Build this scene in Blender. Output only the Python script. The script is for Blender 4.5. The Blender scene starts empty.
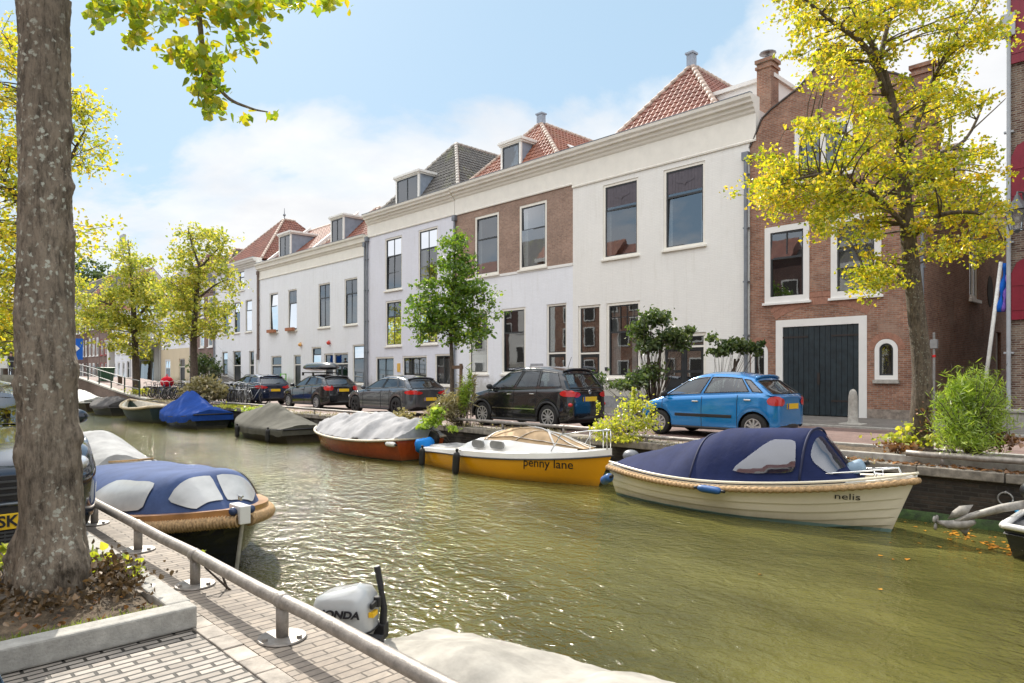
import bpy, bmesh, math, random
from mathutils import Vector, Matrix, noise
from math import radians as R, sin, cos, pi, sqrt, atan2
random.seed(7)
sc = bpy.context.scene
COL = sc.collection

# ------------------------------------------------------------------ camera geometry (measured from the photograph)
EYE, F, HX, HY = 1.42, 690.0, 512.0, 375.0
FU, FV = .7217, .6922
def dirs(px):
    dx = (px-HX)/F
    return FU-FV*dx, FV+FU*dx
def on_v(px, py, v):                      # a point of the vertical plane y = v
    du, dv = dirs(px); d = v/dv
    return -d*du, EYE+(HY-py)*d/F
def at(px, py, d):                        # a point d metres ahead of the camera
    du, dv = dirs(px)
    return Vector((-d*du, d*dv, EYE+(HY-py)*d/F))

# ------------------------------------------------------------------ materials
MATS = {}
def nn(nt, t, x=0, y=0, **kw):
    n = nt.nodes.new(t); n.location = (x, y)
    for k, v in kw.items(): setattr(n, k, v)
    return n
def new_mat(name):
    m = bpy.data.materials.new(name); m.use_nodes = True
    nt = m.node_tree
    p = [n for n in nt.nodes if n.type == 'BSDF_PRINCIPLED'][0]
    return m, nt, p
def c4(c): return (c[0], c[1], c[2], 1)
def ramp(nt, stops):
    r = nn(nt, 'ShaderNodeValToRGB')
    e = r.color_ramp.elements
    e[0].position, e[0].color = stops[0][0], c4(stops[0][1])
    e[1].position, e[1].color = stops[-1][0], c4(stops[-1][1])
    for p, c in stops[1:-1]:
        q = e.new(p); q.color = c4(c)
    return r
def noise_tex(nt, vec, scale, detail=4, rough=.6, mapscale=None):
    if mapscale:
        mp = nn(nt, 'ShaderNodeMapping'); mp.inputs['Scale'].default_value = mapscale
        nt.links.new(vec, mp.inputs[0]); vec = mp.outputs[0]
    n = nn(nt, 'ShaderNodeTexNoise'); n.inputs['Scale'].default_value = scale
    n.inputs['Detail'].default_value = detail; n.inputs['Roughness'].default_value = rough
    nt.links.new(vec, n.inputs['Vector'])
    return n
def mixc(nt, fac, a, b, blend='MIX'):
    m = nn(nt, 'ShaderNodeMix', data_type='RGBA', blend_type=blend)
    if isinstance(fac, (int, float)): m.inputs[0].default_value = fac
    else: nt.links.new(fac, m.inputs[0])
    for i, v in ((6, a), (7, b)):
        if isinstance(v, (tuple, list)): m.inputs[i].default_value = c4(v)
        else: nt.links.new(v, m.inputs[i])
    return m.outputs[2]
def mathn(nt, op, a, b=None):
    m = nn(nt, 'ShaderNodeMath', operation=op)
    for i, v in ((0, a), (1, b)):
        if v is None: continue
        if isinstance(v, (int, float)): m.inputs[i].default_value = v
        else: nt.links.new(v, m.inputs[i])
    return m.outputs[0]
def bump(nt, p, h, strength=.3, dist=.02):
    b = nn(nt, 'ShaderNodeBump'); b.inputs['Strength'].default_value = strength
    b.inputs['Distance'].default_value = dist
    nt.links.new(h, b.inputs['Height']); nt.links.new(b.outputs[0], p.inputs['Normal'])
    return b
def objco(nt):
    return nn(nt, 'ShaderNodeTexCoord').outputs['Object']
def plain(name, col, rough=.6, metal=0, var=.12, scale=6, bmp=0, coat=0, spec=.5, grime=0):
    if name in MATS: return MATS[name]
    m, nt, p = new_mat(name); co = objco(nt)
    n = noise_tex(nt, co, scale, 5, .65)
    dark = tuple(c*(1-var*1.6) for c in col); lite = tuple(min(1, c*(1+var)) for c in col)
    r = ramp(nt, [(.3, dark), (.7, lite)]); nt.links.new(n.outputs[0], r.inputs[0])
    out = r.outputs[0]
    if grime:
        n2 = noise_tex(nt, co, 1.1, 6, .7, (1, 1, .35))
        r2 = ramp(nt, [(.45, (0, 0, 0)), (.75, (1, 1, 1))]); nt.links.new(n2.outputs[0], r2.inputs[0])
        f = mathn(nt, 'MULTIPLY', r2.outputs[0], grime)
        out = mixc(nt, f, out, tuple(c*.45 for c in col))
    nt.links.new(out, p.inputs['Base Color'])
    p.inputs['Roughness'].default_value = rough; p.inputs['Metallic'].default_value = metal
    p.inputs['Coat Weight'].default_value = coat; p.inputs['Coat Roughness'].default_value = .04
    p.inputs['Specular IOR Level'].default_value = spec
    if bmp:
        n3 = noise_tex(nt, co, scale*5, 4, .6)
        bump(nt, p, n3.outputs[0], bmp, .01)
    MATS[name] = m; return m
def wallco(nt):                           # (x+y, z) so that axis-aligned walls share one mapping
    s = nn(nt, 'ShaderNodeSeparateXYZ'); nt.links.new(objco(nt), s.inputs[0])
    c = nn(nt, 'ShaderNodeCombineXYZ')
    nt.links.new(mathn(nt, 'ADD', s.outputs[0], s.outputs[1]), c.inputs[0])
    nt.links.new(s.outputs[2], c.inputs[1])
    return c.outputs[0]
def brick(name, c1, c2, mortar, bw=.22, bh=.065, ms=.008, vec='wall', rough=.85, patch=None, bstr=.5, offset=.5, dirt=.3):
    if name in MATS: return MATS[name]
    m, nt, p = new_mat(name)
    if vec == 'wall': v = wallco(nt)
    else:
        s = nn(nt, 'ShaderNodeSeparateXYZ'); nt.links.new(objco(nt), s.inputs[0])
        c = nn(nt, 'ShaderNodeCombineXYZ')
        a, b = (0, 1) if vec == 'xy' else (1, 0)
        nt.links.new(s.outputs[a], c.inputs[0]); nt.links.new(s.outputs[b], c.inputs[1]); v = c.outputs[0]
        # wander a little so that the courses are not ruled lines
        w = noise_tex(nt, v, 1.3, 2); w2 = nn(nt, 'ShaderNodeVectorMath', operation='MULTIPLY_ADD')
        nt.links.new(w.outputs['Color'], w2.inputs[0]); w2.inputs[1].default_value = (.05, .05, 0); nt.links.new(v, w2.inputs[2]); v = w2.outputs[0]
    b = nn(nt, 'ShaderNodeTexBrick'); nt.links.new(v, b.inputs['Vector'])
    b.offset = offset
    b.inputs['Scale'].default_value = 1; b.inputs['Brick Width'].default_value = bw; b.inputs['Row Height'].default_value = bh
    b.inputs['Mortar Size'].default_value = ms; b.inputs['Mortar Smooth'].default_value = .3; b.inputs['Bias'].default_value = -.1
    b.inputs['Color1'].default_value = c4(c1); b.inputs['Color2'].default_value = c4(c2); b.inputs['Mortar'].default_value = c4(mortar)
    n = noise_tex(nt, v, .9, 6, .7); r = ramp(nt, [(.35, (1-dirt, 1-dirt, 1-dirt)), (.7, (1.0, 1.0, 1.0))]); nt.links.new(n.outputs[0], r.inputs[0])
    col = mixc(nt, 1, b.outputs[0], r.outputs[0], 'MULTIPLY')
    n2 = noise_tex(nt, v, 9, 4, .7); r2 = ramp(nt, [(.4, (.8, .8, .8)), (.65, (1.1, 1.08, 1.05))]); nt.links.new(n2.outputs[0], r2.inputs[0])
    col = mixc(nt, 1, col, r2.outputs[0], 'MULTIPLY')
    if patch:
        n3 = noise_tex(nt, v, .5, 5, .75); r3 = ramp(nt, [(.52, (0, 0, 0)), (.68, (1, 1, 1))]); nt.links.new(n3.outputs[0], r3.inputs[0])
        col = mixc(nt, mathn(nt, 'MULTIPLY', r3.outputs[0], .75), col, patch)
    nt.links.new(col, p.inputs['Base Color']); p.inputs['Roughness'].default_value = rough
    h = mathn(nt, 'ADD', mathn(nt, 'MULTIPLY', b.outputs['Fac'], -1), mathn(nt, 'MULTIPLY', n2.outputs[0], .5))
    bump(nt, p, h, bstr, .012)
    MATS[name] = m; return m
def plaster(name, col, stain=.12):
    if name in MATS: return MATS[name]
    m, nt, p = new_mat(name); co = objco(nt)
    n = noise_tex(nt, co, .7, 6, .7, (1, 1, .5)); r = ramp(nt, [(.3, tuple(c*(1-stain) for c in col)), (.65, col)]); nt.links.new(n.outputs[0], r.inputs[0])
    n1 = noise_tex(nt, co, 4.5, 6, .8, (1, 1, .09)); r1 = ramp(nt, [(.52, (1, 1, 1)), (.78, (.87, .86, .83))]); nt.links.new(n1.outputs[0], r1.inputs[0])
    col2 = mixc(nt, 1, r.outputs[0], r1.outputs[0], 'MULTIPLY')
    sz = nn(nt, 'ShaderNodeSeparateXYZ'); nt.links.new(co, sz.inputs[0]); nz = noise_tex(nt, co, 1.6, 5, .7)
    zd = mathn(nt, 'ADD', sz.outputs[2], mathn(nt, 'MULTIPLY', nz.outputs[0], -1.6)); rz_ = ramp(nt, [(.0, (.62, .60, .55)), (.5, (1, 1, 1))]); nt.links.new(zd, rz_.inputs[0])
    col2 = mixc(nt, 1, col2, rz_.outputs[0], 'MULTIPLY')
    # faint courses of the painted brickwork
    b = nn(nt, 'ShaderNodeTexBrick'); nt.links.new(wallco(nt), b.inputs['Vector'])
    b.inputs['Scale'].default_value = 1; b.inputs['Brick Width'].default_value = .22; b.inputs['Row Height'].default_value = .065; b.inputs['Mortar Size'].default_value = .008
    b.inputs['Color1'].default_value = (1, 1, 1, 1); b.inputs['Color2'].default_value = (.965, .965, .965, 1); b.inputs['Mortar'].default_value = (.93, .93, .93, 1)
    col2 = mixc(nt, 1, col2, b.outputs[0], 'MULTIPLY')
    nt.links.new(col2, p.inputs['Base Color']); p.inputs['Roughness'].default_value = .8
    n2 = noise_tex(nt, co, 25, 3)
    h = mathn(nt, 'ADD', mathn(nt, 'MULTIPLY', b.outputs['Fac'], -.5), n2.outputs[0])
    bump(nt, p, h, .25, .008)
    MATS[name] = m; return m
def glass_mat(name, refl=.3, tint=(.55, .6, .62), wob=.12):
    if name in MATS: return MATS[name]
    m, nt, p = new_mat(name); nt.nodes.remove(p)
    out = [n for n in nt.nodes if n.type == 'OUTPUT_MATERIAL'][0]
    g = nn(nt, 'ShaderNodeBsdfGlossy'); g.inputs['Roughness'].default_value = .015; g.inputs['Color'].default_value = (.92, .95, 1, 1)
    t = nn(nt, 'ShaderNodeBsdfTransparent'); t.inputs['Color'].default_value = c4(tint)
    lw = nn(nt, 'ShaderNodeLayerWeight'); lw.inputs['Blend'].default_value = .25
    f = mathn(nt, 'ADD', mathn(nt, 'MULTIPLY', lw.outputs['Fresnel'], .9), refl)
    mx = nn(nt, 'ShaderNodeMixShader'); nt.links.new(f, mx.inputs[0]); nt.links.new(t.outputs[0], mx.inputs[1]); nt.links.new(g.outputs[0], mx.inputs[2])
    nt.links.new(mx.outputs[0], out.inputs[0])
    n = noise_tex(nt, objco(nt), 1.7, 2)
    b = nn(nt, 'ShaderNodeBump'); b.inputs['Strength'].default_value = wob; b.inputs['Distance'].default_value = .02
    nt.links.new(n.outputs[0], b.inputs['Height']); nt.links.new(b.outputs[0], g.inputs['Normal'])
    MATS[name] = m; return m
def leaf_mat(name, stops, trans=.5):
    if name in MATS: return MATS[name]
    m, nt, p = new_mat(name); nt.nodes.remove(p)
    out = [n for n in nt.nodes if n.type == 'OUTPUT_MATERIAL'][0]
    g = nn(nt, 'ShaderNodeNewGeometry')
    n = noise_tex(nt, objco(nt), .9, 3)
    v = mathn(nt, 'ADD', mathn(nt, 'MULTIPLY', g.outputs['Random Per Island'], .55), mathn(nt, 'MULTIPLY', n.outputs[0], .5))
    r = ramp(nt, stops); nt.links.new(v, r.inputs[0])
    d = nn(nt, 'ShaderNodeBsdfDiffuse'); t = nn(nt, 'ShaderNodeBsdfTranslucent'); gl = nn(nt, 'ShaderNodeBsdfGlossy'); gl.inputs['Roughness'].default_value = .35
    nt.links.new(r.outputs[0], d.inputs[0])
    tc = mixc(nt, 1, r.outputs[0], (1.6, 1.55, .95), 'MULTIPLY'); nt.links.new(tc, t.inputs[0])
    m1 = nn(nt, 'ShaderNodeMixShader'); m1.inputs[0].default_value = trans
    nt.links.new(d.outputs[0], m1.inputs[1]); nt.links.new(t.outputs[0], m1.inputs[2])
    m2 = nn(nt, 'ShaderNodeMixShader'); m2.inputs[0].default_value = .06
    nt.links.new(m1.outputs[0], m2.inputs[1]); nt.links.new(gl.outputs[0], m2.inputs[2]); nt.links.new(m2.outputs[0], out.inputs[0])
    MATS[name] = m; return m
def bark_mat(name, base, dark, lichen, lich=.5, scale=1.0):
    if name in MATS: return MATS[name]
    m, nt, p = new_mat(name); co = objco(nt)
    n = noise_tex(nt, co, 24*scale, 8, .8, (1, 1, .28)); r = ramp(nt, [(.36, dark), (.56, base)]); nt.links.new(n.outputs[0], r.inputs[0])
    nb = noise_tex(nt, co, 2.2*scale, 5, .7); rb = ramp(nt, [(.4, (.75, .73, .7)), (.6, (1.1, 1.08, 1.05))]); nt.links.new(nb.outputs[0], rb.inputs[0])
    col = mixc(nt, 1, r.outputs[0], rb.outputs[0], 'MULTIPLY')
    vo = nn(nt, 'ShaderNodeTexVoronoi'); vo.inputs['Scale'].default_value = 24*scale
    wn = noise_tex(nt, co, 30*scale, 3); wv = nn(nt, 'ShaderNodeVectorMath', operation='MULTIPLY_ADD')
    nt.links.new(wn.outputs['Color'], wv.inputs[0]); wv.inputs[1].default_value = (.06, .06, .06); nt.links.new(co, wv.inputs[2]); nt.links.new(wv.outputs[0], vo.inputs['Vector'])
    rv = ramp(nt, [(.2, (1, 1, 1)), (.34, (0, 0, 0))]); nt.links.new(vo.outputs[0], rv.inputs[0])
    n4 = noise_tex(nt, co, 1.8*scale, 4, .6); r4 = ramp(nt, [(.44, (0, 0, 0)), (.56, (1, 1, 1))]); nt.links.new(n4.outputs[0], r4.inputs[0])
    f = mathn(nt, 'MULTIPLY', mathn(nt, 'MULTIPLY', rv.outputs[0], r4.outputs[0]), lich)
    col = mixc(nt, f, col, lichen)
    nt.links.new(col, p.inputs['Base Color']); p.inputs['Roughness'].default_value = .9
    n5 = noise_tex(nt, co, 60*scale, 6, .75, (1, 1, .3))
    bump(nt, p, mathn(nt, 'ADD', n.outputs[0], mathn(nt, 'MULTIPLY', n5.outputs[0], .6)), .9, .03)
    MATS[name] = m; return m

# ------------------------------------------------------------------ mesh collector
class MB:
    def __init__(s): s.v = []; s.f = []; s.m = []
    def add(s, vs, fs, mi=0):
        o = len(s.v); s.v += [tuple(v) for v in vs]
        for f in fs: s.f.append(tuple(i+o for i in f)); s.m.append(mi)
    def box(s, x0, x1, y0, y1, z0, z1, mi=0):
        s.add([(x0,y0,z0),(x1,y0,z0),(x1,y1,z0),(x0,y1,z0),(x0,y0,z1),(x1,y0,z1),(x1,y1,z1),(x0,y1,z1)],
              [(0,3,2,1),(4,5,6,7),(0,1,5,4),(1,2,6,5),(2,3,7,6),(3,0,4,7)], mi)
    def quad(s, a, b, c, d, mi=0): s.add([a, b, c, d], [(0, 1, 2, 3)], mi)
    def tube(s, pts, rad, n=8, mi=0, cap=True, up=None):
        pts = [Vector(p) for p in pts]
        if isinstance(rad, (int, float)): rad = [rad]*len(pts)
        rings = []; prev = None
        for i, p in enumerate(pts):
            t = (pts[min(i+1, len(pts)-1)]-pts[max(i-1, 0)])
            if t.length < 1e-9: t = Vector((0, 0, 1))
            t.normalize()
            if prev is None:
                a = Vector((0, 0, 1)) if abs(t.z) < .9 else Vector((1, 0, 0))
                prev = t.cross(a).normalized()
            a = (prev-t*prev.dot(t))
            a = a.normalized() if a.length > 1e-6 else t.orthogonal().normalized()
            prev = a; b = t.cross(a)
            rings.append([p+(a*cos(2*pi*k/n)+b*sin(2*pi*k/n))*rad[i] for k in range(n)])
        vs = [v for r in rings for v in r]; fs = []
        for i in range(len(rings)-1):
            for k in range(n):
                fs.append((i*n+k, i*n+(k+1) % n, (i+1)*n+(k+1) % n, (i+1)*n+k))
        if cap:
            fs.append(tuple(range(n-1, -1, -1))); fs.append(tuple((len(rings)-1)*n+k for k in range(n)))
        s.add(vs, fs, mi)
    def grid(s, P, nu, nv, mi=0, wrapu=False):
        vs = [P(i, j) for i in range(nu) for j in range(nv)]; fs = []
        for i in range(nu if wrapu else nu-1):
            for j in range(nv-1):
                a = i*nv+j; b = ((i+1) % nu)*nv+j
                fs.append((a, b, b+1, a+1))
        s.add(vs, fs, mi)
    def lathe(s, prof, c, axis='y', n=20, mi=0):      # prof: (r, h)
        def P(i, j):
            a = 2*pi*i/n; r, h = prof[j]
            if axis == 'y': return (c[0]+r*cos(a), c[1]+h, c[2]+r*sin(a))
            if axis == 'x': return (c[0]+h, c[1]+r*cos(a), c[2]+r*sin(a))
            return (c[0]+r*cos(a), c[1]+r*sin(a), c[2]+h)
        s.grid(P, n, len(prof), mi, True)
    def ball(s, c, r, n=10, mi=0):
        if isinstance(r, (int, float)): r = (r, r, r)
        def P(i, j):
            a = 2*pi*i/(n*2); b = pi*j/n-pi/2
            return (c[0]+r[0]*cos(a)*cos(b), c[1]+r[1]*sin(a)*cos(b), c[2]+r[2]*sin(b))
        s.grid(P, n*2, n+1, mi, True)
    def prism(s, poly, y0, y1, mi=0):                 # polygon in x,z extruded along y
        n = len(poly)
        s.add([(x, y0, z) for x, z in poly]+[(x, y1, z) for x, z in poly],
              [tuple(range(n)), tuple(range(2*n-1, n-1, -1))]+[(i, i+n, (i+1) % n+n, (i+1) % n) for i in range(n)], mi)
    def extr_x(s, poly, x0, x1, mi=0):                # polygon in y,z extruded along x
        n = len(poly)
        s.add([(x0, y, z) for y, z in poly]+[(x1, y, z) for y, z in poly],
              [tuple(range(n-1, -1, -1)), tuple(range(n, 2*n))]+[(i, (i+1) % n, (i+1) % n+n, i+n) for i in range(n)], mi)
    def build(s, name, mats, parent=None, smooth=False, bevel=0, subsurf=0, weld=False, loc=None):
        me = bpy.data.meshes.new(name)
        me.from_pydata(s.v, [], s.f)
        if not isinstance(mats, (list, tuple)): mats = [mats]
        for m in mats: me.materials.append(m)
        if len(mats) > 1: me.polygons.foreach_set('material_index', s.m)
        if weld or True:
            bm = bmesh.new(); bm.from_mesh(me)
            if weld: bmesh.ops.remove_doubles(bm, verts=bm.verts, dist=1e-4)
            if len(bm.faces) < 60000 and name not in ('crown', 'foliage'): bmesh.ops.recalc_face_normals(bm, faces=bm.faces)
            bm.to_mesh(me); bm.free()
        if smooth: me.polygons.foreach_set('use_smooth', [True]*len(me.polygons))
        me.update()
        o = bpy.data.objects.new(name, me); COL.objects.link(o)
        if parent: o.parent = parent
        if loc: o.location = loc
        if bevel:
            b = o.modifiers.new('bevel', 'BEVEL'); b.width = bevel; b.segments = 2; b.limit_method = 'ANGLE'
        if subsurf:
            b = o.modifiers.new('sub', 'SUBSURF'); b.levels = subsurf; b.render_levels = subsurf
        return o
def tag(o, label, cat, group=None, kind=None):
    o['label'] = label; o['category'] = cat
    if group: o['group'] = group
    if kind: o['kind'] = kind
    return o
def thing(name, label, cat, loc=(0, 0, 0), rz=0, group=None):
    o = bpy.data.objects.new(name, None); COL.objects.link(o); o.empty_display_size = .3
    o.location = loc; o.rotation_euler = (0, 0, rz)
    return tag(o, label, cat, group)
def struct(o): o['kind'] = 'structure'; return o
KIDS = {}
def copy_tree(o, parent=None):
    kids = list(o.children)
    c = o.copy(); COL.objects.link(c)
    if parent: c.parent = parent
    for k in kids: copy_tree(k, c)
    return c
def text_obj(name, s, mat, parent, loc, rot, size, shear=0, extrude=.003, xscale=1.0, offset=0.0):
    cu = bpy.data.curves.new(name, 'FONT'); cu.body = s; cu.size = size; cu.shear = shear; cu.extrude = extrude; cu.offset = offset
    cu.align_x = 'CENTER'; cu.align_y = 'CENTER'; cu.resolution_u = 3
    t = bpy.data.objects.new(name, cu); COL.objects.link(t)
    dg = bpy.context.evaluated_depsgraph_get(); me = bpy.data.meshes.new_from_object(t.evaluated_get(dg))
    bpy.data.objects.remove(t)
    me.materials.clear(); me.materials.append(mat)
    o = bpy.data.objects.new(name, me); COL.objects.link(o); o.parent = parent
    o.location = loc; o.rotation_euler = rot; o.scale = (xscale, 1, 1)
    return o

# colours
CREAM = plain('cream_paint', (.86, .83, .75), .5, var=.04, scale=2, grime=.12)
WHITE = plain('white_paint', (.82, .81, .78), .5, var=.03, scale=2, grime=.1)
DARKSASH = plain('dark_sash', (.035, .04, .045), .35, var=.1)
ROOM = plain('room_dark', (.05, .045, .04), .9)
CURTAIN = plain('curtain', (.62, .6, .56), .9, var=.15, scale=14)
DOORGREEN = plain('door_black', (.025, .03, .034), .35, var=.2, scale=3)
ZINC = plain('zinc', (.22, .24, .27), .45, .3, var=.15, scale=4)
LEAD = plain('lead_sheet', (.30, .35, .43), .5, .0, var=.12, scale=3, grime=.2)
GLASS = glass_mat('window_glass', .20, (.5,.55,.57), .025)
GLASS2 = glass_mat('car_glass', .10, (.42, .48, .47), .0)
VINYL = glass_mat('vinyl_window', .12, (.75, .75, .72), .5)
STONE = plain('stone', (.42, .40, .36), .85, var=.2, scale=9, bmp=.4, grime=.35)
CONC = plain('concrete', (.40, .385, .35), .9, var=.18, scale=12, bmp=.5, grime=.35)
STEEL = plain('galvanised', (.34, .33, .315), .5, .45, var=.2, scale=14, bmp=.2, grime=.3)
RAILM = plain('rail_steel', (.32, .29, .26), .5, .35, var=.25, scale=16, bmp=.25, grime=.45)
BLACK = plain('black_rubber', (.015, .015, .016), .6, var=.2)
CHROME = plain('chrome', (.75, .75, .75), .15, 1, var=.03)
YPLATE = plain('plate_yellow', (.85, .55, .02), .4, var=.02)
# ------------------------------------------------------------------ world and sun
SUN = Vector((-.943*cos(R(40)), .333*cos(R(40)), sin(R(40)))).normalized()
w = bpy.data.worlds.new("World"); sc.world = w; w.use_nodes = True
nt = w.node_tree; nt.nodes.clear()
sky = nn(nt, 'ShaderNodeTexSky', sky_type='NISHITA'); sky.sun_disc = False
sky.sun_elevation = R(40); sky.sun_rotation = R(360)-R(70.6); sky.altitude = 0; sky.air_density = 1.0; sky.dust_density = .6; sky.ozone_density = 1.6
tc = nn(nt, 'ShaderNodeTexCoord'); co = tc.outputs['Generated']
sp = nn(nt, 'ShaderNodeSeparateXYZ'); nt.links.new(co, sp.inputs[0])
# cloud sheet: project the direction on a plane high above
zz = mathn(nt, 'ADD', mathn(nt, 'MAXIMUM', sp.outputs[2], 0), .22)
cx = nn(nt, 'ShaderNodeCombineXYZ')
nt.links.new(mathn(nt, 'DIVIDE', sp.outputs[0], zz), cx.inputs[0]); nt.links.new(mathn(nt, 'DIVIDE', sp.outputs[1], zz), cx.inputs[1])
mp = nn(nt, 'ShaderNodeMapping'); nt.links.new(cx.outputs[0], mp.inputs[0]); mp.inputs['Location'].default_value = (2.3, .6, 0)
n1 = noise_tex(nt, mp.outputs[0], .75, 9, .56)
n1.inputs['Distortion'].default_value = .3
# clouds thicken towards the right-hand half of the sky (north-east), thin towards the sun
grad = mathn(nt, 'ADD', mathn(nt, 'MULTIPLY', sp.outputs[0], .311), mathn(nt, 'MULTIPLY', sp.outputs[1], .325))
gr2 = mathn(nt, 'ADD', grad, mathn(nt, 'ADD', mathn(nt, 'MULTIPLY', sp.outputs[2], -.99), .41))
fy = ramp(nt, [(.0, (0, 0, 0)), (.25, (1, 1, 1))]); nt.links.new(mathn(nt, 'ADD', sp.outputs[1], .25), fy.inputs[0])
dens = mathn(nt, 'ADD', n1.outputs[0], mathn(nt, 'MULTIPLY', gr2, fy.outputs[0]))
rc = ramp(nt, [(.455, (0, 0, 0)), (.50, (.7, .7, .7)), (.57, (1, 1, 1))]); nt.links.new(dens, rc.inputs[0])
n2 = noise_tex(nt, mp.outputs[0], 2.2, 6, .6)
rl = ramp(nt, [(.3, (4.4, 4.5, 4.7)), (.7, (5.5, 5.5, 5.45))]); nt.links.new(n2.outputs[0], rl.inputs[0])
skyb = mixc(nt, .86, sky.outputs[0], (2.55, 3.6, 4.5))
skyc = mixc(nt, rc.outputs[0], skyb, rl.outputs[0])
# unseen sky overhead and behind the viewer brightened, added fill for the shaded facades
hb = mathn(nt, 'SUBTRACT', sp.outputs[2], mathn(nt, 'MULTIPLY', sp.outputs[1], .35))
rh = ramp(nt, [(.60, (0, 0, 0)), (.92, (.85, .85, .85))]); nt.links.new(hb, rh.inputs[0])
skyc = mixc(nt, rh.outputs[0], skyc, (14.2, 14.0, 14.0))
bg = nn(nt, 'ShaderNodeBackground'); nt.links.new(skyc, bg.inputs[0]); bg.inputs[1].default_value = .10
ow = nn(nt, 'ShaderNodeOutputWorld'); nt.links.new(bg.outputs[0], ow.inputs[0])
ld = bpy.data.lights.new('sun', 'SUN'); ld.energy = 3.3; ld.angle = R(.53); ld.color = (1, .93, .82)
lo = bpy.data.objects.new('sun', ld); COL.objects.link(lo); lo.location = SUN*60
lo.rotation_euler = (-SUN).to_track_quat('-Z', 'Y').to_euler()
cam = bpy.data.cameras.new('camera'); co_ = bpy.data.objects.new('camera', cam); COL.objects.link(co_)
cam.lens = F/1024*36; cam.sensor_width = 36; cam.shift_y = (HY-341.5)/1024; cam.clip_end = 2000; cam.clip_start = .05
co_.location = (0, 0, EYE); co_.rotation_euler = (R(90), 0, atan2(FU, FV))
sc.camera = co_
sc.view_settings.view_transform = 'Standard'; sc.view_settings.look = 'None'; sc.view_settings.exposure = .98; sc.view_settings.gamma = 1
sc.cycles.use_denoising = True; sc.cycles.max_bounces = 6; sc.cycles.transparent_max_bounces = 12
sc.cycles.sample_clamp_indirect = 4; sc.cycles.caustics_reflective = False; sc.cycles.caustics_refractive = False

# ------------------------------------------------------------------ ground, water, quays
WZ = -.85
def water_mat():
    m, nt, p = new_mat('canal_water'); co = objco(nt)
    n = noise_tex(nt, co, .28, 5, .6, (.6, 1.3, 1)); r = ramp(nt, [(.36, (.055, .052, .013)), (.62, (.125, .118, .032))]); nt.links.new(n.outputs[0], r.inputs[0])
    nt.links.new(r.outputs[0], p.inputs['Base Color']); p.inputs['Roughness'].default_value = .065; p.inputs['IOR'].default_value = 1.36
    a = noise_tex(nt, co, 4.2, 3, .55, (.9, 1.25, 1)); b = noise_tex(nt, co, 12.5, 3, .6, (.9, 1.2, 1)); c = noise_tex(nt, co, .9, 2, .5)
    a.inputs['Distortion'].default_value = .6
    h = mathn(nt, 'ADD', mathn(nt, 'ADD', a.outputs[0], mathn(nt, 'MULTIPLY', b.outputs[0], .45)), mathn(nt, 'MULTIPLY', c.outputs[0], .8))
    bump(nt, p, h, 1.0, .047)
    return m
WATER = water_mat()
mb = MB(); mb.quad((-420, -2, WZ), (120, -2, WZ), (120, 14, WZ), (-420, 14, WZ)); struct(mb.build('canal_water', WATER))
CLINK = brick('clinker_strip', (.32, .27, .225), (.42, .36, .30), (.12, .10, .08), .21, .062, .006, 'yx', .8, None, .5)
PAVER = brick('clinker_paving', (.30, .265, .23), (.45, .41, .365), (.030, .026, .02), .175, .056, .0085, 'yx', .75, None, .9, dirt=.25)
STREET = brick('street_clinker', (.20, .125, .11), (.28, .18, .155), (.13, .10, .085), .2, .065, .006, 'xy', .8, (.25, .19, .165), .3)
WALK = brick('sidewalk_paving', (.19, .175, .16), (.24, .22, .2), (.12, .11, .1), .3, .3, .008, 'xy', .85, (.15, .15, .12), .3)
YARD = brick('quay_street', (.24, .17, .15), (.3, .22, .19), (.13, .11, .09), .2, .065, .006, 'xy', .8)
# near quay
EDGE = 1.90
mb = MB(); mb.box(-420, 120, -60, 1.38, -1.5, -.004); struct(mb.build('quay_ground', PAVER))
mb = MB(); mb.box(-420, 120, 1.5, EDGE, -.3, 0); struct(mb.build('quay_edge_paving', CLINK))
mb = MB()
random.seed(3)
x = -60.0
while x < 12:                               # header course: each stone slightly off
    wd = .2
    mb.box(x+.004, x+wd-.004, 1.384, 1.496, -.2, .004+random.uniform(-.003, .004)); x += wd
struct(mb.build('edging_course', plain('edging_stone', (.36, .32, .275), .8, var=.35, scale=5, bmp=.4), bevel=.006))
WETWALL = brick('quay_brick', (.035, .026, .02), (.085, .062, .045), (.07, .062, .05), .22, .065, .01, 'wall', .75, (.24, .22, .19), 1, dirt=.7)
mb = MB(); mb.box(-420, 120, 1.3, EDGE-.03, -3, -.3); o = mb.build('quay_wall', WETWALL); tag(o, 'dark brick canal wall under the near quay beside the railing', 'quay wall')
# far quay
FE = 12.0
def far_quay():
    t = thing('quay_wall', 'long dark brick canal wall below the parked cars, mossy at the waterline', 'quay wall', (0, FE, 0))
    mb = MB(); mb.box(-44, 60, .06, 1.2, -2.6, -.14)
    mb.build('brickwork', WETWALL, t)
    mb = MB(); x = -44
    random.seed(5)
    while x < 12:
        wd = random.uniform(.9, 1.5)
        mb.box(x+.008, x+wd-.008, -.02+random.uniform(-.012, .012), .34, -.138, .0+random.uniform(-.008, .01)); x += wd
    mb.build('coping', plain('coping_stone', (.27, .24, .20), .85, var=.4, scale=6, bmp=.5, grime=.6), t, bevel=.015)
    mb = MB()
    moss = plain('wet_moss', (.035, .075, .012), .7, var=.5, scale=11, bmp=.8)
    def P(i, j):
        x = -44+i*.18; z = [-2.4, -.9, -.72+.05*noise.noise(Vector((x*1.7, 0, 0))), -.70+.06*noise.noise(Vector((x*1.7, 0, 0)))][j]
        return (x, [.0, .0, .03, .062][j]+.012*noise.noise(Vector((x*5, j, 0))), z)
    mb.grid(P, 340, 4); mb.build('moss_band', moss, t, smooth=True)
far_quay()
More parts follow.
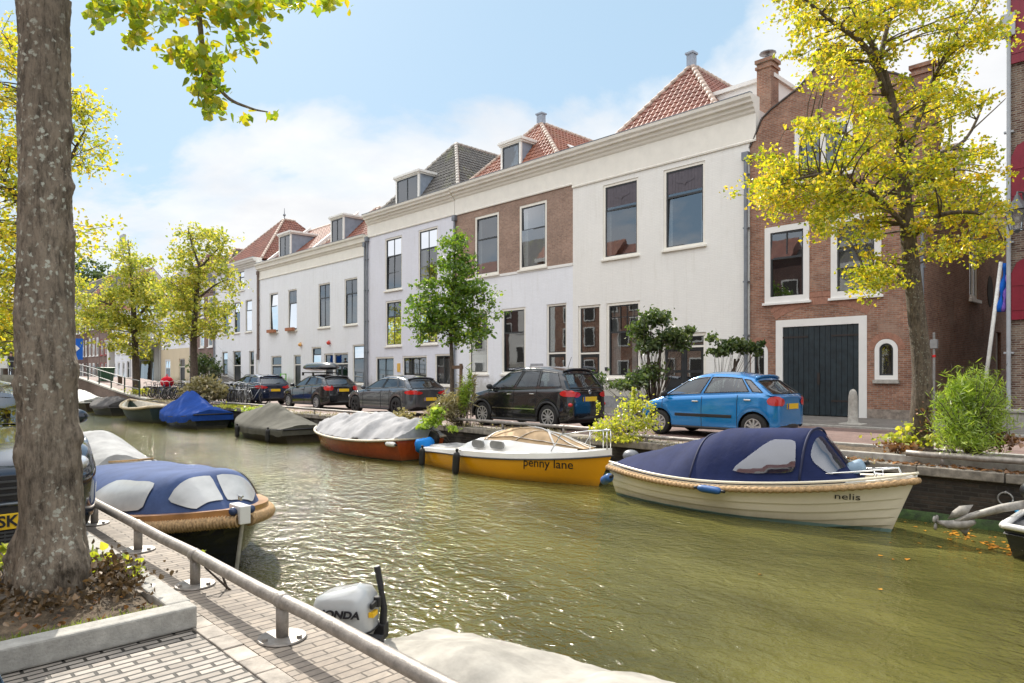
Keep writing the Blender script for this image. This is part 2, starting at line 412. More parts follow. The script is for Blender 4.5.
SLOPE = .07
mb = MB(); mb.quad((-420, FE+.3, -.006), (120, FE+.3, -.006), (120, 19.2, .0), (-420, 19.2, .0)); struct(mb.build('street', STREET))
mb = MB(); mb.box(-420, 120, 19.2, 19.34, -.2, .06); struct(mb.build('kerb', CONC, bevel=.015))
mb = MB(); mb.box(-420, 120, 19.34, 34, -.2, SLOPE); struct(mb.build('sidewalk', WALK))
mb = MB(); mb.box(-420, 200, 33.9, 400, -.5, .02); struct(mb.build('ground', plain('far_ground', (.12, .11, .09), .9)))
mb = MB()
for (px, py, ln) in ((822, 442.5, 1.0), (700, 441, .9)):
    p = at(px, py, EYE*F/(py-HY)); mb.box(p.x-ln/2, p.x+ln/2, p.y-.05, p.y+.05, -.003, .003)
struct(mb.build('parking_marking', plain('road_paint', (.7, .69, .66), .7, var=.25, scale=10)))
# quay edge strip with leaf litter and joints at the far side
mb = MB(); mb.box(-44, 60, FE+.32, FE+.62, -.1, .006); struct(mb.build('quay_strip', plain('strip_stone', (.34, .30, .25), .85, var=.3, scale=7, bmp=.5)))

# ------------------------------------------------------------------ rails
def rail(px_list, v, z, label, ends=(None, None), r=.04, pr=.032, joint=True, mat=RAILM, dirx=None):
    t = thing('railing', label, 'railing', (px_list[0], v, 0), 0, 'low tube railings along the quay edges')
    xs = sorted(px_list); x0 = ends[0] if ends[0] is not None else xs[0]-.4; x1 = ends[1] if ends[1] is not None else xs[-1]+.4
    mb = MB(); o = px_list[0]
    pts = [(x0-o+(x1-x0)*k/30, .004*sin(k*1.7), z+.004*cos(k*2.3)) for k in range(31)]
    mb.tube(pts, r, 14); mb.build('handrail', mat, t, smooth=True)
    for x in xs:
        mb = MB(); mb.tube([(x-o, 0, 0), (x-o, 0, z-.01)], pr, 12); q = mb.build('post', mat, t, smooth=True)
        mb = MB(); mb.lathe([(0, .0), (.125, .0), (.13, .006), (.125, .013), (.0, .013)], (x-o, 0, 0), 'z', 24)
        for k in range(3):
            a = 2*pi*k/3+.6; mb.lathe([(0, .012), (.014, .012), (.014, .028), (0, .03)], (x-o+.1*cos(a), .1*sin(a), 0), 'z', 6)
        mb.build('base_plate', mat, q)
        if joint:
            mb = MB(); mb.lathe([(r, -.035), (r+.006, -.03), (r+.006, .03), (r, .035)], (x-o, 0, z), 'x', 16); mb.build('sleeve', mat, q, smooth=True)
    return t
rail([-3.54, -4.84, -6.12, -7.5, -8.8, -10.1, -11.4, -12.7], 1.68, .205, 'low tube railing on round foot plates along the near quay edge', (-14, 3.0), .038, .033)
rail([-10.9, -13.0], 12.14, .20, 'low grey railing on the far quay in front of the black crossover car', (-15.2, -9.6))
rail([-8.55, -6.9], 12.14, .12, 'low railing on the far quay in front of the blue hatchback', (-9.2, -6.2))
rail([-18.4, -20.6, -23.0, -25.6, -28.4, -31], 12.14, .18, 'low railing on the far quay in front of the grey and black parked cars', (-33, -17.4))
rail([-3.1, -1.0, 1.4], 12.2, .17, 'dark low railing along the quay beside the feathery green bush', (-3.6, 4), .05)

# ------------------------------------------------------------------ windows, doors, walls
def ring(mb, x0, x1, z0, z1, y0, y1, wd, mi=0, bottom=True):
    mb.box(x0, x0+wd, y0, y1, z0, z1, mi); mb.box(x1-wd, x1, y0, y1, z0, z1, mi)
    mb.box(x0+wd, x1-wd, y0, y1, z1-wd, z1, mi)
    if bottom: mb.box(x0+wd, x1-wd, y0, y1, z0, z0+wd, mi)
def window(par, x0, x1, z0, z1, fw=.09, sb=.06, fmat=None, smat=None, mid=.5, cols=1, rows=(1, 1), sill=True, curtain=None, glass=None, detail=2, room=.55):
    Y = 0; fmat = fmat or CREAM; smat = smat or DARKSASH; glass = glass or GLASS
    mb = MB(); ring(mb, x0, x1, z0, z1, sb, sb+.12, fw); f = mb.build('window', fmat, par)
    a0, a1, b0, b1 = x0+fw, x1-fw, z0+fw*.8, z1-fw; s = .055
    mb = MB(); ring(mb, a0+.001, a1-.001, b0, b1-.001, sb+.03, sb+.085, s)
    if mid:
        zm = b0+(b1-b0)*mid; mb.box(a0+s, a1-s, sb+.022, sb+.08, zm-.035, zm+.035)
        if cols > 1:
            for k in range(1, cols):
                x = a0+(a1-a0)*k/cols; mb.box(x-.015, x+.015, sb+.035, sb+.07, zm+.035, b1-s)
                if rows[0] > 0: mb.box(x-.015, x+.015, sb+.035, sb+.07, b0+s, zm-.035)
        for k in range(1, rows[0]):
            z = b0+(zm-b0)*k/rows[0]; mb.box(a0+s, a1-s, sb+.037, sb+.068, z-.013, z+.013)
        for k in range(1, rows[1]):
            z = zm+(b1-zm)*k/rows[1]; mb.box(a0+s, a1-s, sb+.037, sb+.068, z-.013, z+.013)
    elif cols > 1:
        for k in range(1, cols):
            x = a0+(a1-a0)*k/cols; mb.box(x-.03, x+.03, sb+.035, sb+.07, b0+s, b1-s)
    mb.build('sash', smat, f)
    mb = MB(); wr = random.Random(int((x0*7.3+z0*13.1)*1000)+len(par.children)); zs = [b0+.02, zm, b1-.02] if mid else [b0+.02, b1-.02]
    for za_, zb_ in zip(zs, zs[1:]):
        tx, tz = wr.gauss(0, .011)*(a1-a0), wr.gauss(0, .008)*(zb_-za_); y_ = sb+.057
        mb.quad((a0+.02, y_-tx-tz, za_), (a1-.02, y_+tx-tz, za_), (a1-.02, y_+tx+tz, zb_), (a0+.02, y_-tx+tz, zb_))
    mb.build('pane', glass, f)
    if detail:
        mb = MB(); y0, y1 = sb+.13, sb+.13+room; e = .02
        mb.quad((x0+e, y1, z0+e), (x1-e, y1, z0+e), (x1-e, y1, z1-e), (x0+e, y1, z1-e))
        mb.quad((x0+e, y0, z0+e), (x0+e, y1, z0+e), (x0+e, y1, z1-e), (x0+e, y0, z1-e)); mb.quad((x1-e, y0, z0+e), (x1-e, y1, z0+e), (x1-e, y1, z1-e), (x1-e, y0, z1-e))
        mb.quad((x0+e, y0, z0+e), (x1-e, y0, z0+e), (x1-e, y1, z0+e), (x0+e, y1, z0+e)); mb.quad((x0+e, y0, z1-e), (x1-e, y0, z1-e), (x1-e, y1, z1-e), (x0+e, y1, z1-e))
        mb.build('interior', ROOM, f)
    if curtain:
        mb = MB(); fr, kind = curtain
        def folds(xa, xb, za, zb):
            n = max(6, int((xb-xa)/.04))
            mb.grid(lambda i, j: (xa+(xb-xa)*i/n, sb+.2+.018*sin(i*1.9)+.01*sin(i*.7), za if j == 0 else zb), n+1, 2)
        if kind == 'net': folds(a0, a1, b0, b0+(b1-b0)*fr)
        if kind == 'top': folds(a0, a1, b1-(b1-b0)*fr, b1)
        if kind == 'side': folds(a0, a0+(a1-a0)*fr, b0, b1); folds(a1-(a1-a0)*fr, a1, b0, b1)
        mb.build('curtain', CURTAIN, f, smooth=True)
    if sill:
        mb = MB(); mb.box(x0-.07, x1+.07, -.09, sb+.1, z0-.085, z0-.004); mb.build('sill', fmat if sill is True else sill, f, bevel=.008)
    return f
def door(par, x0, x1, z0, z1, leaf_h=2.1, fw=.09, sb=.08, fmat=None, dmat=None, leaves=1, glazed=False, planks=False):
    fmat = fmat or CREAM; dmat = dmat or DOORGREEN
    mb = MB(); ring(mb, x0, x1, z0, z1, sb, sb+.12, fw, bottom=False); zt = min(z0+leaf_h, z1-fw)
    if z1-fw-zt > .15: mb.box(x0+fw, x1-fw, sb, sb+.1, zt, zt+.07)
    f = mb.build('door_frame', fmat, par)
    a0, a1 = x0+fw, x1-fw; wdt = (a1-a0)/leaves
    for k in range(leaves):
        mb = MB(); c0, c1 = a0+wdt*k+.004, a0+wdt*(k+1)-.004; y0 = sb+.04
        if planks:
            n = int((c1-c0)/.16); pw = (c1-c0)/n
            for q in range(n): mb.box(c0+pw*q+.006, c0+pw*(q+1)-.006, y0, y0+.04, z0+.03, zt-.006)
            mb.box(c0, c1, y0+.041, y0+.06, z0+.02, zt)
        else:
            mb.box(c0, c1, y0+.02, y0+.05, z0+.02, zt-.004)
            ring(mb, c0+.002, c1-.002, z0+.022, zt-.006, y0, y0+.02, .1)
            for zz in (.38, .62): mb.box(c0+.1, c1-.1, y0+.001, y0+.02, z0+(zt-z0)*zz-.05, z0+(zt-z0)*zz+.05)
        mb.build('door_leaf', dmat, f)
        if glazed:
            mb = MB(); mb.box(c0+.13, c1-.13, y0+.004, y0+.018, z0+(zt-z0)*.5, zt-.14); mb.build('pane', GLASS, f)
    if not planks:
        mb = MB(); mb.ball((a1-.09 if leaves == 1 else a0+wdt-.06, sb-.0, z0+1.0), .03, 6); mb.build('door_knob', CHROME, f)
    if z1-fw-zt > .15:
        mb = MB(); mb.box(a0+.001, a1-.001, sb+.05, sb+.055, zt+.07, z1-fw); mb.build('transom_pane', GLASS, f)
        mb = MB(); ring(mb, a0+.002, a1-.002, zt+.072, z1-fw-.002, sb+.03, sb+.07, .035); mb.build('transom_sash', DARKSASH, f)
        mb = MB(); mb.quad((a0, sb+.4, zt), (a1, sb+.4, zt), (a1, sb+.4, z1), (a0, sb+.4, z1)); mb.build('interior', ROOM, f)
    return f
def front(mb, X0, X1, z0, ztop, holes, reveal=.2, step=None, mi=0, y=0):
    """front wall in the plane y (local), facing -y, with real openings and reveals"""
    xs = {X0, X1}
    for h in holes: xs |= {h[0], h[1]}
    if step:
        k = X0
        while k < X1: xs.add(round(k, 4)); k += step
    xs = sorted(x for x in xs if X0-1e-6 <= x <= X1+1e-6)
    for a, b in zip(xs, xs[1:]):
        if b-a < 1e-4: continue
        m = (a+b)/2
        hs = sorted([h for h in holes if h[0] <= m <= h[1]], key=lambda h: h[2])
        lo = z0
        for h in hs:
            if h[2] > lo+1e-4: mb.quad((a, y, lo), (b, y, lo), (b, y, h[2]), (a, y, h[2]), mi)
            lo = h[3]
        mb.quad((a, y, lo), (b, y, lo), (b, y, ztop(b)), (a, y, ztop(a)), mi)
    for h in holes:
        a, b, c, d = h[:4]; r = y+reveal
        mb.quad((a, y, c), (a, r, c), (a, r, d), (a, y, d), mi); mb.quad((b, r, c), (b, y, c), (b, y, d), (b, r, d), mi)
        mb.quad((a, y, d), (a, r, d), (b, r, d), (b, y, d), mi); mb.quad((a, r, c), (a, y, c), (b, y, c), (b, r, c), mi)
def Wp(ox, xl, xr, yt, yb, v=23):
    a = on_v(xl, yt, v)[0]; b = on_v(xr, yt, v)[0]; m = (xl+xr)/2
    return a-ox, b-ox, on_v(m, yb, v)[1], on_v(m, yt, v)[1]
def slope(mb, o, e, s, Ls, l, r, tw=.25, th=.32):
    """pantiled slope: o eave origin, e along the eave, s up the slope, l(t)/r(t) edges at distance t"""
    o, e, s = Vector(o), Vector(e).normalized(), Vector(s).normalized(); n = e.cross(s)
    if n.z < 0: n = -n
    rows = max(2, int(round(Ls/th))); th = Ls/rows; w0 = l(0); w1 = r(0); nc = int((w1-w0)/tw*5)+1
    wave = [0, .035, .05, .03, .005]
    for j in range(rows):
        t0, t1 = j*th, (j+1)*th
        base = len(mb.v); cols = []
        for i in range(nc+1):
            u = w0+(w1-w0)*i/nc; h = wave[i % 5]
            ua = min(max(u, l(t0)), r(t0)); ub = min(max(u, l(t1)), r(t1))
            cols.append((o+e*ua+s*t0+n*(h+.035), o+e*ub+s*(t1+.02)+n*(h+.0), o+e*ua+s*t0+n*(h-.02)))
        vs = [p for c in cols for p in c]; fs = []
        for i in range(nc):
            if (cols[i][0]-cols[i+1][0]).length < 1e-4 and (cols[i][1]-cols[i+1][1]).length < 1e-4: continue
            fs.append((3*i, 3*i+3, 3*i+4, 3*i+1)); fs.append((3*i, 3*i+2, 3*i+5, 3*i+3))
        mb.add(vs, fs)
def hiptiles(mb, p, q, r=.11, ln=.36):
    p, q = Vector(p), Vector(q); n = max(2, int((q-p).length/ln)); d = (q-p)/n
    for k in range(n): mb.tube([p+d*k, p+d*(k+1.08)], [r*1.12, r*.86], 8)
def hip_roof(par, x0, x1, y0, y1, z0, zr, ridge0, ridge1, mat, capmat, back=False, tw=.25):
    """hip roof with the ridge running away from the street (along y)"""
    xm = (x0+x1)/2; hw = (x1-x0)/2; rise = zr-z0
    mb = MB()
    fr = ridge0-y0; Ls = sqrt(fr*fr+rise*rise)
    slope(mb, (x0, y0, z0), (1, 0, 0), (0, fr, rise), Ls, lambda t: hw*t/Ls, lambda t: 2*hw-hw*t/Ls, tw)
    Lt = sqrt(hw*hw+rise*rise)
    slope(mb, (x1, y0, z0), (0, 1, 0), (-hw, 0, rise), Lt, lambda t: fr*t/Lt, lambda t: (y1-y0)-(y1-ridge1)*t/Lt, tw)
    slope(mb, (x0, y1, z0), (0, -1, 0), (hw, 0, rise), Lt, lambda t: (y1-ridge1)*t/Lt, lambda t: (y1-y0)-fr*t/Lt, tw)
    rf = mb.build('roof', mat, par)
    mb = MB(); ap = (xm, ridge0, zr+.04)
    hiptiles(mb, (x1, y0, z0+.04), ap); hiptiles(mb, (x0, y0, z0+.04), ap); hiptiles(mb, ap, (xm, ridge1, zr+.04))
    mb.build('ridge_tiles', capmat, rf, smooth=True)
    return rf
def front_gable_roof(par, x0, x1, y0, y1, z0, zr, mat, capmat):
    """ridge parallel with the street"""
    ym = (y0+y1)/2; hd = (y1-y0)/2; rise = zr-z0; Ls = sqrt(hd*hd+rise*rise); mb = MB()
    slope(mb, (x0, y0, z0), (1, 0, 0), (0, hd, rise), Ls, lambda t: 0, lambda t: x1-x0)
    slope(mb, (x1, y1, z0), (-1, 0, 0), (0, -hd, rise), Ls, lambda t: 0, lambda t: x1-x0)
    rf = mb.build('roof', mat, par)
    mb = MB(); hiptiles(mb, (x0, ym, zr+.04), (x1, ym, zr+.04)); mb.build('ridge_tiles', capmat, rf, smooth=True)
    mb = MB(); mb.extr_x([(y0+.02, z0), (y1-.02, z0), (ym, zr-.02)], x0+.02, x0+.1); mb.extr_x([(y0+.02, z0), (y1-.02, z0), (ym, zr-.02)], x1-.1, x1-.02)
    mb.build('gable_end', plain('gable_plaster', (.6, .58, .54), .8), rf)
    return rf
def cornice(par, x0, x1, zt, proj=.45, frieze=1.15, retl=0, retr=0, mat=None, z_in=None):
    """classical timber cornice and frieze; zt top of the gutter"""
    pr = proj
    prof = [(-.0, zt-frieze), (-.05, zt-frieze), (-.06, zt-frieze+.06), (-.035, zt-frieze+.09), (-.035, zt-.62), (-.09, zt-.56), (-.12, zt-.48), (-.2, zt-.42),
            (-.22, zt-.3), (-pr+.12, zt-.28), (-pr+.1, zt-.2), (-pr+.02, zt-.12), (-pr, zt-.02), (-pr, zt), (.25, zt), (.25, zt-frieze)]
    mb = MB(); mb.extr_x(prof, x0, x1)
    c = mb.build('cornice', mat or CREAM, par)
    mb = MB(); mb.box(x0-.002, x1+.002, -pr-.015, -pr+.18, zt+.003, zt+.03); mb.build('gutter', ZINC, c)
    return c
def downpipe(par, x, z0, z1, r=.055, hopper=True, y=-.1, mat=None):
    mb = MB(); mb.tube([(x, y, z0), (x, y, z1)], r, 10)
    k = z0+.8
    while k < z1: mb.box(x-r-.02, x+r+.02, y-r*.6, y+r+.05, k, k+.05); k += 1.9
    if hopper: mb.box(x-.12, x+.12, y-.1, y+.09, z1-.28, z1)
    mb.build('downpipe', mat or ZINC, par)
def chimney(par, x0, x1, y0, y1, z0, z1, mat, pot=True):
    mb = MB(); mb.box(x0, x1, y0, y1, z0, z1); mb.box(x0-.05, x1+.05, y0-.05, y1+.05, z1-.32, z1-.22); mb.box(x0-.06, x1+.06, y0-.06, y1+.06, z1-.1, z1+.03)
    c = mb.build('chimney', mat, par)
    if pot:
        mb = MB(); xm, ym = (x0+x1)/2, (y0+y1)/2
        mb.tube([(xm, ym, z1+.03), (xm, ym, z1+.22)], .09, 8); mb.lathe([(0, .27), (.3, .3), (.3, .33), (0, .36)], (xm, ym, z1), 'z', 12)
        mb.build('chimney_cowl', ZINC, c)
def dormer(par, x0, x1, z0, z1, y0, depth, cols=2, curtain=None):
    mb = MB(); mb.box(x0+.05, x1-.05, y0+.06, y0+depth, z0, z1-.13); d = mb.build('dormer', LEAD, par)
    mb = MB(); ring(mb, x0, x1, z0, z1-.12, y0, y0+.1, .13); mb.build('dormer_front', WHITE, d)
    mb = MB(); mb.box(x0-.12, x1+.12, y0-.12, y0+depth+.1, z1-.12, z1+.02); mb.box(x0-.06, x1+.06, y0-.06, y0+depth, z1-.2, z1-.12); mb.build('dormer_roof', WHITE, d, bevel=.015)
    mb = MB(); a0, a1, b0, b1 = x0+.131, x1-.131, z0+.131, z1-.251
    ring(mb, a0, a1, b0, b1, y0+.02, y0+.055, .07)
    for k in range(1, cols): x = a0+(a1-a0)*k/cols; mb.box(x-.035, x+.035, y0+.02, y0+.055, b0+.07, b1-.07)
    mb.build('sash', DARKSASH, d)
    mb = MB(); mb.box(a0+.02, a1-.02, y0+.04, y0+.044, b0, b1); mb.build('pane', GLASS, d)
    mb = MB(); n = 14; mb.grid(lambda i, j: (a0+(a1-a0)*i/n, y0+.052+.004*(i % 2), b0 if j == 0 else b1), n+1, 2); mb.build('curtain', CURTAIN, d)

TILE_RED = brick('roof_tile_red', (.25, .085, .055), (.36, .14, .09), (.17, .06, .04), .25, .32, .002, 'xy', .55, (.17, .09, .05), .1)
TILE_RED2 = brick('roof_tile_orange', (.28, .095, .055), (.40, .155, .09), (.2, .07, .04), .25, .32, .002, 'xy', .55, (.25, .12, .06), .1)
TILE_GREY = brick('roof_tile_grey', (.10, .095, .09), (.15, .14, .125), (.07, .065, .06), .25, .32, .002, 'xy', .6, (.16, .17, .07), .1)
CAPT = plain('ridge_tile_mortar', (.55, .43, .36), .7, var=.3, scale=8)
CAPG = plain('ridge_tile_grey', (.45, .42, .38), .7, var=.3, scale=8)
BRK_A = brick('facade_brick_brown', (.37, .225, .165), (.48, .31, .235), (.45, .39, .33), .21, .06, .008, 'wall', .85, (.27, .19, .15), .35)
BRK_B = brick('facade_brick_red', (.36, .15, .09), (.54, .28, .18), (.42, .36, .30), .21, .06, .009, 'wall', .85, (.36, .25, .19), .5, dirt=.45)
BRK_C = brick('facade_brick_dark', (.12, .05, .045), (.18, .08, .065), (.2, .17, .15), .21, .06, .009)
BRK_D = brick('facade_brick_brown_pink', (.27, .17, .14), (.33, .22, .18), (.25, .2, .18), .21, .06, .009)
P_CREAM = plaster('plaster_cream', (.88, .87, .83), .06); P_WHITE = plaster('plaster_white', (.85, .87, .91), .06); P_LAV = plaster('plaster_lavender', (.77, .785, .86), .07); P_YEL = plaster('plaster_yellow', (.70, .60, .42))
PLINTH = plain('plinth_grey', (.28, .28, .29), .8, var=.2, scale=5, bmp=.3)
D = 23.0
def shell(mb, X0, X1, z, depth=11):         # side and back walls
    mb.quad((X0, depth, -.2), (X0, .0, -.2), (X0, .0, z), (X0, depth, z)); mb.quad((X1, 0, -.2), (X1, depth, -.2), (X1, depth, z), (X1, 0, z))
    mb.quad((X1, depth, -.2), (X0, depth, -.2), (X0, depth, z), (X1, depth, z)); mb.quad((X0, .25, z-.03), (X1, .25, z-.03), (X1, depth, z-.03), (X0, depth, z-.03))
GZ = SLOPE

# ---- cream house (nearest white facade)
def cream_house():
    ox = -20.1; W = 8.28
    t = thing('house', 'tall cream painted house with red hipped roof, stained top panes and a dark double door', 'house', (ox, D, 0))
    u1 = Wp(ox, 603, 638.4, 181.6, 256); u2 = Wp(ox, 663.5, 705, 165.3, 247.4)
    g1 = Wp(ox, 606.5, 640, 302, 378); d1 = Wp(ox, 578, 600.5, 300.5, 400); d2 = Wp(ox, 661, 706, 333, 400)
    u1 = (u1[0], u1[1], u2[2], u2[3]); d1 = (d1[0], d1[1], GZ+.1, g1[3]); d2 = (d2[0], d2[1], GZ, d2[3])
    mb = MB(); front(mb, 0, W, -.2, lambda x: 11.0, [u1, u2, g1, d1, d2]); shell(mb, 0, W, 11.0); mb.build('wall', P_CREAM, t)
    for q in (u1, u2):
        f = window(t, *q, mid=.66, curtain=(.12, 'side'), sb=.03, fw=.1)
        x0, x1, z0, z1 = q; mb = MB(); xm = (x0+x1)/2; zm = z0+(z1-z0)*.82      # leaded ornament in the top light
        mb.box(x0+.14, x1-.14, .081, .084, z0+(z1-z0)*.69, z1-.14)
        for k in range(-4, 5): mb.box(xm+k*.14-.006, xm+k*.14+.006, .075, .08, z0+(z1-z0)*.69, z1-.15)
        for s in (-1, 1): mb.prism([(xm, zm+.1), (xm+s*.22, zm+.06), (xm+s*.42, zm), (xm+s*.22, zm-.06), (xm, zm-.1)], .066, .072)
        mb.prism([(xm-.16, zm), (xm, zm+.17), (xm+.16, zm), (xm, zm-.17)], .06, .065)
        mb.build('leaded_ornament', plain('leaded_glass', (.10, .085, .1), .3), f)
    f = window(t, *g1, mid=.62, cols=1, rows=(1, 1), curtain=(.3, 'side'), sb=.03, fw=.11)
    mb = MB(); x0, x1, z0, z1 = g1
    for k in range(1, 5): x = x0+(x1-x0)*k/5; mb.box(x-.012, x+.012, .06, .075, z0+(z1-z0)*.65, z1-.12)
    mb.box(x0+.15, x1-.15, .06, .075, z0+(z1-z0)*.8, z0+(z1-z0)*.81); mb.build('leaded_bars', DARKSASH, f)
    door(t, *d1, leaf_h=2.15, glazed=True, sb=.05, fw=.1); door(t, *d2, leaf_h=2.4, leaves=2, glazed=True, sb=.05, fw=.13)
    cornice(t, -.02, W+.25, 11.25, .45, 1.6)
    for xa, xb in ((0, d1[0]), (d1[1], d2[0]), (d2[1], W)): mb = MB(); mb.box(xa, xb, -.03, .0, -.1, .55); mb.build('plinth', PLINTH, t)
    rf = hip_roof(t, 1.6, 6.95, .3, 10, 11.2, 14.5, 2.75, 7.5, TILE_RED, CAPT)
    mb = MB(); mb.box(4.1, 4.4, 2.6, 2.9, 14.5, 15.0); mb.box(4.05, 4.45, 2.55, 2.95, 15.0, 15.08); mb.build('roof_vent', LEAD, rf)
    mb = MB(); mb.box(6.0, W+.15, 1.5, 9, 11.2, 12.35); mb.box(5.9, W+.25, 1.4, 9.1, 12.35, 12.5); mb.box(6.2, W+.1, 1.45, 1.5, 11.75, 11.8); mb.build('attic_wall', WHITE, t)
    mb = MB(); mb.box(-.3, 1.2, 2.0, 7, 11.2, 12.1); mb.build('roof_parapet', WHITE, t)
    chimney(t, 7.95, 8.5, 1.2, 1.8, 9.5, 13.0, BRK_B)
    downpipe(t, 8.2, .1, 9.3, .07, True, -.12); downpipe(t, 8.36, 8.9, 11.3, .05, True, .25)
    mb = MB(); mb.box(d1[1]+.25, d1[1]+.4, -.03, 0, 1.6, 1.75); mb.build('house_number_plate', DARKSASH, t)
    mb = MB(); mb.box(g1[0]-.1, g1[0]-.0, -.02, 0, .3, .5); mb.build('vent_grille', DARKSASH, t)
cream_house()
# ---- brown brick over white ground floor
def brick_white_house():
    ox = -28.3; W = 8.2
    t = thing('house', 'house with brown brick upper floor above white ground floor, red roof with small dormer', 'house', (ox, D, 0))
    a = Wp(ox, 474.9, 498.8, 214.5, 275.5); b = Wp(ox, 519.4, 546.8, 203, 268); b = (b[0], b[1], a[2], a[3]); a = (a[0], a[1], b[2], b[3])
    g1 = Wp(ox, 469, 488, 316, 378); g2 = Wp(ox, 501.8, 525.5, 308, 374); g1 = (g1[0], g1[1], g2[2], g2[3]); d1 = Wp(ox, 546.5, 566.5, 303.5, 400); d1 = (d1[0], d1[1], GZ+.1, g2[3])
    zb = 6.35
    mb = MB(); front(mb, 0, W, -.2, lambda x: zb, [g1, g2, d1]); shell(mb, 0, W, zb); mb.build('wall', P_WHITE, t)
    mb = MB(); front(mb, 0, W, zb, lambda x: 10.9, [a, b]); mb.quad((0, 11, zb), (0, 0, zb), (0, 0, 11), (0, 11, 11)); mb.quad((W, 0, zb), (W, 11, zb), (W, 11, 11), (W, 0, 11)); mb.build('brick_wall', BRK_A, t)
    mb = MB(); mb.box(0, W, -.03, .0, zb-.1, zb+.02); mb.build('string_course', WHITE, t)
    window(t, *a, mid=.62, sb=.02, fw=.12, curtain=(.14, 'side')); window(t, *b, mid=.62, sb=.02, fw=.12, curtain=(.18, 'side'))
    window(t, *g1, mid=.64, sb=.03, fw=.11, curtain=(.3, 'net')); window(t, *g2, mid=.64, sb=.03, fw=.11)
    door(t, *d1, leaf_h=2.2, glazed=True, sb=.05)
    cornice(t, 0, W-.02, 11.25, .45, 1.45)
    for xa, xb in ((0, d1[0]), (d1[1], W)): mb = MB(); mb.box(xa, xb, -.03, .0, -.1, .5); mb.build('plinth', PLINTH, t)
    rf = hip_roof(t, .0, 7.2, .3, 10, 11.2, 14.4, 2.75, 7.3, TILE_RED2, CAPT)
    mb = MB(); mb.box(3.45, 3.8, 2.6, 2.9, 14.4, 14.85); mb.box(3.4, 3.85, 2.55, 2.95, 14.85, 14.92); mb.build('roof_vent', LEAD, rf)
    x0 = on_v(500.6, 150, 23.6)[0]-ox; x1 = on_v(520.8, 150, 23.6)[0]-ox
    dormer(t, x0, x1, 11.3, 13.05, .6, 2.4, 1)
    # skylight on the right slope
    mb = MB(); e = Vector((0, 1, 0)); s = Vector((-3.6, 0, 3.2)).normalized(); n = Vector((3.2, 0, 3.6)).normalized(); o = Vector((7.2, 2.6, 11.2))+s*1.2+n*.09
    mb.add([o, o+e*.7, o+e*.7+s*1.1, o+s*1.1, o+n*.06, o+e*.7+n*.06, o+e*.7+s*1.1+n*.06, o+s*1.1+n*.06], [(0, 1, 5, 4), (1, 2, 6, 5), (2, 3, 7, 6), (3, 0, 4, 7), (4, 5, 6, 7)]); mb.build('skylight', WHITE, rf)
    mb = MB(); mb.tube([(1.6, 2.2, 12.9), (1.6, 2.2, 13.5)], .16, 10); mb.tube([(1.6, 2.2, 13.5), (1.6, 2.2, 13.62)], .3, 10); mb.build('flue', TILE_RED, rf)
    downpipe(t, .05, .1, 9.8, .055)
    mb = MB(); mb.box(g2[1]+.35, g2[1]+1.15, -.03, -.002, 1.45, 1.95); mb.build('wall_plaque', plain('plaque_grey', (.35, .36, .38), .5), t)
brick_white_house()
# ---- lavender house
def lavender_house():
    ox = -36.8; W = 8.48
    t = thing('house', 'pale lavender plastered house with grey mossy hipped roof and wide dormer', 'house', (ox, D, 0))
    a = Wp(ox, 385, 402, 237, 290); b = Wp(ox, 418.3, 437.8, 228.3, 284); b = (b[0], b[1], a[2], a[3])
    c = Wp(ox, 385.6, 401.6, 300.5, 346); d = (b[0], b[1], c[2], c[3])
    e = Wp(ox, 375.8, 394, 358, 374); f = Wp(ox, 402.5, 427, 358, 376); g = Wp(ox, 435, 452, 356, 376)
    e = (e[0], e[1], .85, 2.5); f = (f[0], f[1], .85, 2.5); g = (g[0], g[1], .85, 2.55)
    mb = MB(); front(mb, 0, W, -.2, lambda x: 10.8, [a, b, c, d, e, f, g]); shell(mb, 0, W, 11); mb.build('wall', P_LAV, t)
    for q, cu in ((a, (.3, 'top')), (b, (.22, 'side')), (c, (.25, 'side')), (d, (.5, 'net'))): window(t, *q, mid=.66, cols=2, rows=(2, 1), sb=.03, curtain=cu)
    for q in (e, f, g): window(t, *q, mid=None, cols=2 if q is not f else 3, sb=.03, curtain=(.9, 'net'), sill=True)
    cornice(t, 0, W-.02, 11.2, .45, 1.35); mb = MB(); mb.box(0, W, -.03, 0, -.1, .5); mb.build('plinth', PLINTH, t)
    rf = hip_roof(t, .15, W-.1, .3, 11, 11.15, 15.4, 3.5, 8.5, TILE_GREY, CAPG)
    x0 = on_v(395.6, 150, 23.5)[0]-ox; x1 = on_v(418.8, 150, 23.5)[0]-ox
    dormer(t, x0, x1, 11.3, 13.2, .5, 2.2, 2)
    downpipe(t, .05, .1, 9.9, .055); mb = MB(); mb.box(e[1]+.35, e[1]+.65, -.03, -.003, 1.6, 2.1); mb.build('notice', plain('ochre_sign', (.75, .45, .08), .5), t)
lavender_house()
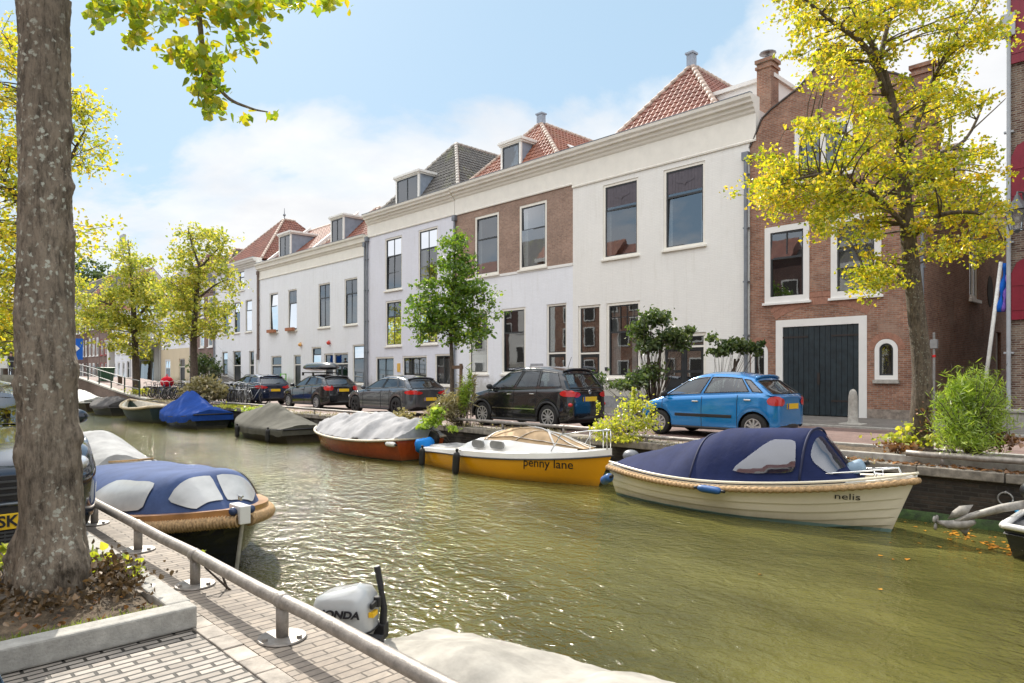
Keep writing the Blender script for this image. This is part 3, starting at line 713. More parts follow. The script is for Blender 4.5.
# ---- long low white house
def long_white_house():
    ox = -52.6; W = 15.75
    t = thing('house', 'wide low white house with two dormers and four tall upper windows, two with flower boxes', 'house', (ox, D, 0))
    up = [Wp(ox, *q) for q in ((269.6, 278, 292.5, 332), (288, 296.8, 289, 330), (318.3, 330, 284, 327.8), (344.4, 357.4, 278.5, 325.5))]
    z0 = sum(q[2] for q in up)/4; z1 = sum(q[3] for q in up)/4; up = [(q[0], q[1], z0, z1) for q in up]
    wd = [Wp(ox, *q) for q in ((311.5, 321.2, 347, 368), (352.6, 364, 344.6, 384))]
    dr = [Wp(ox, *q) for q in ((270.9, 281.4, 347, 392), (293.6, 300.7, 347, 392), (324, 333, 347, 392), (333.6, 348, 347, 392))]
    dr = [(q[0], q[1], GZ, 2.85) for q in dr]
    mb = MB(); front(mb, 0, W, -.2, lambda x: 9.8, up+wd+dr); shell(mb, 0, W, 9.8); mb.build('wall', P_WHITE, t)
    for i, q in enumerate(up):
        f = window(t, *q, mid=.68, sb=.04, fw=.08, curtain=(.62, 'net') if i > 1 else (.2, 'side'), rows=(1, 1), cols=2 if i > 1 else 1)
        if i < 2:
            mb = MB(); mb.box(q[0]+.1, q[1]-.1, -.3, -.1, q[2]-.02, q[2]+.2); fb = mb.build('flower_box', plain('terracotta', (.4, .16, .08), .8), f)
    for q in wd: window(t, *q, mid=.66, sb=.04, fw=.08)
    for i, q in enumerate(dr): door(t, *q, leaf_h=2.05, sb=.06, glazed=i in (0, 3), leaves=2 if i == 3 else 1)
    cornice(t, 0, W-.02, 10.05, .35, 1.25); mb = MB(); mb.box(0, W, -.03, 0, -.1, .35); mb.build('plinth', PLINTH, t)
    rf = front_gable_roof(t, 1.0, 8.2, .3, 7.4, 10.0, 13.0, TILE_RED, CAPT)
    rf2 = hip_roof(t, 8.4, 15.6, .3, 9, 10.0, 12.9, 3.2, 6.4, TILE_RED, CAPT)
    for (a, b, yy) in ((278.8, 290.5, 0), (330.5, 343.5, 0)):
        x0 = on_v(a, 150, 23.5)[0]-ox; x1 = on_v(b, 150, 23.5)[0]-ox; dormer(t, x0, x1, 10.1, 12.1 if yy == 0 else 12, .5, 3.2, 2)
    mb = MB()
    for x in (8.25, 1.0):
        mb = MB(); mb.add([(x-.14, .25, 10.05), (x+.14, .25, 10.05), (x+.14, 3.85, 13.15), (x-.14, 3.85, 13.15), (x-.14, .25, 10.3), (x+.14, .25, 10.3), (x+.14, 3.85, 13.4), (x-.14, 3.85, 13.4)], [(0, 3, 2, 1), (4, 5, 6, 7), (0, 1, 5, 4), (1, 2, 6, 5), (2, 3, 7, 6), (3, 0, 4, 7)]); mb.build('verge_board', WHITE, rf)
    downpipe(t, .15, 2.6, 9.5, .09, mat=plain('brown_pipe', (.18, .13, .11), .6)); downpipe(t, 15.6, .1, 9.6, .055)
    for px, c in ((301.5, (.75, .4, .12)), (330, (.6, .05, .03))):
        p = on_v(px, 345, 23)[0]-ox; mb = MB(); mb.ball((p, -.12, 3.55), .13, 6); mb.tube([(p, 0, 3.7), (p, -.12, 3.7), (p, -.12, 3.6)], .02, 6); mb.build('wall_lamp', plain('lamp_shade_%d' % px, c, .4), t)
long_white_house()
def far_white_house():
    ox = -61.5; W = 8.85
    t = thing('house', 'narrow white house with steep red pyramid roof, behind the bicycles', 'house', (ox, D, 0))
    H = [Wp(ox, *q) for q in ((238.5, 244.2, 270.6, 290.5), (222.7, 228.4, 303.5, 334), (233.8, 240, 302, 333), (245.3, 252, 300, 332), (222, 227.6, 351.7, 376))]
    H[1:4] = [(q[0], q[1], H[2][2], H[2][3]) for q in H[1:4]]
    Dr = [Wp(ox, *q) for q in ((232.7, 240.8, 351, 392), (249, 253.9, 351, 392), (255.9, 260, 354, 392))]; Dr = [(q[0], min(q[1], W-.1), GZ, q[3]) for q in Dr]
    mb = MB(); front(mb, 0, W, -.2, lambda x: 10.4, H+Dr); shell(mb, 0, W, 10.4); mb.build('wall', P_WHITE, t)
    for q in H: window(t, *q, mid=.68, fw=.07, sb=.05)
    for q in Dr: door(t, *q, fw=.07)
    cornice(t, -.1, W+.1, 10.6, .5, .55, mat=WHITE)
    rf = hip_roof(t, .2, W, .3, 9, 10.6, 14.9, 4.2, 5.2, TILE_RED, CAPT)
    mb = MB(); mb.tube([(4.6, 4.2, 14.9), (4.6, 4.2, 15.9)], [.05, .02], 6); mb.ball((4.6, 4.2, 15.3), .12, 6); mb.build('finial', ZINC, rf)
    downpipe(t, .1, .1, 10, .06)
far_white_house()
def simple_house(px0, px1, zt, zr, mat, rmat, floors, cols, label, fmat=WHITE, gable=False, ground=None, v=D, zwin=None, cap=None, wide=.55, smat=None, mat0=None, z0h=3.4):
    X0 = on_v(px0, 0, v)[0]; X1 = on_v(px1, 0, v)[0]; W = X1-X0
    t = thing('house', label, 'house', (X0, v, 0))
    holes = []; sp = W/cols
    fh = (zt-z0h-.6)/max(1, floors-1) if floors > 1 else 3
    for f in range(floors):
        zb = .9 if f == 0 else z0h+.5+(f-1)*fh; zh = 3.0 if f == 0 else zb+fh*.68
        for c in range(cols):
            xm = sp*(c+.5); holes.append((xm-sp*wide/2, xm+sp*wide/2, zb if not (f == 0 and c == cols-1) else GZ, zh))
    mb = MB(); front(mb, 0, W, z0h if mat0 else -.2, lambda x: zt, holes if not mat0 else [h for h in holes if h[2] > z0h]); shell(mb, 0, W, zt); mb.build('wall', mat, t)
    if mat0:
        mb = MB(); front(mb, 0, W, -.2, lambda x: z0h, [h for h in holes if h[2] < z0h]); mb.build('ground_floor_wall', mat0, t)
    for h in holes:
        if h[2] < .5: door(t, *h, fw=.09)
        else: window(t, *h, mid=.6, fw=.13, sb=.02, fmat=fmat, smat=smat or fmat, cols=2, detail=1)
    cornice(t, -.01, W-.01, zt+.25, .4, .7, mat=fmat)
    if zr > zt+.5:
        (hip_roof(t, .1, W-.1, .3, 9, zt+.2, zr, 3, 6, rmat, CAPT) if gable else front_gable_roof(t, .05, W-.05, .3, 9, zt+.2, zr, rmat, CAPT))
    return t
simple_house(190, 214.6, 9.4, 13.2, BRK_D, TILE_GREY, 3, 3, 'brown brick house with arched white window heads left of the narrow white house', gable=True)
simple_house(161, 189.5, 8.0, 13.6, P_WHITE, TILE_RED, 2, 2, 'cream and white house behind the second yellow tree, red gable roof showing above the crown', gable=True, mat0=P_YEL, z0h=4.0, wide=.4)
def shop():
    X0 = on_v(131, 0, D)[0]; X1 = on_v(160.5, 0, D)[0]; W = X1-X0
    t = thing('shop_building', 'grey fronted shop with glazed entrance and wide flat canopy behind the bicycles', 'building', (X0, D, 0))
    hs = [(.8+1.2, 8.2, GZ+.2, 4.3), (9.6, W-.6, GZ+.2, 4.3), (2, 8, 6.6, 9.2), (9.6, W-.8, 6.6, 9.2)]
    mb = MB(); front(mb, 0, W, -.2, lambda x: 10, hs); shell(mb, 0, W, 10); mb.build('wall', plaster('plaster_grey', (.5, .5, .46)), t)
    for q in hs: window(t, *q, mid=.7, cols=2, fw=.18, fmat=plain('grey_frame', (.35, .36, .35), .5), detail=1, curtain=(.3, 'side'), rows=(0, 0))
    mb = MB(); mb.box(.2, W, -2.6, 0, 4.7, 5.1); mb.box(.1, W+.1, -2.7, 0, 5.1, 5.25); mb.build('canopy', plain('canopy_grey', (.55, .55, .52), .6), t)
    for x in (.7, W-.6): mb = MB(); mb.box(x-.35, x+.35, -2.5, -1.9, -.1, 4.7); mb.build('column', WHITE, t, bevel=.03)
    cornice(t, 0, W, 10.2, .4, .7, mat=WHITE); front_gable_roof(t, 0, W, .3, 10, 10.1, 13.5, TILE_GREY, CAPG)
shop()
simple_house(112, 130.5, 8.5, 13, P_WHITE, TILE_RED2, 3, 4, 'greyish white row house with narrow windows right of the crimson framed one')
simple_house(99.5, 111.7, 10, 15, BRK_D, TILE_RED, 3, 3, 'pinkish brick row house with crimson trim beyond the bridge ramp', fmat=plain('crimson_trim', (.35, .04, .05), .5), smat=WHITE)
simple_house(88, 99.2, 11, 16.5, BRK_D, TILE_GREY, 3, 3, 'pale red brick row house with grey brown roof beyond the bridge ramp')
simple_house(75, 87.7, 10.5, 16, BRK_C, TILE_RED, 3, 4, 'dark purple brick row house with tall white windows at the far left')
simple_house(40, 74.5, 11, 16, BRK_A, TILE_GREY, 3, 8, 'brown terrace at the far end, mostly hidden by the big trunk')
simple_house(-60, 39, 9, 13, P_WHITE, TILE_GREY, 3, 16, 'pale distant terrace glimpsed left of the big trunk')
# ---- brick warehouse with garage doors
def arch_fill(mb, x0, x1, zs, z1, y, n=14, seg=None):
    """plane pieces between an arch and the square head of its opening; returns arc points"""
    xm = (x0+x1)/2; hw = (x1-x0)/2; arc = []
    for i in range(n+1):
        a = pi-pi*i/n; arc.append((xm+hw*cos(a), zs+hw*sin(a)*(z1-zs)/hw))
    for (p, q) in zip(arc, arc[1:]): mb.quad((p[0], y, p[1]), (q[0], y, q[1]), (q[0], y, z1+.001), (p[0], y, z1+.001))
    return arc
def arched_window(t, x0, x1, z0, zs, z1, fw=.13):
    xm = (x0+x1)/2; hw = (x1-x0)/2; n = 16
    def arcp(off): return [(xm+(hw-off)*cos(pi-pi*i/n), zs+(z1-zs-off)*sin(pi-pi*i/n)) for i in range(n+1)]
    def frame(o0, o1, y0, y1, mat, name, par):
        A = [(x0+o0, z0+o0)]+arcp(o0)+[(x1-o0, z0+o0)]; B = [(x0+o1, z0+o1)]+arcp(o1)+[(x1-o1, z0+o1)]
        mb = MB(); m = len(A)
        for i in range(m):
            j = (i+1) % m; a, b, c, d = A[i], A[j], B[j], B[i]
            mb.add([(a[0], y0, a[1]), (b[0], y0, b[1]), (c[0], y0, c[1]), (d[0], y0, d[1]), (a[0], y1, a[1]), (b[0], y1, b[1]), (c[0], y1, c[1]), (d[0], y1, d[1])],
                   [(0, 1, 2, 3), (4, 7, 6, 5), (0, 4, 5, 1), (2, 6, 7, 3)])
        return mb.build(name, mat, par)
    f = frame(0, fw, -.02, .12, WHITE, 'window', t)
    frame(fw, fw+.05, .02, .08, DARKSASH, 'sash', f)
    B = [(x0+fw, z0+fw)]+arcp(fw)+[(x1-fw, z0+fw)]
    mb = MB(); mb.add([(p[0], .05, p[1]) for p in B], [tuple(range(len(B)))]); mb.box(xm-.015, xm+.015, .03, .07, z0+fw+.05, z1-fw-.06, 0); mb.build('pane', GLASS, f)
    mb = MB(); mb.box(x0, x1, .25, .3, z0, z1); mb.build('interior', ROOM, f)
    mb = MB(); mb.box(x0-.04, x1+.04, -.1, .05, z0-.12, z0-.003); mb.build('sill', STONE, f, bevel=.01)
    return f
def brick_house():
    ox = -11.8; W = 5.51
    t = thing('warehouse', 'red brick gabled warehouse with dark wooden garage doors in a white frame', 'house', (ox, D, 0))
    a = Wp(ox, 765, 809.5, 225, 301.7); b = Wp(ox, 831, 881.5, 215, 295); b = (b[0], b[1], a[2], a[3]); top = Wp(ox, 795, 853, 121.5, 177)
    g = Wp(ox, 776, 867, 318, 400); g = (g[0], g[1], GZ, g[3]); ar = Wp(ox, 874.8, 898, 339, 379.6); al = Wp(ox, 751.5, 768, 346, 379)
    al = (.04, al[1], ar[2], ar[3])
    prof = [(0, 9.45), (.18, 9.75), (.45, 10.35), (.8, 10.6), (1.75, 11.05), (2.28, 11.5), (2.33, 12.1), (3.18, 12.1), (3.23, 11.5), (3.76, 11.05), (4.7, 10.6), (5.05, 10.35), (5.33, 9.75), (5.51, 9.45)]
    def zt(x):
        for p, q in zip(prof, prof[1:]):
            if p[0] <= x <= q[0]+1e-6: return p[1]+(q[1]-p[1])*(x-p[0])/(q[0]-p[0])
        return 9.45
    holes = [a, b, top, g, ar, al]
    mb = MB(); front(mb, 0, W, -.2, zt, holes, .22, step=.11)
    for q in (ar, al): arch_fill(mb, q[0], q[1], q[3]-(q[1]-q[0])*.5, q[3], -.001)
    mb.quad((0, 11, 0), (0, 0, 0), (0, 0, 9.4), (0, 11, 9.4)); 
    # thickness of the gable parapet
    for p, q in zip(prof, prof[1:]): mb.quad((p[0], 0, p[1]), (q[0], 0, q[1]), (q[0], .3, q[1]), (p[0], .3, p[1]))
    mb.quad((W, 0, 7.1), (W, .3, 7.1), (W, .3, 9.45), (W, 0, 9.45))
    mb.add([(p[0], .3, p[1]) for p in prof]+[(W, .3, 7.1), (0, .3, 7.1)], [tuple(range(len(prof)+2))])
    mb.build('front_wall', BRK_B, t)
    mb = MB()
    for p, q in zip(prof, prof[1:]):
        d = Vector((q[0]-p[0], 0, q[1]-p[1])).normalized(); n = Vector((-d.z, 0, d.x))*.05
        A = [Vector((p[0], -.04, p[1]))+n*.05, Vector((q[0], -.04, q[1]))+n*.05, Vector((q[0], -.04, q[1]))+n, Vector((p[0], -.04, p[1]))+n]
        mb.add(A+[v+Vector((0, .38, 0)) for v in A], [(0, 1, 2, 3), (7, 6, 5, 4), (0, 4, 5, 1), (2, 6, 7, 3), (1, 5, 6, 2), (3, 7, 4, 0)])
    mb.build('gable_coping', plain('dark_coping', (.07, .06, .055), .7), t)
    # side wall along the alley, with openings (mapped along y)
    SW = MB()
    def Y(px):                                # v of a pixel column on the plane X = -6.29
        du, dv = dirs(px); return 6.29*dv/du-D
    def Z(px, py):
        du, dv = dirs(px); return EYE+(HY-py)*(6.29/du)/F
    wy0, wy1 = Y(969.5), Y(978); hz0, hz1 = Z(973, 299), Z(973, 222)
    dy0, dy1 = Y(996), Y(1001)
    holes2 = [(wy0, wy1, hz0, hz1), (dy0, dy1, 0, Z(998, 332))]
    for px in (938.5, 955, 968, 983):
        zc = Z(px, 321); holes2.append((Y(px)-.045, Y(px)+.045, zc-.85 if px < 960 else zc-.55, zc+.65 if px < 960 else zc+.45))
    front(SW, 0, 14, -.2, lambda x: 7.1, holes2, .2)
    SW.v = [(W-y, x, z) for (x, y, z) in SW.v]          # turn the front wall into the side wall
    SW.build('side_wall', BRK_B, t)
    mb = MB(); mb.box(W-.5, W-.21, .3, 13, .2, 7.0); mb.build('inner_wall', ROOM, t)
    def side_box(y0, y1, z0, z1, d0, d1, mbb): mbb.box(W-d1, W-d0, y0, y1, z0, z1)
    mb = MB(); s = .14
    for q in ((wy0, wy0+s, hz0, hz1), (wy1-s, wy1, hz0, hz1), (wy0+s, wy1-s, hz1-s, hz1), (wy0+s, wy1-s, hz0, hz0+s), ((wy0+wy1)/2-.05, (wy0+wy1)/2+.05, hz0+s, hz1-s)): side_box(*q, .03, .12, mb)
    mb.box(W-.1, W+.1, wy0-.1, wy1+.1, hz0-.12, hz0-.003)
    f = mb.build('window', CREAM, t); mb = MB(); side_box(wy0+s, wy1-s, hz0+s, hz1-s, .07, .075, mb); mb.build('pane', GLASS, f)
    mb = MB(); side_box(dy0+.01, dy1-.01, .05, Z(998, 332)-.02, .1, .15, mb); mb.build('side_door', plain('pale_door', (.55, .52, .47), .6), t)
    oy, oz = Y(990), Z(990, 291.5); mb = MB(); mb.lathe([(0, .012), (.5, .012), (.55, .02), (.6, .0)], (W, oy, oz), 'x', 20); mb.v = [(x, oy+(y-oy)*.75, oz+(z-oz)*1.0) for x, y, z in mb.v]; mb.build('oval_vent', ROOM, t)
    mb = MB(); mb.box(W-.3, W+.25, .3, 14.2, 7.1, 7.34); mb.box(W+.002, W+.06, .02, 14.2, 6.88, 7.1); mb.build('eave_gutter', WHITE, t)
    mb = MB(); rise = 10.9-7.2; hw = W/2; Ls = sqrt(rise**2+hw**2)
    slope(mb, (W+.2, .3, 7.3), (0, 1, 0), (-hw-.2, 0, rise), Ls, lambda q: 0, lambda q: 13.9); slope(mb, (0, 14.2, 7.3), (0, -1, 0), (hw, 0, rise), Ls, lambda q: 0, lambda q: 13.9)
    rf = mb.build('roof', TILE_RED2, t); mb = MB(); hiptiles(mb, (W/2, .3, 11), (W/2, 14.2, 11)); mb.build('ridge_tiles', CAPT, rf)
    mb = MB(); mb.box(W-1.9, W-.5, 5.2, 5.3, 8.2, 9.5); mb.box(W-1.9, W-.4, 5.2, 6.8, 9.5, 9.62); mb.box(W-.55, W-.5, 5.2, 6.7, 8.0, 9.5); mb.build('roof_dormer', WHITE, rf)
    p = at(925, 64, 22.5); chimney(t, p.x-ox-.35, p.x-ox+.3, p.y-D-.2, p.y-D+.5, 7.5, p.z-.05, BRK_B, False)
    for q in (a, b): window(t, *q, mid=.6, cols=1, rows=(1, 1), fw=.2, sb=-.03, fmat=WHITE)
    for q in (a, b):
        mb = MB(); xm = (q[0]+q[1])/2; mb.box(xm-.02, xm+.02, .005, .04, q[2]+(q[3]-q[2])*.62, q[3]-.25); mb.build('glazing_bar', DARKSASH, t)
    window(t, *top, mid=.5, cols=4, rows=(1, 1), fw=.17, sb=-.03, fmat=WHITE); xm = (top[0]+top[1])/2
    mb = MB(); mb.box(xm-.09, xm+.09, -.035, .1, top[2]+.14, top[3]-.17); mb.build('mullion', WHITE, t)
    arched_window(t, *ar[:3], ar[3]-(ar[1]-ar[0])*.5, ar[3]); arched_window(t, *al[:3], al[3]-(al[1]-al[0])*.5, al[3])
    fr = door(t, *g, leaf_h=4, fw=.24, sb=-.02, fmat=WHITE, dmat=plain('garage_green', (.018, .03, .038), .45, var=.3, scale=4), leaves=2, planks=True)
    HI = plain('hinge_iron', (.03, .022, .02), .5)
    for k in (0, 1):
        x0 = g[0]+.2 if k == 0 else g[1]-1.1
        for zz in (g[3]-.62, .55): mb = MB(); mb.box(x0, x0+.9, .0, .018, zz, zz+.06); mb.build('strap_hinge', HI, fr)
    mb = MB(); mb.box((g[0]+g[1])/2-.06, (g[0]+g[1])/2+.02, -.03, .018, 1.1, 1.5); mb.build('lock_plate', HI, fr)
    # segmental relieving arch above the doors and round ones over the small windows
    def arch_bricks(xm, zc, r0, r1, a0, a1, n, name):
        mb = MB()
        for i in range(n):
            b0 = a0+(a1-a0)*(i+.06)/n; b1 = a0+(a1-a0)*(i+.94)/n
            P = [(xm+r*cos(b), zc+r*sin(b)) for r, b in ((r0, b0), (r1, b0), (r1, b1), (r0, b1))]
            mb.prism(P, -.012, .05)
        mb.build(name, plain('arch_brick', (.38, .19, .13), .8, var=.18, scale=9), t)
    xm = (g[0]+g[1])/2; hw = (g[1]-g[0])/2+.0; sag = .42; rr = (hw*hw+sag*sag)/(2*sag); zc = g[3]+.03+sag-rr; an = math.asin(hw/rr)
    arch_bricks(xm, zc, rr, rr+.24, pi/2+an, pi/2-an, 62, 'relieving_arch'); arch_bricks(xm, zc, rr+.255, rr+.42, pi/2+an, pi/2-an, 64, 'relieving_arch')
    for q in (ar, al):
        hw = (q[1]-q[0])/2; arch_bricks((q[0]+q[1])/2, q[3]-hw, hw+.02, hw+.2, pi, 0, 22, 'window_arch')
    for xa, xb in ((0, g[0]-.004), (g[1]+.004, W)): mb = MB(); mb.box(xa, xb, -.014, -.002, 0, .35); mb.build('worn_plinth', plain('worn_plinth', (.30, .25, .21), .9, var=.35, scale=5, bmp=.5), t)
    downpipe(t, W-.05, 0, 6.9, .05, False, -.08)
brick_house()

# ---- right-hand house with red shutters, across the alley
def shutter_house():
    ox = -4.25; v = 22.8
    t = thing('house', 'dark brick house with crimson shutters at the right edge', 'house', (ox, v, 0))
    Wd = 7
    def q(px0, px1, yt, yb):
        return on_v(px0, 0, v-.1)[0]-ox, on_v(px1, 0, v-.1)[0]-ox, on_v(1016, yb, v)[1], on_v(1016, yt, v)[1]
    holes = [(1.2, 2.3, on_v(1016, 62, v)[1], 12.9), (1.2, 2.3, on_v(1016, 204, v)[1], on_v(1016, 146, v)[1]), (1.2, 2.3, on_v(1016, 318, v)[1], on_v(1016, 262, v)[1])]
    brk = brick('facade_brick_varied', (.13, .055, .04), (.33, .24, .18), (.36, .33, .28), .21, .06, .012, 'wall', .85, None, .6)
    mb = MB(); front(mb, 0, Wd, -.2, lambda x: 15, holes); shell(mb, 0, Wd, 15, 12); mb.build('wall', brk, t)
    red = plain('shutter_crimson', (.22, .008, .028), .4, var=.1, scale=3)
    for h in holes:
        window(t, *h, mid=.5, fw=.1, fmat=WHITE)
        mb = MB(); x0 = .12; x1 = 1.12; z0, z1 = h[2]-.05, h[3]+.1
        mb.prism([(x0, z0), (x1, z0), (x1, z1), (x0+.35, z1), (x0+.12, z1-.12), (x0, z1-.4)], -.09, -.04)
        mb.box(x0+.01, x1, -.105, -.091, z0+.25, z0+.33); mb.box(x0+.01, x1, -.105, -.091, z1-.75, z1-.67)
        for k in range(1, 5): mb.box(x0+.2*k-.004, x0+.2*k+.004, -.094, -.0905, z0+.02, z1-.42)
        mb.build('shutter', red, t)
    mb = MB(); mb.tube([(.06, -.09, .35), (.06, -.09, 14)], .052, 10); mb.box(-.1, .22, -.2, -.02, 10.6, 11.2)
    for z in (2, 5, 8): mb.box(-.05, .17, -.1, 0, z, z+.05)
    mb.build('downpipe', plain('white_pipe', (.42, .45, .48), .4, var=.08), t)
    mb = MB(); mb.box(-.1, Wd, -.75, -.05, -.1, .42); mb.box(-.15, Wd, -.8, -.0, .42, .5); mb.build('stone_stoop', STONE, t, bevel=.02)
    l = thing('wall_lantern', 'grey glass street lantern on the wall at the right edge', 'lantern', (0, 0, 0))
    p = at(1017, 230, 18.0); l.location = (p.x, p.y, p.z)
    mb = MB(); n = 6
    def hexr(r, z): return [(r*cos(pi*2*k/n+.3), r*sin(pi*2*k/n+.3), z) for k in range(n)]
    A, B = hexr(.16, 0), hexr(.27, .5)
    for k in range(n): mb.quad(A[k], A[(k+1) % n], B[(k+1) % n], B[k])
    mb.build('glass', glass_mat('lantern_glass', .15, (.8, .8, .78)), l)
    mb = MB()
    for k in range(n): mb.tube([A[k], B[k]], .014, 5); mb.tube([B[k], B[(k+1) % n]], .016, 5); mb.tube([A[k], A[(k+1) % n]], .014, 5)
    mb.lathe([(.36, .5), (.33, .56), (.16, .72), (.1, .78), (.05, .9), (0, .95)], (0, 0, 0), 'z', 6); mb.tube([(0, 0, -.08), (0, 0, 0)], .05, 8)
    mb.build('frame', plain('lantern_grey', (.10, .105, .11), .5), l)
    mb = MB(); mb.ball((0, 0, .3), .06, 6); mb.build('bulb', plain('bulb_white', (.85, .85, .82), .3), l)
    dy = v-.0-p.y; mb = MB(); mb.tube([(.1, dy, .75), (.05, dy*.5, 1.05), (0, .05, 1.0), (0, 0, .9)], .025, 6); mb.tube([(.1, dy, .2), (.05, dy*.5, .98)], .015, 6); mb.build('bracket', plain('lantern_grey', (.1, .1, .1)), l)
shutter_house()

# ---- houses across the street behind the camera: they show in the window panes
random.seed(11)
xo = -70.0; k = 0
opp = [(BRK_C, TILE_RED, 11.2, 14.2), (P_CREAM, TILE_GREY, 10.6, 13.2), (BRK_B, TILE_RED2, 11.4, 14.6), (BRK_A, TILE_RED, 10.9, 14)]
for i in range(8):
    m, tl, z1, z2 = opp[i % 4]; Wd = 9.6
    t = thing('row_house', 'row house across the canal seen only mirrored in window panes', 'house', (xo+i*Wd, -9, 0), 0, 'row houses mirrored in the panes')
    hs = []
    for zf in (1, 4.4, 7.0):
        for c in range(3): hs.append((1.2+c*2.9, 2.6+c*2.9, zf, zf+(2 if zf < 5 else 1.7)))
    mb = MB(); mb.box(0, Wd-.02, -8, 0, -.2, z1); mb.build('wall', m, t)
    mb = MB()
    for h in hs: mb.box(h[0], h[1], .002, .05, h[2], h[3])
    mb.build('window_frames', WHITE, t)
    mb = MB()
    for h in hs: mb.box(h[0]+.12, h[1]-.12, .052, .06, h[2]+.12, h[3]-.12)
    mb.build('window_panes', ROOM, t)
    mb = MB(); mb.box(0, Wd-.02, -.1, .4, z1-.4, z1); mb.build('cornice', WHITE, t)
    mb = MB(); mb.add([(0, .1, z1), (Wd-.02, .1, z1), (Wd-.02, -8, z1), (0, -8, z1), (0, -4, z2+1), (Wd-.02, -4, z2+1)], [(0, 1, 5, 4), (2, 3, 4, 5), (1, 2, 5), (3, 0, 4)]); mb.build('roof', tl, t)
# ------------------------------------------------------------------ boats (local: x from stern to bow, z above the water)
ANTIF = {'antifoul_teal': (.18, .33, .33), 'antifoul_dark': (.03, .028, .022)}
def sm(a, b, t): t = max(0, min(1, (t-a)/(b-a))); return t*t*(3-2*t)
def paint2(m, z, col, name):
    if name in MATS: return MATS[name]
    q = m.copy(); q.name = name; nt = q.node_tree; p = [n for n in nt.nodes if n.type == 'BSDF_PRINCIPLED'][0]
    src = p.inputs['Base Color'].links[0].from_socket; s = nn(nt, 'ShaderNodeSeparateXYZ'); nt.links.new(objco(nt), s.inputs[0])
    n = noise_tex(nt, objco(nt), 6, 4); zz = mathn(nt, 'ADD', s.outputs[2], mathn(nt, 'MULTIPLY', mathn(nt, 'SUBTRACT', n.outputs[0], .5), .02))
    f = mathn(nt, 'LESS_THAN', zz, z); out = mixc(nt, f, src, col)
    r = ramp(nt, [(z+.02, (1, 1, 1)), (z+.16, (0, 0, 0))]) if z >= 0 else None
    if r:
        nt.links.new(s.outputs[2], r.inputs[0]); n2 = noise_tex(nt, objco(nt), 3, 5, .7, (1, 1, .3)); g = mathn(nt, 'MULTIPLY', mathn(nt, 'MULTIPLY', r.outputs[0], n2.outputs[0]), .7); out = mixc(nt, g, out, (.12, .10, .05))
    nt.links.new(out, p.inputs['Base Color']); MATS[name] = q; return q
def drape_text(par, h, s, mat, tc, z0, size, shear, xs, off=.006, side=-1, bold=0):
    o = text_obj('lettering', s, mat, par, (0, 0, 0), (0, 0, 0), size, shear, .002, 1, bold); me = o.data
    cx = h.pt(tc, .8, side).x
    for v in me.vertices:
        X_ = cx+v.co.x*xs; Z_ = z0+v.co.y; t_ = tc; q = .8
        for k in range(8):
            P_ = h.pt(t_, q, side); t_ += (X_-P_.x)/h.L; P_ = h.pt(t_, q, side); zk = h.zk+(.12*sm(.75, 1, t_)); q = max(.05, min(1, (Z_-zk)/(h.sh(t_)-zk)))**(1/h.pz)
        P_ = h.pt(t_, q, side, off+max(0, v.co.z)*.5); v.co = (X_, P_.y, Z_)
    return o
class Hull:
    def __init__(s, L, B, fs, fm, fb, tw=.7, rake=.35, zk=-.35, py=.5, pz=1.5, full=2.3, tmax=.42):
        s.L, s.B, s.fs, s.fm, s.fb, s.tw, s.rake, s.zk, s.py, s.pz, s.full, s.tmax = L, B, fs, fm, fb, tw, rake, zk, py, pz, full, tmax
    def b(s, t):
        if t < s.tmax: return s.B/2*(s.tw+(1-s.tw)*sin(pi/2*t/s.tmax))
        return max(.004, s.B/2*(1-((t-s.tmax)/(1-s.tmax))**s.full))
    def sh(s, t):
        if t < .4: return s.fm+(s.fs-s.fm)*((.4-t)/.4)**2
        return s.fm+(s.fb-s.fm)*((t-.4)/.6)**2
    def pt(s, t, q, side, off=0):
        zk = s.zk+(.12*sm(.75, 1, t)); zs = s.sh(t)
        z = zk+(zs-zk)*q**s.pz; y = s.b(t)*q**(s.py+.35*sm(.6, 1, t))+off
        return Vector((s.L*(t*(1-s.rake/s.L))+s.rake*sm(.5, 1, t)*max(0, (z-zk)/(zs-zk))-.12*(1-sm(0, .2, t))*(1-(z-zk)/(zs-zk))*-1, side*y, z))
def hull_mesh(par, h, mats, planks=0, stripe=None, nt=40, name='hull', zsplit=None, thick=True):
    mb = MB()
    for side in (-1, 1):
        if planks:
            qs = []
            for k in range(planks):
                qs += [(.3+.7*k/planks if k else 0, .016), (.3+.7*(k+1)/planks-.001, .0)]
        else: qs = [(k/12, 0) for k in range(13)]
        def P(i, j, side=side):
            t = i/nt; q, o = qs[j]
            return h.pt(t, q, side, o if 0 < t < .985 else 0)
        base = len(mb.f); mb.grid(P, nt+1, len(qs))
    # transom
    n = len(qs); L_ = [h.pt(0, q, -1) for q, o in qs]; R_ = [h.pt(0, q, 1) for q, o in qs]
    for j in range(n-1): mb.quad(L_[j], R_[j], R_[j+1], L_[j+1])
    for fi, f in enumerate(mb.f):
        zc = sum(mb.v[i][2] for i in f)/len(f)
        if stripe and zc < stripe: mb.m[fi] = 1
        elif zsplit and mb.v[f[0]][2] >= zsplit: mb.m[fi] = 2
    mats = [paint2(mats[0], stripe if stripe is not None else .02, tuple(mats[1].diffuse_color[:3]) if False else ANTIF.get(mats[1].name, (.03, .028, .022)), mats[0].name+'_bottom_%s' % stripe)]; mb.m = [0]*len(mb.m)
    return mb.build(name, mats, par, smooth=not planks)
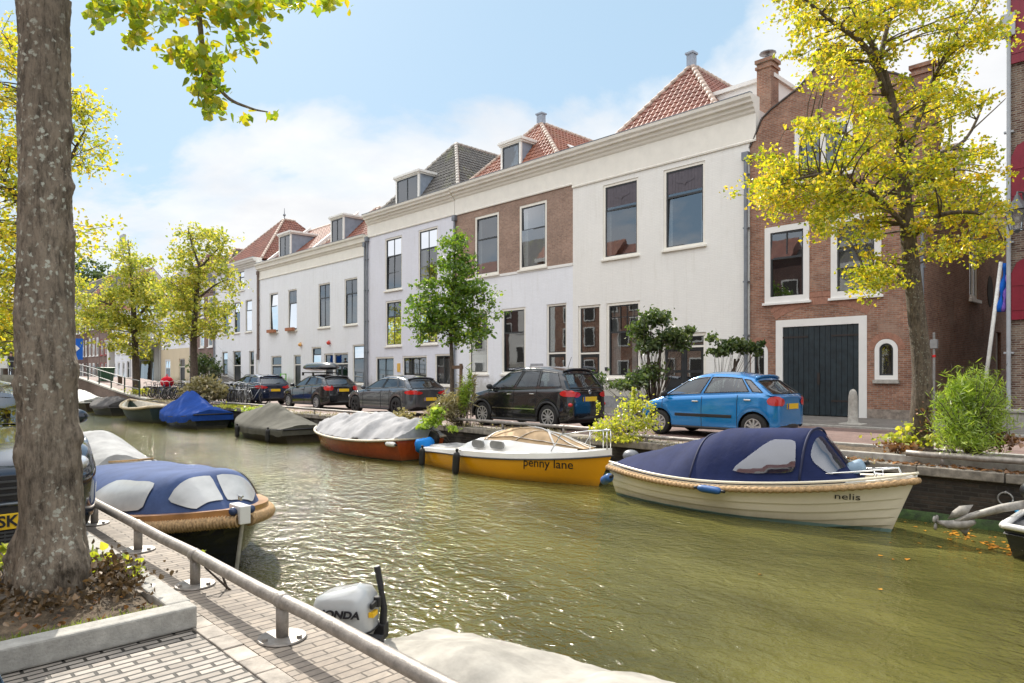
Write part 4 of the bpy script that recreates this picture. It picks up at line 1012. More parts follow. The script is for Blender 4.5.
def strake(par, h, r, mat, name='rubbing_strake', drop=.05, rope=False, t0=0, t1=1, stern=True, off=.015):
    mb = MB(); n = 260 if rope else 50
    for side in (-1, 1):
        pts = []
        for i in range(n+1):
            t = t0+(t1-t0)*i/n; p = h.pt(t, 1, side, off); p.z -= drop; 
            if t > .985: p.x += .02
            pts.append(p)
        rr = [r*(1+.16*sin(i*1.35)) for i in range(n+1)] if rope else r
        mb.tube(pts, rr, 8)
    if stern: a = h.pt(0, 1, -1, off); b = h.pt(0, 1, 1, off); a.z -= drop; b.z -= drop; mb.tube([a, b], r, 8)
    return mb.build(name, mat, par, smooth=True)
def deck(par, h, mat, drop=.06, t0=0, t1=1, crown=.03, name='deck', inset=0):
    mb = MB(); n = 30
    def P(i, j):
        t = t0+(t1-t0)*i/n; s = -1+j/4; p = h.pt(t, 1, 1, -inset*min(1, (1-t)*6)); return (p.x, p.y*s, p.z-drop+crown*(1-s*s))
    mb.grid(P, n+1, 9); return mb.build(name, mat, par, smooth=True)
def cover_fn(h, ta, tb, hf, p=1.4, ov=.03, wr=.03, seed=0, drop=.12):
    def S(t, s):
        a = max(-1, min(1, s)); q = h.pt(t, 1, 1, ov); x = q.x; hz = hf(t)
        y = q.y*a; pp = p(t) if callable(p) else p; z = q.z+hz*(1-abs(a)**pp)
        wv = noise.noise(Vector((x*2.1+seed, a*1.1, seed*3)))*wr*1.6+(.35-abs(noise.noise(Vector((x*7+a*4, a*6-x*2+seed, 7.1)))))*wr*.7+abs(noise.noise(Vector((x*5+a*1.3, a*2+seed, 1.7))))*wr
        z += wv*(1-.4*abs(a))
        if abs(s) > 1:
            e = abs(s)-1; z -= drop*e/.25*(1+.35*noise.noise(Vector((x*2.5, seed, 5)))); y += .03*noise.noise(Vector((x*6, s, seed)))*e/.25*(1 if s > 0 else -1)+.012*(1 if s > 0 else -1)
        return Vector((x, y, z))
    return S
def cover(par, h, ta, tb, hf, mat, p=1.4, ov=.03, wr=.03, seed=0, drop=.12, name='cover', nt=70):
    S = cover_fn(h, ta, tb, hf, p, ov, wr, seed, drop); mb = MB(); ns = 28
    mb.grid(lambda i, j: S(ta+(tb-ta)*i/nt, -1.25+2.5*j/ns), nt+1, ns+1)
    # ends hang down
    for t, d in ((ta, -.03), (tb, .03)):
        mb.grid(lambda i, j: (S(t, -1.25+2.5*i/ns)+Vector((d*j, 0, 0))) if j == 0 else Vector(((S(t, 0).x+d), S(t, -1.25+2.5*i/ns).y, min(S(t, -1.25+2.5*i/ns).z, h.sh(t)-drop))), ns+1, 2)
    return mb.build(name, mat, par, smooth=True), S
def pl(pts):                              # piecewise linear height profile
    def f(t):
        if t <= pts[0][0]: return pts[0][1]
        for a, b in zip(pts, pts[1:]):
            if t <= b[0]: k = (t-a[0])/(b[0]-a[0]); return a[1]+(b[1]-a[1])*k
        return pts[-1][1]
    return f
def patch(par, S, corners, mat, name='cover_window', off=.012, n=14, power=3.0, fp=None):
    """rounded patch lying on surface S over the (t, s) quad given by its four corners"""
    c = [Vector((a, b, 0)) for a, b in corners]
    def B(u, v):
        p = (c[0]*(1-u)+c[1]*u)*(1-v)+(c[3]*(1-u)+c[2]*u)*v
        if fp: p.y = (1 if p.y > 0 else -1)*(1-abs(p.y))**(1/fp)
        e = 1e-3; P = S(p.x, p.y); n_ = (S(p.x+e, p.y)-P).cross(S(p.x, p.y+e)-P)
        if n_.length: n_.normalize()
        if n_.z < 0: n_ = -n_
        return P+n_*off
    mb = MB()
    def G(i, j):                              # disc mapped to a rounded square
        a = 2*pi*i/32; r = j/6; k = (abs(cos(a))**power+abs(sin(a))**power)**(-1/power)
        return B(.5+.5*r*k*cos(a), .5+.5*r*k*sin(a))
    mb.grid(G, 32, 7, 0, True); return mb.build(name, mat, par, smooth=True)
def fabric(name, col, var=.15):
    if name in MATS: return MATS[name]
    m = plain(name, col, .85, var=var, scale=3, spec=.2); nt = m.node_tree; p = [n for n in nt.nodes if n.type == 'BSDF_PRINCIPLED'][0]
    n = noise_tex(nt, objco(nt), 3.2, 6, .6, (1, .35, 1)); bump(nt, p, n.outputs[0], .5, .03)
    return m
NAVY = fabric('canvas_navy', (.013, .021, .075)); NAVY2 = fabric('canvas_blue', (.060, .095, .21)); ROPE = plain('rope_tan', (.50, .33, .17), .85, var=.3, scale=30, bmp=.8)
CREAMH = plain('hull_cream', (.78, .71, .56), .28, var=.04, scale=1.5, coat=.4, grime=.08); YELH = plain('hull_yellow', (.86, .39, .008), .22, var=.03, scale=2, coat=.5)
TEALAF = plain('antifoul_teal', (.18, .33, .33), .6, var=.2); WHITEH = plain('gelcoat_white', (.78, .77, .74), .25, var=.04, scale=2, coat=.4, grime=.15)
VARN = plain('varnished_wood', (.50, .25, .09), .3, var=.25, scale=3, coat=.5); NAVYH = plain('hull_navy', (.008, .011, .022), .22, var=.2, coat=.5); BLKAF = plain('antifoul_dark', (.03, .028, .022), .7, var=.4)
FENDB = plain('fender_blue', (.02, .10, .30), .45, var=.12, scale=8, grime=.3); BLUETARP = fabric('tarp_blue', (.012, .055, .26)); GREYTARP = fabric('tarp_grey', (.085, .082, .066)); LGTARP = fabric('tarp_light_grey', (.33, .33, .34)); DGTARP = fabric('tarp_dark', (.09, .085, .085)); BEIGET = fabric('tarp_beige', (.37, .35, .31), .22)
TEXTB = plain('lettering_black', (.015, .015, .02), .5, var=0)
def fender(x, y, z, ln, r, label, mat=FENDB, ang=(0, 0), line_to=None, top=None):
    t = thing('fender', label, 'fender', (x, y, z), 0, 'boat fenders')
    a, b = ang; d = Vector((cos(a)*cos(b), sin(a)*cos(b), sin(b))); n = 16
    pts = [d*(ln*(k/n-.5)) for k in range(n+1)]; rr = [r*min(1, sqrt(max(.02, 1-(abs(k/n-.5)*2)**6))) for k in range(n+1)]
    mb = MB(); mb.tube(pts, rr, 14); mb.build('body', mat, t, smooth=True)
    mb = MB(); 
    for s in (-1, 1): mb.tube([d*(ln*.5*s), d*((ln*.5+.06)*s)], r*.4, 8)
    mb.build('end_eye', BLACK, t, smooth=True)
    if line_to:
        mb = MB(); e = Vector(line_to)-Vector((x, y, z)); st = d*(ln*.5+.05); mb.tube([st, st*.5+e*.5-Vector((0, 0, .02)), e], .008, 5); mb.build('line', BLACK, t)
    return t
def cleat(par, x, y, z, r=.012):
    mb = MB(); mb.tube([(x-.07, y, z+.05), (x+.07, y, z+.05)], r, 6); mb.tube([(x-.03, y, z), (x-.03, y, z+.05)], r, 6); mb.tube([(x+.03, y, z), (x+.03, y, z+.05)], r, 6); mb.build('cleat', CHROME, par)

# ---- cream sloop with blue hood
t = thing('motor_boat', 'cream clinker sloop with navy blue canvas hood, rope fender and dark lettering nelis', 'boat', (-8.15, 10.95, WZ), R(-1.5))
h = Hull(5.1, 1.95, .60, .52, .86, .62, .42, -.3, .42, 1.45, 2.2, .40)
hull_mesh(t, h, [CREAMH, TEALAF], planks=6, stripe=.05)
strake(t, h, .045, ROPE, 'rope_fender', .07, True)
dk = deck(t, h, WHITEH, .02, crown=.04)
mb = MB()
for s in (-1, 1):
    mb.tube([h.pt(k/40, 1, s, -.05)+Vector((0, 0, .03)) for k in range(41)], .022, 6)
mb.build('gunwale', CREAMH, t, smooth=True)
hf = pl([(.02, .10), (.06, .18), (.20, .40), (.42, .72), (.48, .83), (.58, .84), (.70, .82), (.745, .79), (.84, .03)])
cv, S = cover(t, h, .02, .84, hf, NAVY, p=lambda t: 1.35+1.65*sm(.30, .47, t), ov=-.07, wr=.014, seed=3, drop=.05, name='hood', nt=90)
for s in (-1, 1):
    patch(cv, S, ((.56, .20*s), (.735, .20*s), (.722, .80*s), (.655, .80*s)), VINYL, power=7, off=.02, fp=3.0)
    patch(cv, S, ((.758, .06*s), (.822, .06*s), (.815, .86*s), (.758, .76*s)), VINYL, power=8, off=.02)
for tt, r in ((.42, .016), (.745, .018)):
    mb = MB(); mb.tube([S(tt, -1+2*k/24)+Vector((0, 0, .012)) for k in range(25)], r, 6); mb.build('piping', plain('seam_navy', (.015, .02, .06), .7), cv, smooth=True)
mb = MB()
for s in (-1, 1):
    q = [h.pt(k/20, 1, s, -.16) for k in range(12, 20)]; q = [v+Vector((0, 0, .14)) for v in q]
    mb.tube([q[0]-Vector((.03, 0, .14))]+q+[q[-1]+Vector((.06, 0, -.14))], .013, 8)
    for k in (2, 4, 6): mb.tube([q[k], q[k]-Vector((0, 0, .14))], .01, 6)
mb.build('grab_rail', CHROME, t, smooth=True)
cleat(t, 4.6, 0, .78); cleat(t, .25, .5, .58)
mb = MB(); mb.ball((.08, 0, .7), (.18, .14, .12), 8); mb.tube([(.0, 0, .6), (-.12, 0, .2), (-.12, 0, -.3)], .06, 8); mb.build('outboard_motor', plain('motor_grey', (.17, .18, .2), .4), t, smooth=True)
p = h.pt(.90, .80, -1, .012); q = h.pt(.93, .80, -1, .012); ang = atan2((q-p).y, (q-p).x)
drape_text(t, h, 'nelis', TEXTB, .865, .50, .135, .12, 1.3, .022, bold=0)
a, b = t.location.copy(), 0
fender(-7.98, 10.08, -.50, .34, .085, 'blue fender sticking out from the stern corner of the cream sloop', ang=(R(-25), R(22)))
fender(-5.75, 9.86, -.40, .42, .06, 'small dark blue fender lying along the rope rail of the cream sloop', ang=(R(0), R(-1)), line_to=(-5.75, 10.05, -.28))
fender(-3.95, 11.0, .02, .3, .1, 'grey blue fender lying on the foredeck of the cream sloop below the windscreen', mat=plain('fender_greyblue', (.22, .32, .42), .5), ang=(R(20), R(25)))

# ---- yellow cabin boat
t = thing('cabin_boat', 'yellow cabin boat with white deck, beige hatch cover and black lettering penny lane', 'boat', (-14.35, 11.08, WZ), R(-.5))
h = Hull(5.75, 1.85, .34, .43, .66, .6, .42, -.25, .25, 1.2, 2.6, .42)
hull_mesh(t, h, [YELH, BLKAF], stripe=.0)
mb = MB()
for s in (-1, 1): mb.tube([h.pt(k/50, 1, s, .012)-Vector((0, 0, .012)) for k in range(51)], .02, 6)
mb.build('rubbing_strake', plain('rubber_grey', (.06, .06, .06), .6), t, smooth=True)
mb = MB(); n = 50                              # moulded white deck edge rising inwards
def dz(tt): return .095+.05*sm(.2, .5, tt)
for s in (-1, 1):
    mb.grid(lambda i, j: h.pt(i/n, 1, s, [0, -.02, -.10, -.30][j]*min(1, (1-i/n)*7))+Vector((0, 0, [0, dz(i/n)*.8, dz(i/n)*.97, dz(i/n)][j])), n+1, 4)
for i in range(n):
    a0, a1 = i/n, (i+1)/n; P = lambda tt, s: h.pt(tt, 1, s, -.30*min(1, (1-tt)*7))+Vector((0, 0, dz(tt)))
    mb.quad(P(a0, -1), P(a1, -1), P(a1, 1), P(a0, 1))
q0, q1 = h.pt(0, 1, -1), h.pt(0, 1, 1); mb.quad(q0, q1, q1+Vector((0, -.3, .13)), q0+Vector((0, .3, .13)))
mb.build('deck', WHITEH, t, smooth=False, bevel=.01)
mb = MB(); nst = 40                             # cabin trunk
def cab(tt): return pl([(.30, .0), (.36, .14), (.43, .24), (.62, .25), (.88, .02)])(tt)
def CP(i, j):
    tt = .30+.58*i/nst; q = h.pt(tt, 1, 1, -.22*min(1, (1-tt)*5)); z0 = q.z+dz(tt)*.93; H = cab(tt)
    s = -1+j/8; a = abs(s); y = q.y*s; k = min(1, (1-a)/.22) if a < 1 else 0
    return Vector((q.x, y*(1-.10*(1-a)), z0+H*sqrt(max(0, 1-(1-k)**2))+.04*(1-a*a)))
mb.grid(CP, nst+1, 17); cb = mb.build('cabin', WHITEH, t, smooth=True)
for (u0, u1) in ((.425, .50), (.535, .61)):
    for s in (-1, 1):
        mb = MB(); mbr = MB(); q = h.pt((u0+u1)/2, 1, 1, -.22); zc = q.z+.27; x0 = h.pt(u0, 1, 1).x; x1 = h.pt(u1, 1, 1).x; yy = s*(q.y-.015)
        def oval(x0, x1, zc, hh, y0, y1, m):
            r = hh; pts = [(x0+r+r*cos(a), zc+r*sin(a)) for a in [pi/2+pi*k/8 for k in range(9)]]+[(x1-r+r*cos(a), zc+r*sin(a)) for a in [-pi/2+pi*k/8 for k in range(9)]]
            m.prism(pts, min(y0, y1), max(y0, y1))
        oval(x0, x1, zc, .085, yy-.06, yy+s*.012, mbr); w_ = mbr.build('window', plain('window_rubber', (.22, .22, .22), .5), cb)
        oval(x0+.025, x1-.025, zc, .06, yy-.05, yy+s*.018, mb); mb.build('pane', plain('smoked_pane', (.06, .055, .05), .15), w_)
# beige dome cover with white straps
def dome(u, s):
    tt = .47+.43*u; q = h.pt(tt, 1, 1, -.30*min(1, (1-tt)*5)); H = .27*sin(pi*min(1, .16+u*.86))**.8
    z = q.z+dz(tt)+cab(tt)*.92+(H)*(1-abs(s)**2.2)+.015*noise.noise(Vector((u*9, s*3, 4)))
    return Vector((q.x, q.y*s*.98, z))
mb = MB(); mb.grid(lambda i, j: dome(i/36, -1+j/9), 37, 19); dm = mb.build('hatch_cover', fabric('canvas_beige', (.50, .36, .22)), t, smooth=True)
mb = MB()
for a, b, c, d in ((.0, -1, 1, .9), (.0, 1, 1, -.9), (.05, -1, .05, 1), (.4, -1, .75, 1), (.75, -1, .4, 1), (0, 0, 1, 0), (.02, -.9, .98, -.85)):
    pts = [dome(a+(c-a)*k/20, b+(d-b)*k/20) for k in range(21)]
    for p, q in zip(pts, pts[1:]):
        w_ = Vector((0, 0, .022)); dd = (q-p).cross(Vector((0, 0, 1))); dd = dd.normalized()*.022 if dd.length > 1e-6 else Vector((0, .02, 0))
        mb.add([p+w_+dd, q+w_+dd, q+w_-dd, p+w_-dd], [(0, 1, 2, 3)])
mb.build('strap', plain('strap_white', (.7, .68, .64), .6), dm)
mb = MB()                                   # pulpit
for s in (-1, 1):
    A = h.pt(.80, 1, s, -.12)+Vector((0, 0, .15)); B = h.pt(.93, 1, s, -.05)+Vector((0, 0, .15)); C = h.pt(.985, 1, s, -.0)+Vector((0, 0, .13))
    up = Vector((0, 0, .38)); mb.tube([A, A+Vector((.28, 0, .36)), B+up, C+up+Vector((.02, 0, 0))], .014, 8); mb.tube([B, B+up], .012, 8); mb.tube([C, C+up], .012, 8)
A = h.pt(.985, 1, -1)+Vector((.02, 0, .51)); B = h.pt(.985, 1, 1)+Vector((.02, 0, .51)); mb.tube([A, B], .014, 8)
mb.tube([h.pt(.93, 1, -1, -.05)+Vector((0, 0, .53)), h.pt(.93, 1, 1, -.05)+Vector((0, 0, .53))], .012, 8)
mb.build('pulpit', CHROME, t, smooth=True)
mb = MB(); mb.box(.25, 1.5, -.45, .45, .44, .50); mb.build('cockpit_cover', LGTARP, t, bevel=.03)
p = h.pt(.80, .72, -1, .014); q = h.pt(.86, .72, -1, .014); ang = atan2((q-p).y, (q-p).x)
drape_text(t, h, 'penny lane', TEXTB, .80, .42, .27, .35, .92, .006, bold=.001)
fender(-13.95, 10.28, -.62, .46, .075, 'black fender hanging at the stern of the yellow cabin boat', BLACK, (0, R(88)), (-13.95, 10.36, -.36))
fender(-12.3, 10.02, -.60, .55, .085, 'black fender hanging amidships on the yellow cabin boat', BLACK, (0, R(84)), (-12.3, 10.25, -.32))
mt = thing('outboard_motor', 'outboard motor wrapped in a bright blue cover behind the yellow boat', 'motor', (-14.5, 10.75, -.46))
mb = MB(); mb.ball((0, 0, .08), (.27, .22, .24), 10); mb.v = [(x*1.1+.06*noise.noise(Vector((x*8, y*8, z*8))), y, (z if z < .2 else .2+(z-.2)*.4)+.05*noise.noise(Vector((x*7+4, y*7, z*7)))+x*.2) for x, y, z in mb.v]; mb.build('cover', fabric('bag_blue', (.015, .20, .60)), mt, smooth=True)
mb = MB(); mb.tube([(.0, 0, -.05), (-.02, 0, -.75)], .05, 8); mb.build('leg', BLACK, mt)

# ---- covered boats along the far quay
def covered_boat(name, label, xs, L, B, y, hullm, cover_m, hf, freeb=(.5, .45, .7), bow='left', p=1.2, wr=.05, seed=1, tw=.75, drop=.15, t0=0, t1=.97, rz=0, strk=None, planks=0, ov=.05, rake=.3, stripe=None):
    """xs = the x of the end nearer the camera's right; bow left heads towards -x"""
    rot = pi if bow == 'left' else 0
    t = thing(name, label, 'boat', (xs if bow == 'left' else xs-L, y, WZ), rot+rz)
    h = Hull(L, B, *freeb, tw, rake, -.3, .38, 1.4, 2.4, .42)
    hull_mesh(t, h, [hullm, BLKAF], planks=planks, stripe=stripe if stripe is not None else .03)
    deck(t, h, WHITEH if strk is None else strk, .03)
    strake(t, h, .035, strk or BLACK, drop=.03)
    if cover_m: cover(t, h, t0, t1, hf, cover_m, p=p, wr=wr, seed=seed, drop=drop, ov=ov)
    return t, h
t, h = covered_boat('covered_boat', 'orange red boat under a crumpled light grey tarpaulin between grey covered boat and yellow boat', -14.95, 5.7, 2.1, 11.0, plain('hull_orange_red', (.40, .075, .018), .25, var=.12, coat=.4), LGTARP,
    pl([(0, .3), (.12, .5), (.4, .62), (.7, .5), (.9, .2), (1, .05)]), (.62, .5, .62), wr=.10, seed=5, drop=.03, p=1.7, ov=-.03, strk=plain('strake_cream', (.55, .48, .36), .5))
mt = thing('outboard_motor', 'black outboard motor at the stern of the orange red boat', 'motor', (-15.0, 11.35, -.40))
mb = MB(); mb.ball((.1, 0, .1), (.2, .16, .24), 10); mb.tube([(.1, 0, 0), (.14, 0, -.8)], .07, 8); mb.tube([(-.1, 0, 0), (.1, 0, .05)], .05, 6); mb.build('cowl', BLACK, mt, smooth=True)
fender(-15.15, 10.15, -.38, .42, .07, 'white fender at the stern corner of the orange red boat', WHITEH, (0, 0))
t, h = covered_boat('covered_boat', 'dark boat under a taut olive grey tent shaped tarpaulin', -21.4, 5.5, 2.0, 11.05, plain('hull_brown_black', (.05, .04, .035), .5, var=.3), GREYTARP,
    pl([(0, .1), (.45, .8), (.55, .8), (1, .05)]), wr=.03, seed=8, drop=.22, tw=.85, p=1.15)
fender(-22.2, 10.03, -.6, .45, .08, 'black fender on the dark boat with the olive grey tarpaulin, nearer its right end', BLACK, (0, R(88)))
fender(-24.6, 9.98, -.6, .45, .08, 'black fender on the dark boat with the olive grey tarpaulin, nearer its left end', BLACK, (0, R(88)))
t, h = covered_boat('covered_boat', 'navy boat under a bright blue tarpaulin in front of the bicycles', -29.6, 5.7, 2.1, 11.0, NAVYH, BLUETARP,
    pl([(0, .15), (.2, .5), (.42, 1.05), (.6, .95), (.85, .3), (1, .05)]), (.65, .5, .75), wr=.07, seed=12, drop=.28, p=1.15)
# open tan sloop
t = thing('open_boat', 'open cream and tan sloop with green hull left of the blue covered boat', 'boat', (-35.0, 10.9, WZ), pi)
h = Hull(6.2, 2.3, .8, .65, .95, .72, .35, -.3, .42, 1.4, 2.3, .42)
hull_mesh(t, h, [plain('hull_dark_green', (.04, .06, .05), .4), BLKAF], stripe=.05)
strake(t, h, .07, plain('strake_tan', (.55, .45, .3), .6), drop=.02)
mb = MB(); nI = 30                             # inner skin and cockpit floor
for s in (-1, 1): mb.grid(lambda i, j: h.pt(.02+.95*i/nI, 1, s, -[.0, .14, .2, .3][j]*min(1, (1-(.02+.95*i/nI))*5))+Vector((0, 0, [0, .03, -.03, -.5][j])), nI+1, 4)
mb.grid(lambda i, j: (h.pt(.02+.95*i/nI, 1, 1, -.29).x, h.pt(.02+.95*i/nI, 1, 1, -.3*min(1, (1-(.02+.95*i/nI))*5)).y*(-1+j), .25), nI+1, 3)
mb.build('cockpit', plain('cockpit_cream', (.60, .56, .47), .5, var=.15, grime=.3), t, smooth=True)
mb = MB(); mb.box(.3, .9, -.75, .75, .3, .62); mb.box(2.2, 2.6, -.9, .9, .3, .6); mb.box(3.6, 4.0, -.75, .75, .3, .62); mb.build('bench', CREAM, t, bevel=.03)
t, h = covered_boat('covered_boat', 'small dark covered boat between the tan sloop and the leftmost far boat', -42.6, 5.4, 2.0, 11.0, plain('hull_black', (.03, .03, .03), .4), DGTARP,
    pl([(0, .3), (.3, .55), (.7, .35), (1, .05)]), (.6, .5, .8), seed=15, bow='left')
t, h = covered_boat('covered_boat', 'leftmost far boat, dark hull under a white crumpled cover beside the ramp wall', -48.6, 5.4, 2.0, 11.1, plain('hull_brown', (.05, .035, .03), .4), fabric('tarp_white', (.7, .7, .68)),
    pl([(0, .2), (.2, .25), (.75, .6), (.95, .5), (1, .1)]), (.7, .6, .8), seed=19, bow='left')
# ---- near quay: boat far behind the car
t, h = covered_boat('covered_boat', 'black boat with a pale grey hood on the near quay behind the blue hooded boat', -13.3, 5.2, 2.0, 3.6, plain('hull_black_gloss', (.015, .016, .018), .25, coat=.4), fabric('tarp_pale', (.36, .365, .37)),
    pl([(0, .2), (.22, .5), (.5, .62), (.75, .3), (1, .03)]), (.62, .5, .7), bow='right', seed=22, p=1.8, wr=.03, ov=-.08, drop=.04, t1=.85)
mb = MB(); mb.tube([h.pt(k/20, 1, -1, -.3)+Vector((0, 0, .08)) for k in range(13, 21)], .02, 6); mb.build('mooring_rope', ROPE, t, smooth=True)

# ---- near blue hooded sloop, bow towards the camera
t = thing('motor_boat', 'navy clinker boat with varnished wooden gunwale and faded blue canvas hood by the near railing', 'boat', (-12.72, 2.98, WZ), R(1))
h = Hull(5.3, 2.15, .62, .55, .80, .72, .28, -.3, .36, 1.35, 3.0, .42)
hull_mesh(t, h, [NAVYH, BLKAF], planks=7, stripe=.03)
mb = MB(); nn_ = 60
for s in (-1, 1):
    mb.grid(lambda i, j: h.pt(.0+i/nn_, 1, s, [.022, .035, .035, -.10][j]*(1 if i < nn_-1 or j < 3 else .1))+Vector((0, 0, [-.17, -.165, .03, .035][j])), nn_+1, 4)
mb.build('gunwale', VARN, t, smooth=False)
strake(t, h, .065, ROPE, 'rope_fender', .10, True, t0=.72, t1=1, stern=False, off=.045)
deck(t, h, VARN, .0, crown=.03)
hf = pl([(0, .10), (.16, .32), (.3, .42), (.60, .48), (.835, .46), (.93, .02)])
cv, S = cover(t, h, .0, .93, hf, NAVY2, p=4, ov=-.08, wr=.010, seed=31, drop=.03, name='hood', nt=80)
VIN2 = plain('vinyl_milky', (.46, .47, .47), .25, var=.12, scale=2)
for s in (-1, 1):
    patch(cv, S, ((.55, .14*s), (.80, .14*s), (.79, .80*s), (.62, .80*s)), VIN2, off=.018, power=8, fp=4.0)
    patch(cv, S, ((.848, .05*s), (.912, .05*s), (.91, .88*s), (.848, .88*s)), VIN2, off=.018, power=14)
mb = MB(); a, b = h.pt(1, 1, 1), h.pt(1, .0, 1)
pts = [h.pt(1, q/12, 1)+Vector((.03, 0, 0)) for q in range(1, 13)]; mb.tube([Vector((p.x, 0, p.z)) for p in pts], .022, 8); mb.build('stem_band', plain('stem_steel', (.55, .53, .5), .4, .3), t, smooth=True)
mb = MB(); x = h.pt(1, 1, 1).x
mb.box(x-.22, x+.07, -.06, .06, .66, .86); mb.build('stem_head', WHITEH, t, bevel=.012)
mb = MB()
for s in (-1, 1): mb.ball((x-.02, s*.10, .8), .045, 8)
mb.build('bow_lights', plain('lamp_dark_blue', (.03, .05, .12), .15), t, smooth=True)
cleat(t, x-.3, .1, .86)
# ---- foreground tarp-covered dinghy with outboard
t = thing('dinghy', 'dinghy under a pale beige tarpaulin in the foreground, white outboard at its stern', 'boat', (-3.88, 2.50, WZ), R(9))
h = Hull(5.6, 1.62, .42, .40, .6, .72, .4, -.2, .4, 1.4, 2.4, .45)
hull_mesh(t, h, [plain('hull_grey', (.35, .34, .32), .5), BLKAF], stripe=.03)
deck(t, h, WHITEH, .04)
cover(t, h, .0, .97, pl([(0, .10), (.06, .18), (.18, .22), (.25, .15), (.34, .26), (.6, .22), (1, .05)]), BEIGET, p=1.7, wr=.045, seed=41, drop=.16, ov=.03, nt=150)
mt = thing('outboard_motor', 'white and grey outboard motor with an upright black tiller on the foreground dinghy', 'motor', (-4.06, 2.40, -.25), R(36))
mb = MB()
prof = [(.0, .30, .21, .02), (.06, .33, .225, .0), (.16, .34, .23, .0), (.27, .31, .21, .01), (.33, .24, .16, .02), (.355, .10, .07, .03)]
n = 28
def CO(i, j):
    z, a, b, o = prof[j]; z *= .74; th = 2*pi*i/n; k = (abs(cos(th))**3.4+abs(sin(th))**3.4)**(-1/3.4); return (a*.62*k*cos(th)-.03+o, b*.72*k*sin(th), z+.02*cos(th)*(1 if j > 3 else 0))
COWL = plain('cowl_silver', (.42, .43, .43), .25, .1, var=.03, scale=2, coat=.5)
mb.grid(CO, n, 6, 0, True); mb.add([CO(i, 5) for i in range(n)], [tuple(range(n))]); cw = mb.build('cowl', COWL, mt, smooth=True)
mb = MB()
def CL(i, j):
    th = 2*pi*i/n; k = (abs(cos(th))**3+abs(sin(th))**3)**(-1/3); z = [-.14, -.10, -.01, -.006][j]; r = [.55, .8, 1, 1.015][j]; return (.2*r*k*cos(th)-.03, .155*r*k*sin(th), z)
mb.grid(CL, n, 4, 0, True); mb.build('lower_cowl', plain('cowl_grey', (.42, .42, .41), .4), mt, smooth=True)
mb = MB(); mb.grid(lambda i, j: (.213*(abs(cos(2*pi*i/n))**3+abs(sin(2*pi*i/n))**3)**(-1/3)*cos(2*pi*i/n)-.03, .163*(abs(cos(2*pi*i/n))**3+abs(sin(2*pi*i/n))**3)**(-1/3)*sin(2*pi*i/n), [-.008, .006][j]), n, 2, 0, True)
mb.box(.05, .26, -.13, -.06, -.1, -.02); mb.build('joint_band', BLACK, mt)
text_obj('lettering', 'HONDA', TEXTB, cw, (-.015, -.170, .130), (R(90), 0, R(0)), .066, .2, .004, 1.2, .002)
mb = MB(); mb.box(.175, .20, -.10, .06, .15, .19); mb.box(.17, .215, -.02, .02, .14, .21); mb.build('handle', BLACK, cw, bevel=.01)
mb = MB(); mb.box(.17, .203, -.10, -.02, .10, .13); mb.build('sticker', plain('sticker_yellow', (.85, .5, .02), .5), cw)
mb = MB(); mb.tube([(.19, .10, -.05), (.20, .10, .10), (.18, .10, .22)], [.028, .024, .02], 8); mb.tube([(.18, .10, .22), (.15, .10, .38)], [.021, .023], 10); mb.box(.14, .22, .05, .14, -.1, .0)
mb.build('tiller', BLACK, mt, smooth=False, bevel=.006)
mb = MB(); mb.tube([(-.02, 0, -.12), (-.05, 0, -.85)], .06, 8); mb.build('leg', plain('leg_grey', (.3, .3, .3), .5), mt)

# ---- dinghy cut by the right edge with tilted outboard
t = thing('dinghy', 'small dark dinghy at the right edge below the quay wall', 'boat', (-1.95, 10.85, WZ), R(0))
h = Hull(3.8, 1.5, .42, .38, .55, .8, .25, -.2, .4, 1.4, 2.4, .45)
hull_mesh(t, h, [NAVYH, BLKAF], stripe=.02); strake(t, h, .04, WHITEH, drop=.0); deck(t, h, plain('dinghy_inner', (.2, .2, .2), .6), .1)
mt = thing('outboard_motor', 'weathered grey outboard tilted up at the stern of the right edge dinghy', 'motor', (-1.95, 10.75, -.32))
GW = plain('motor_weathered', (.36, .34, .31), .6, .1, var=.35, scale=9, grime=.4)
mb = MB(); mb.tube([(.2, 0, .12), (-.1, 0, .02), (-.45, 0, -.14), (-.62, 0, -.26)], [.055, .055, .045, .05], 10); mb.tube([(-.85, 0, -.27), (-.7, 0, -.29), (-.5, 0, -.25), (-.4, 0, -.2)], [.015, .06, .07, .03], 10)
mb.prism([(-.72, -.22), (-.5, -.14), (-.42, .02), (-.58, -.02), (-.66, -.1)], -.008, .008); mb.prism([(-.62, -.3), (-.45, -.26), (-.5, -.42)], -.008, .008)
mb.build('leg', GW, mt, smooth=True)
mb = MB()
for k in range(3):
    a = 2*pi*k/3+.5; mb.ball((-.86, .07*cos(a), -.27+.07*sin(a)), (.02, .05, .05), 6)
mb.build('propeller', GW, mt, smooth=True)
mb = MB(); mb.ball((.28, 0, .28), (.2, .14, .15), 10); mb.build('cowl', plain('cowl_black', (.02, .02, .022), .3), mt, smooth=True)
rg = thing('mooring_ring', 'steel mooring ring with bright blue rope on the far quay wall near the right edge', 'ring', (-2.25, FE+.02, -.36))
mb = MB(); mb.tube([(.09*cos(a), -.03, .09*sin(a)) for a in [2*pi*k/20 for k in range(21)]], .012, 6); mb.tube([(0, .05, .09), (0, -.05, .09)], .02, 6); mb.build('ring', STEEL, rg, smooth=True)
mb = MB(); mb.tube([(.05, -.05, -.06), (.14, -.1, -.12), (.2, -.2, -.2), (.45, -.5, -.26)], [.03, .035, .018, .015], 8); mb.build('rope', plain('rope_blue', (.0, .28, .55), .7, var=.2, scale=30, bmp=.6), rg, smooth=True)
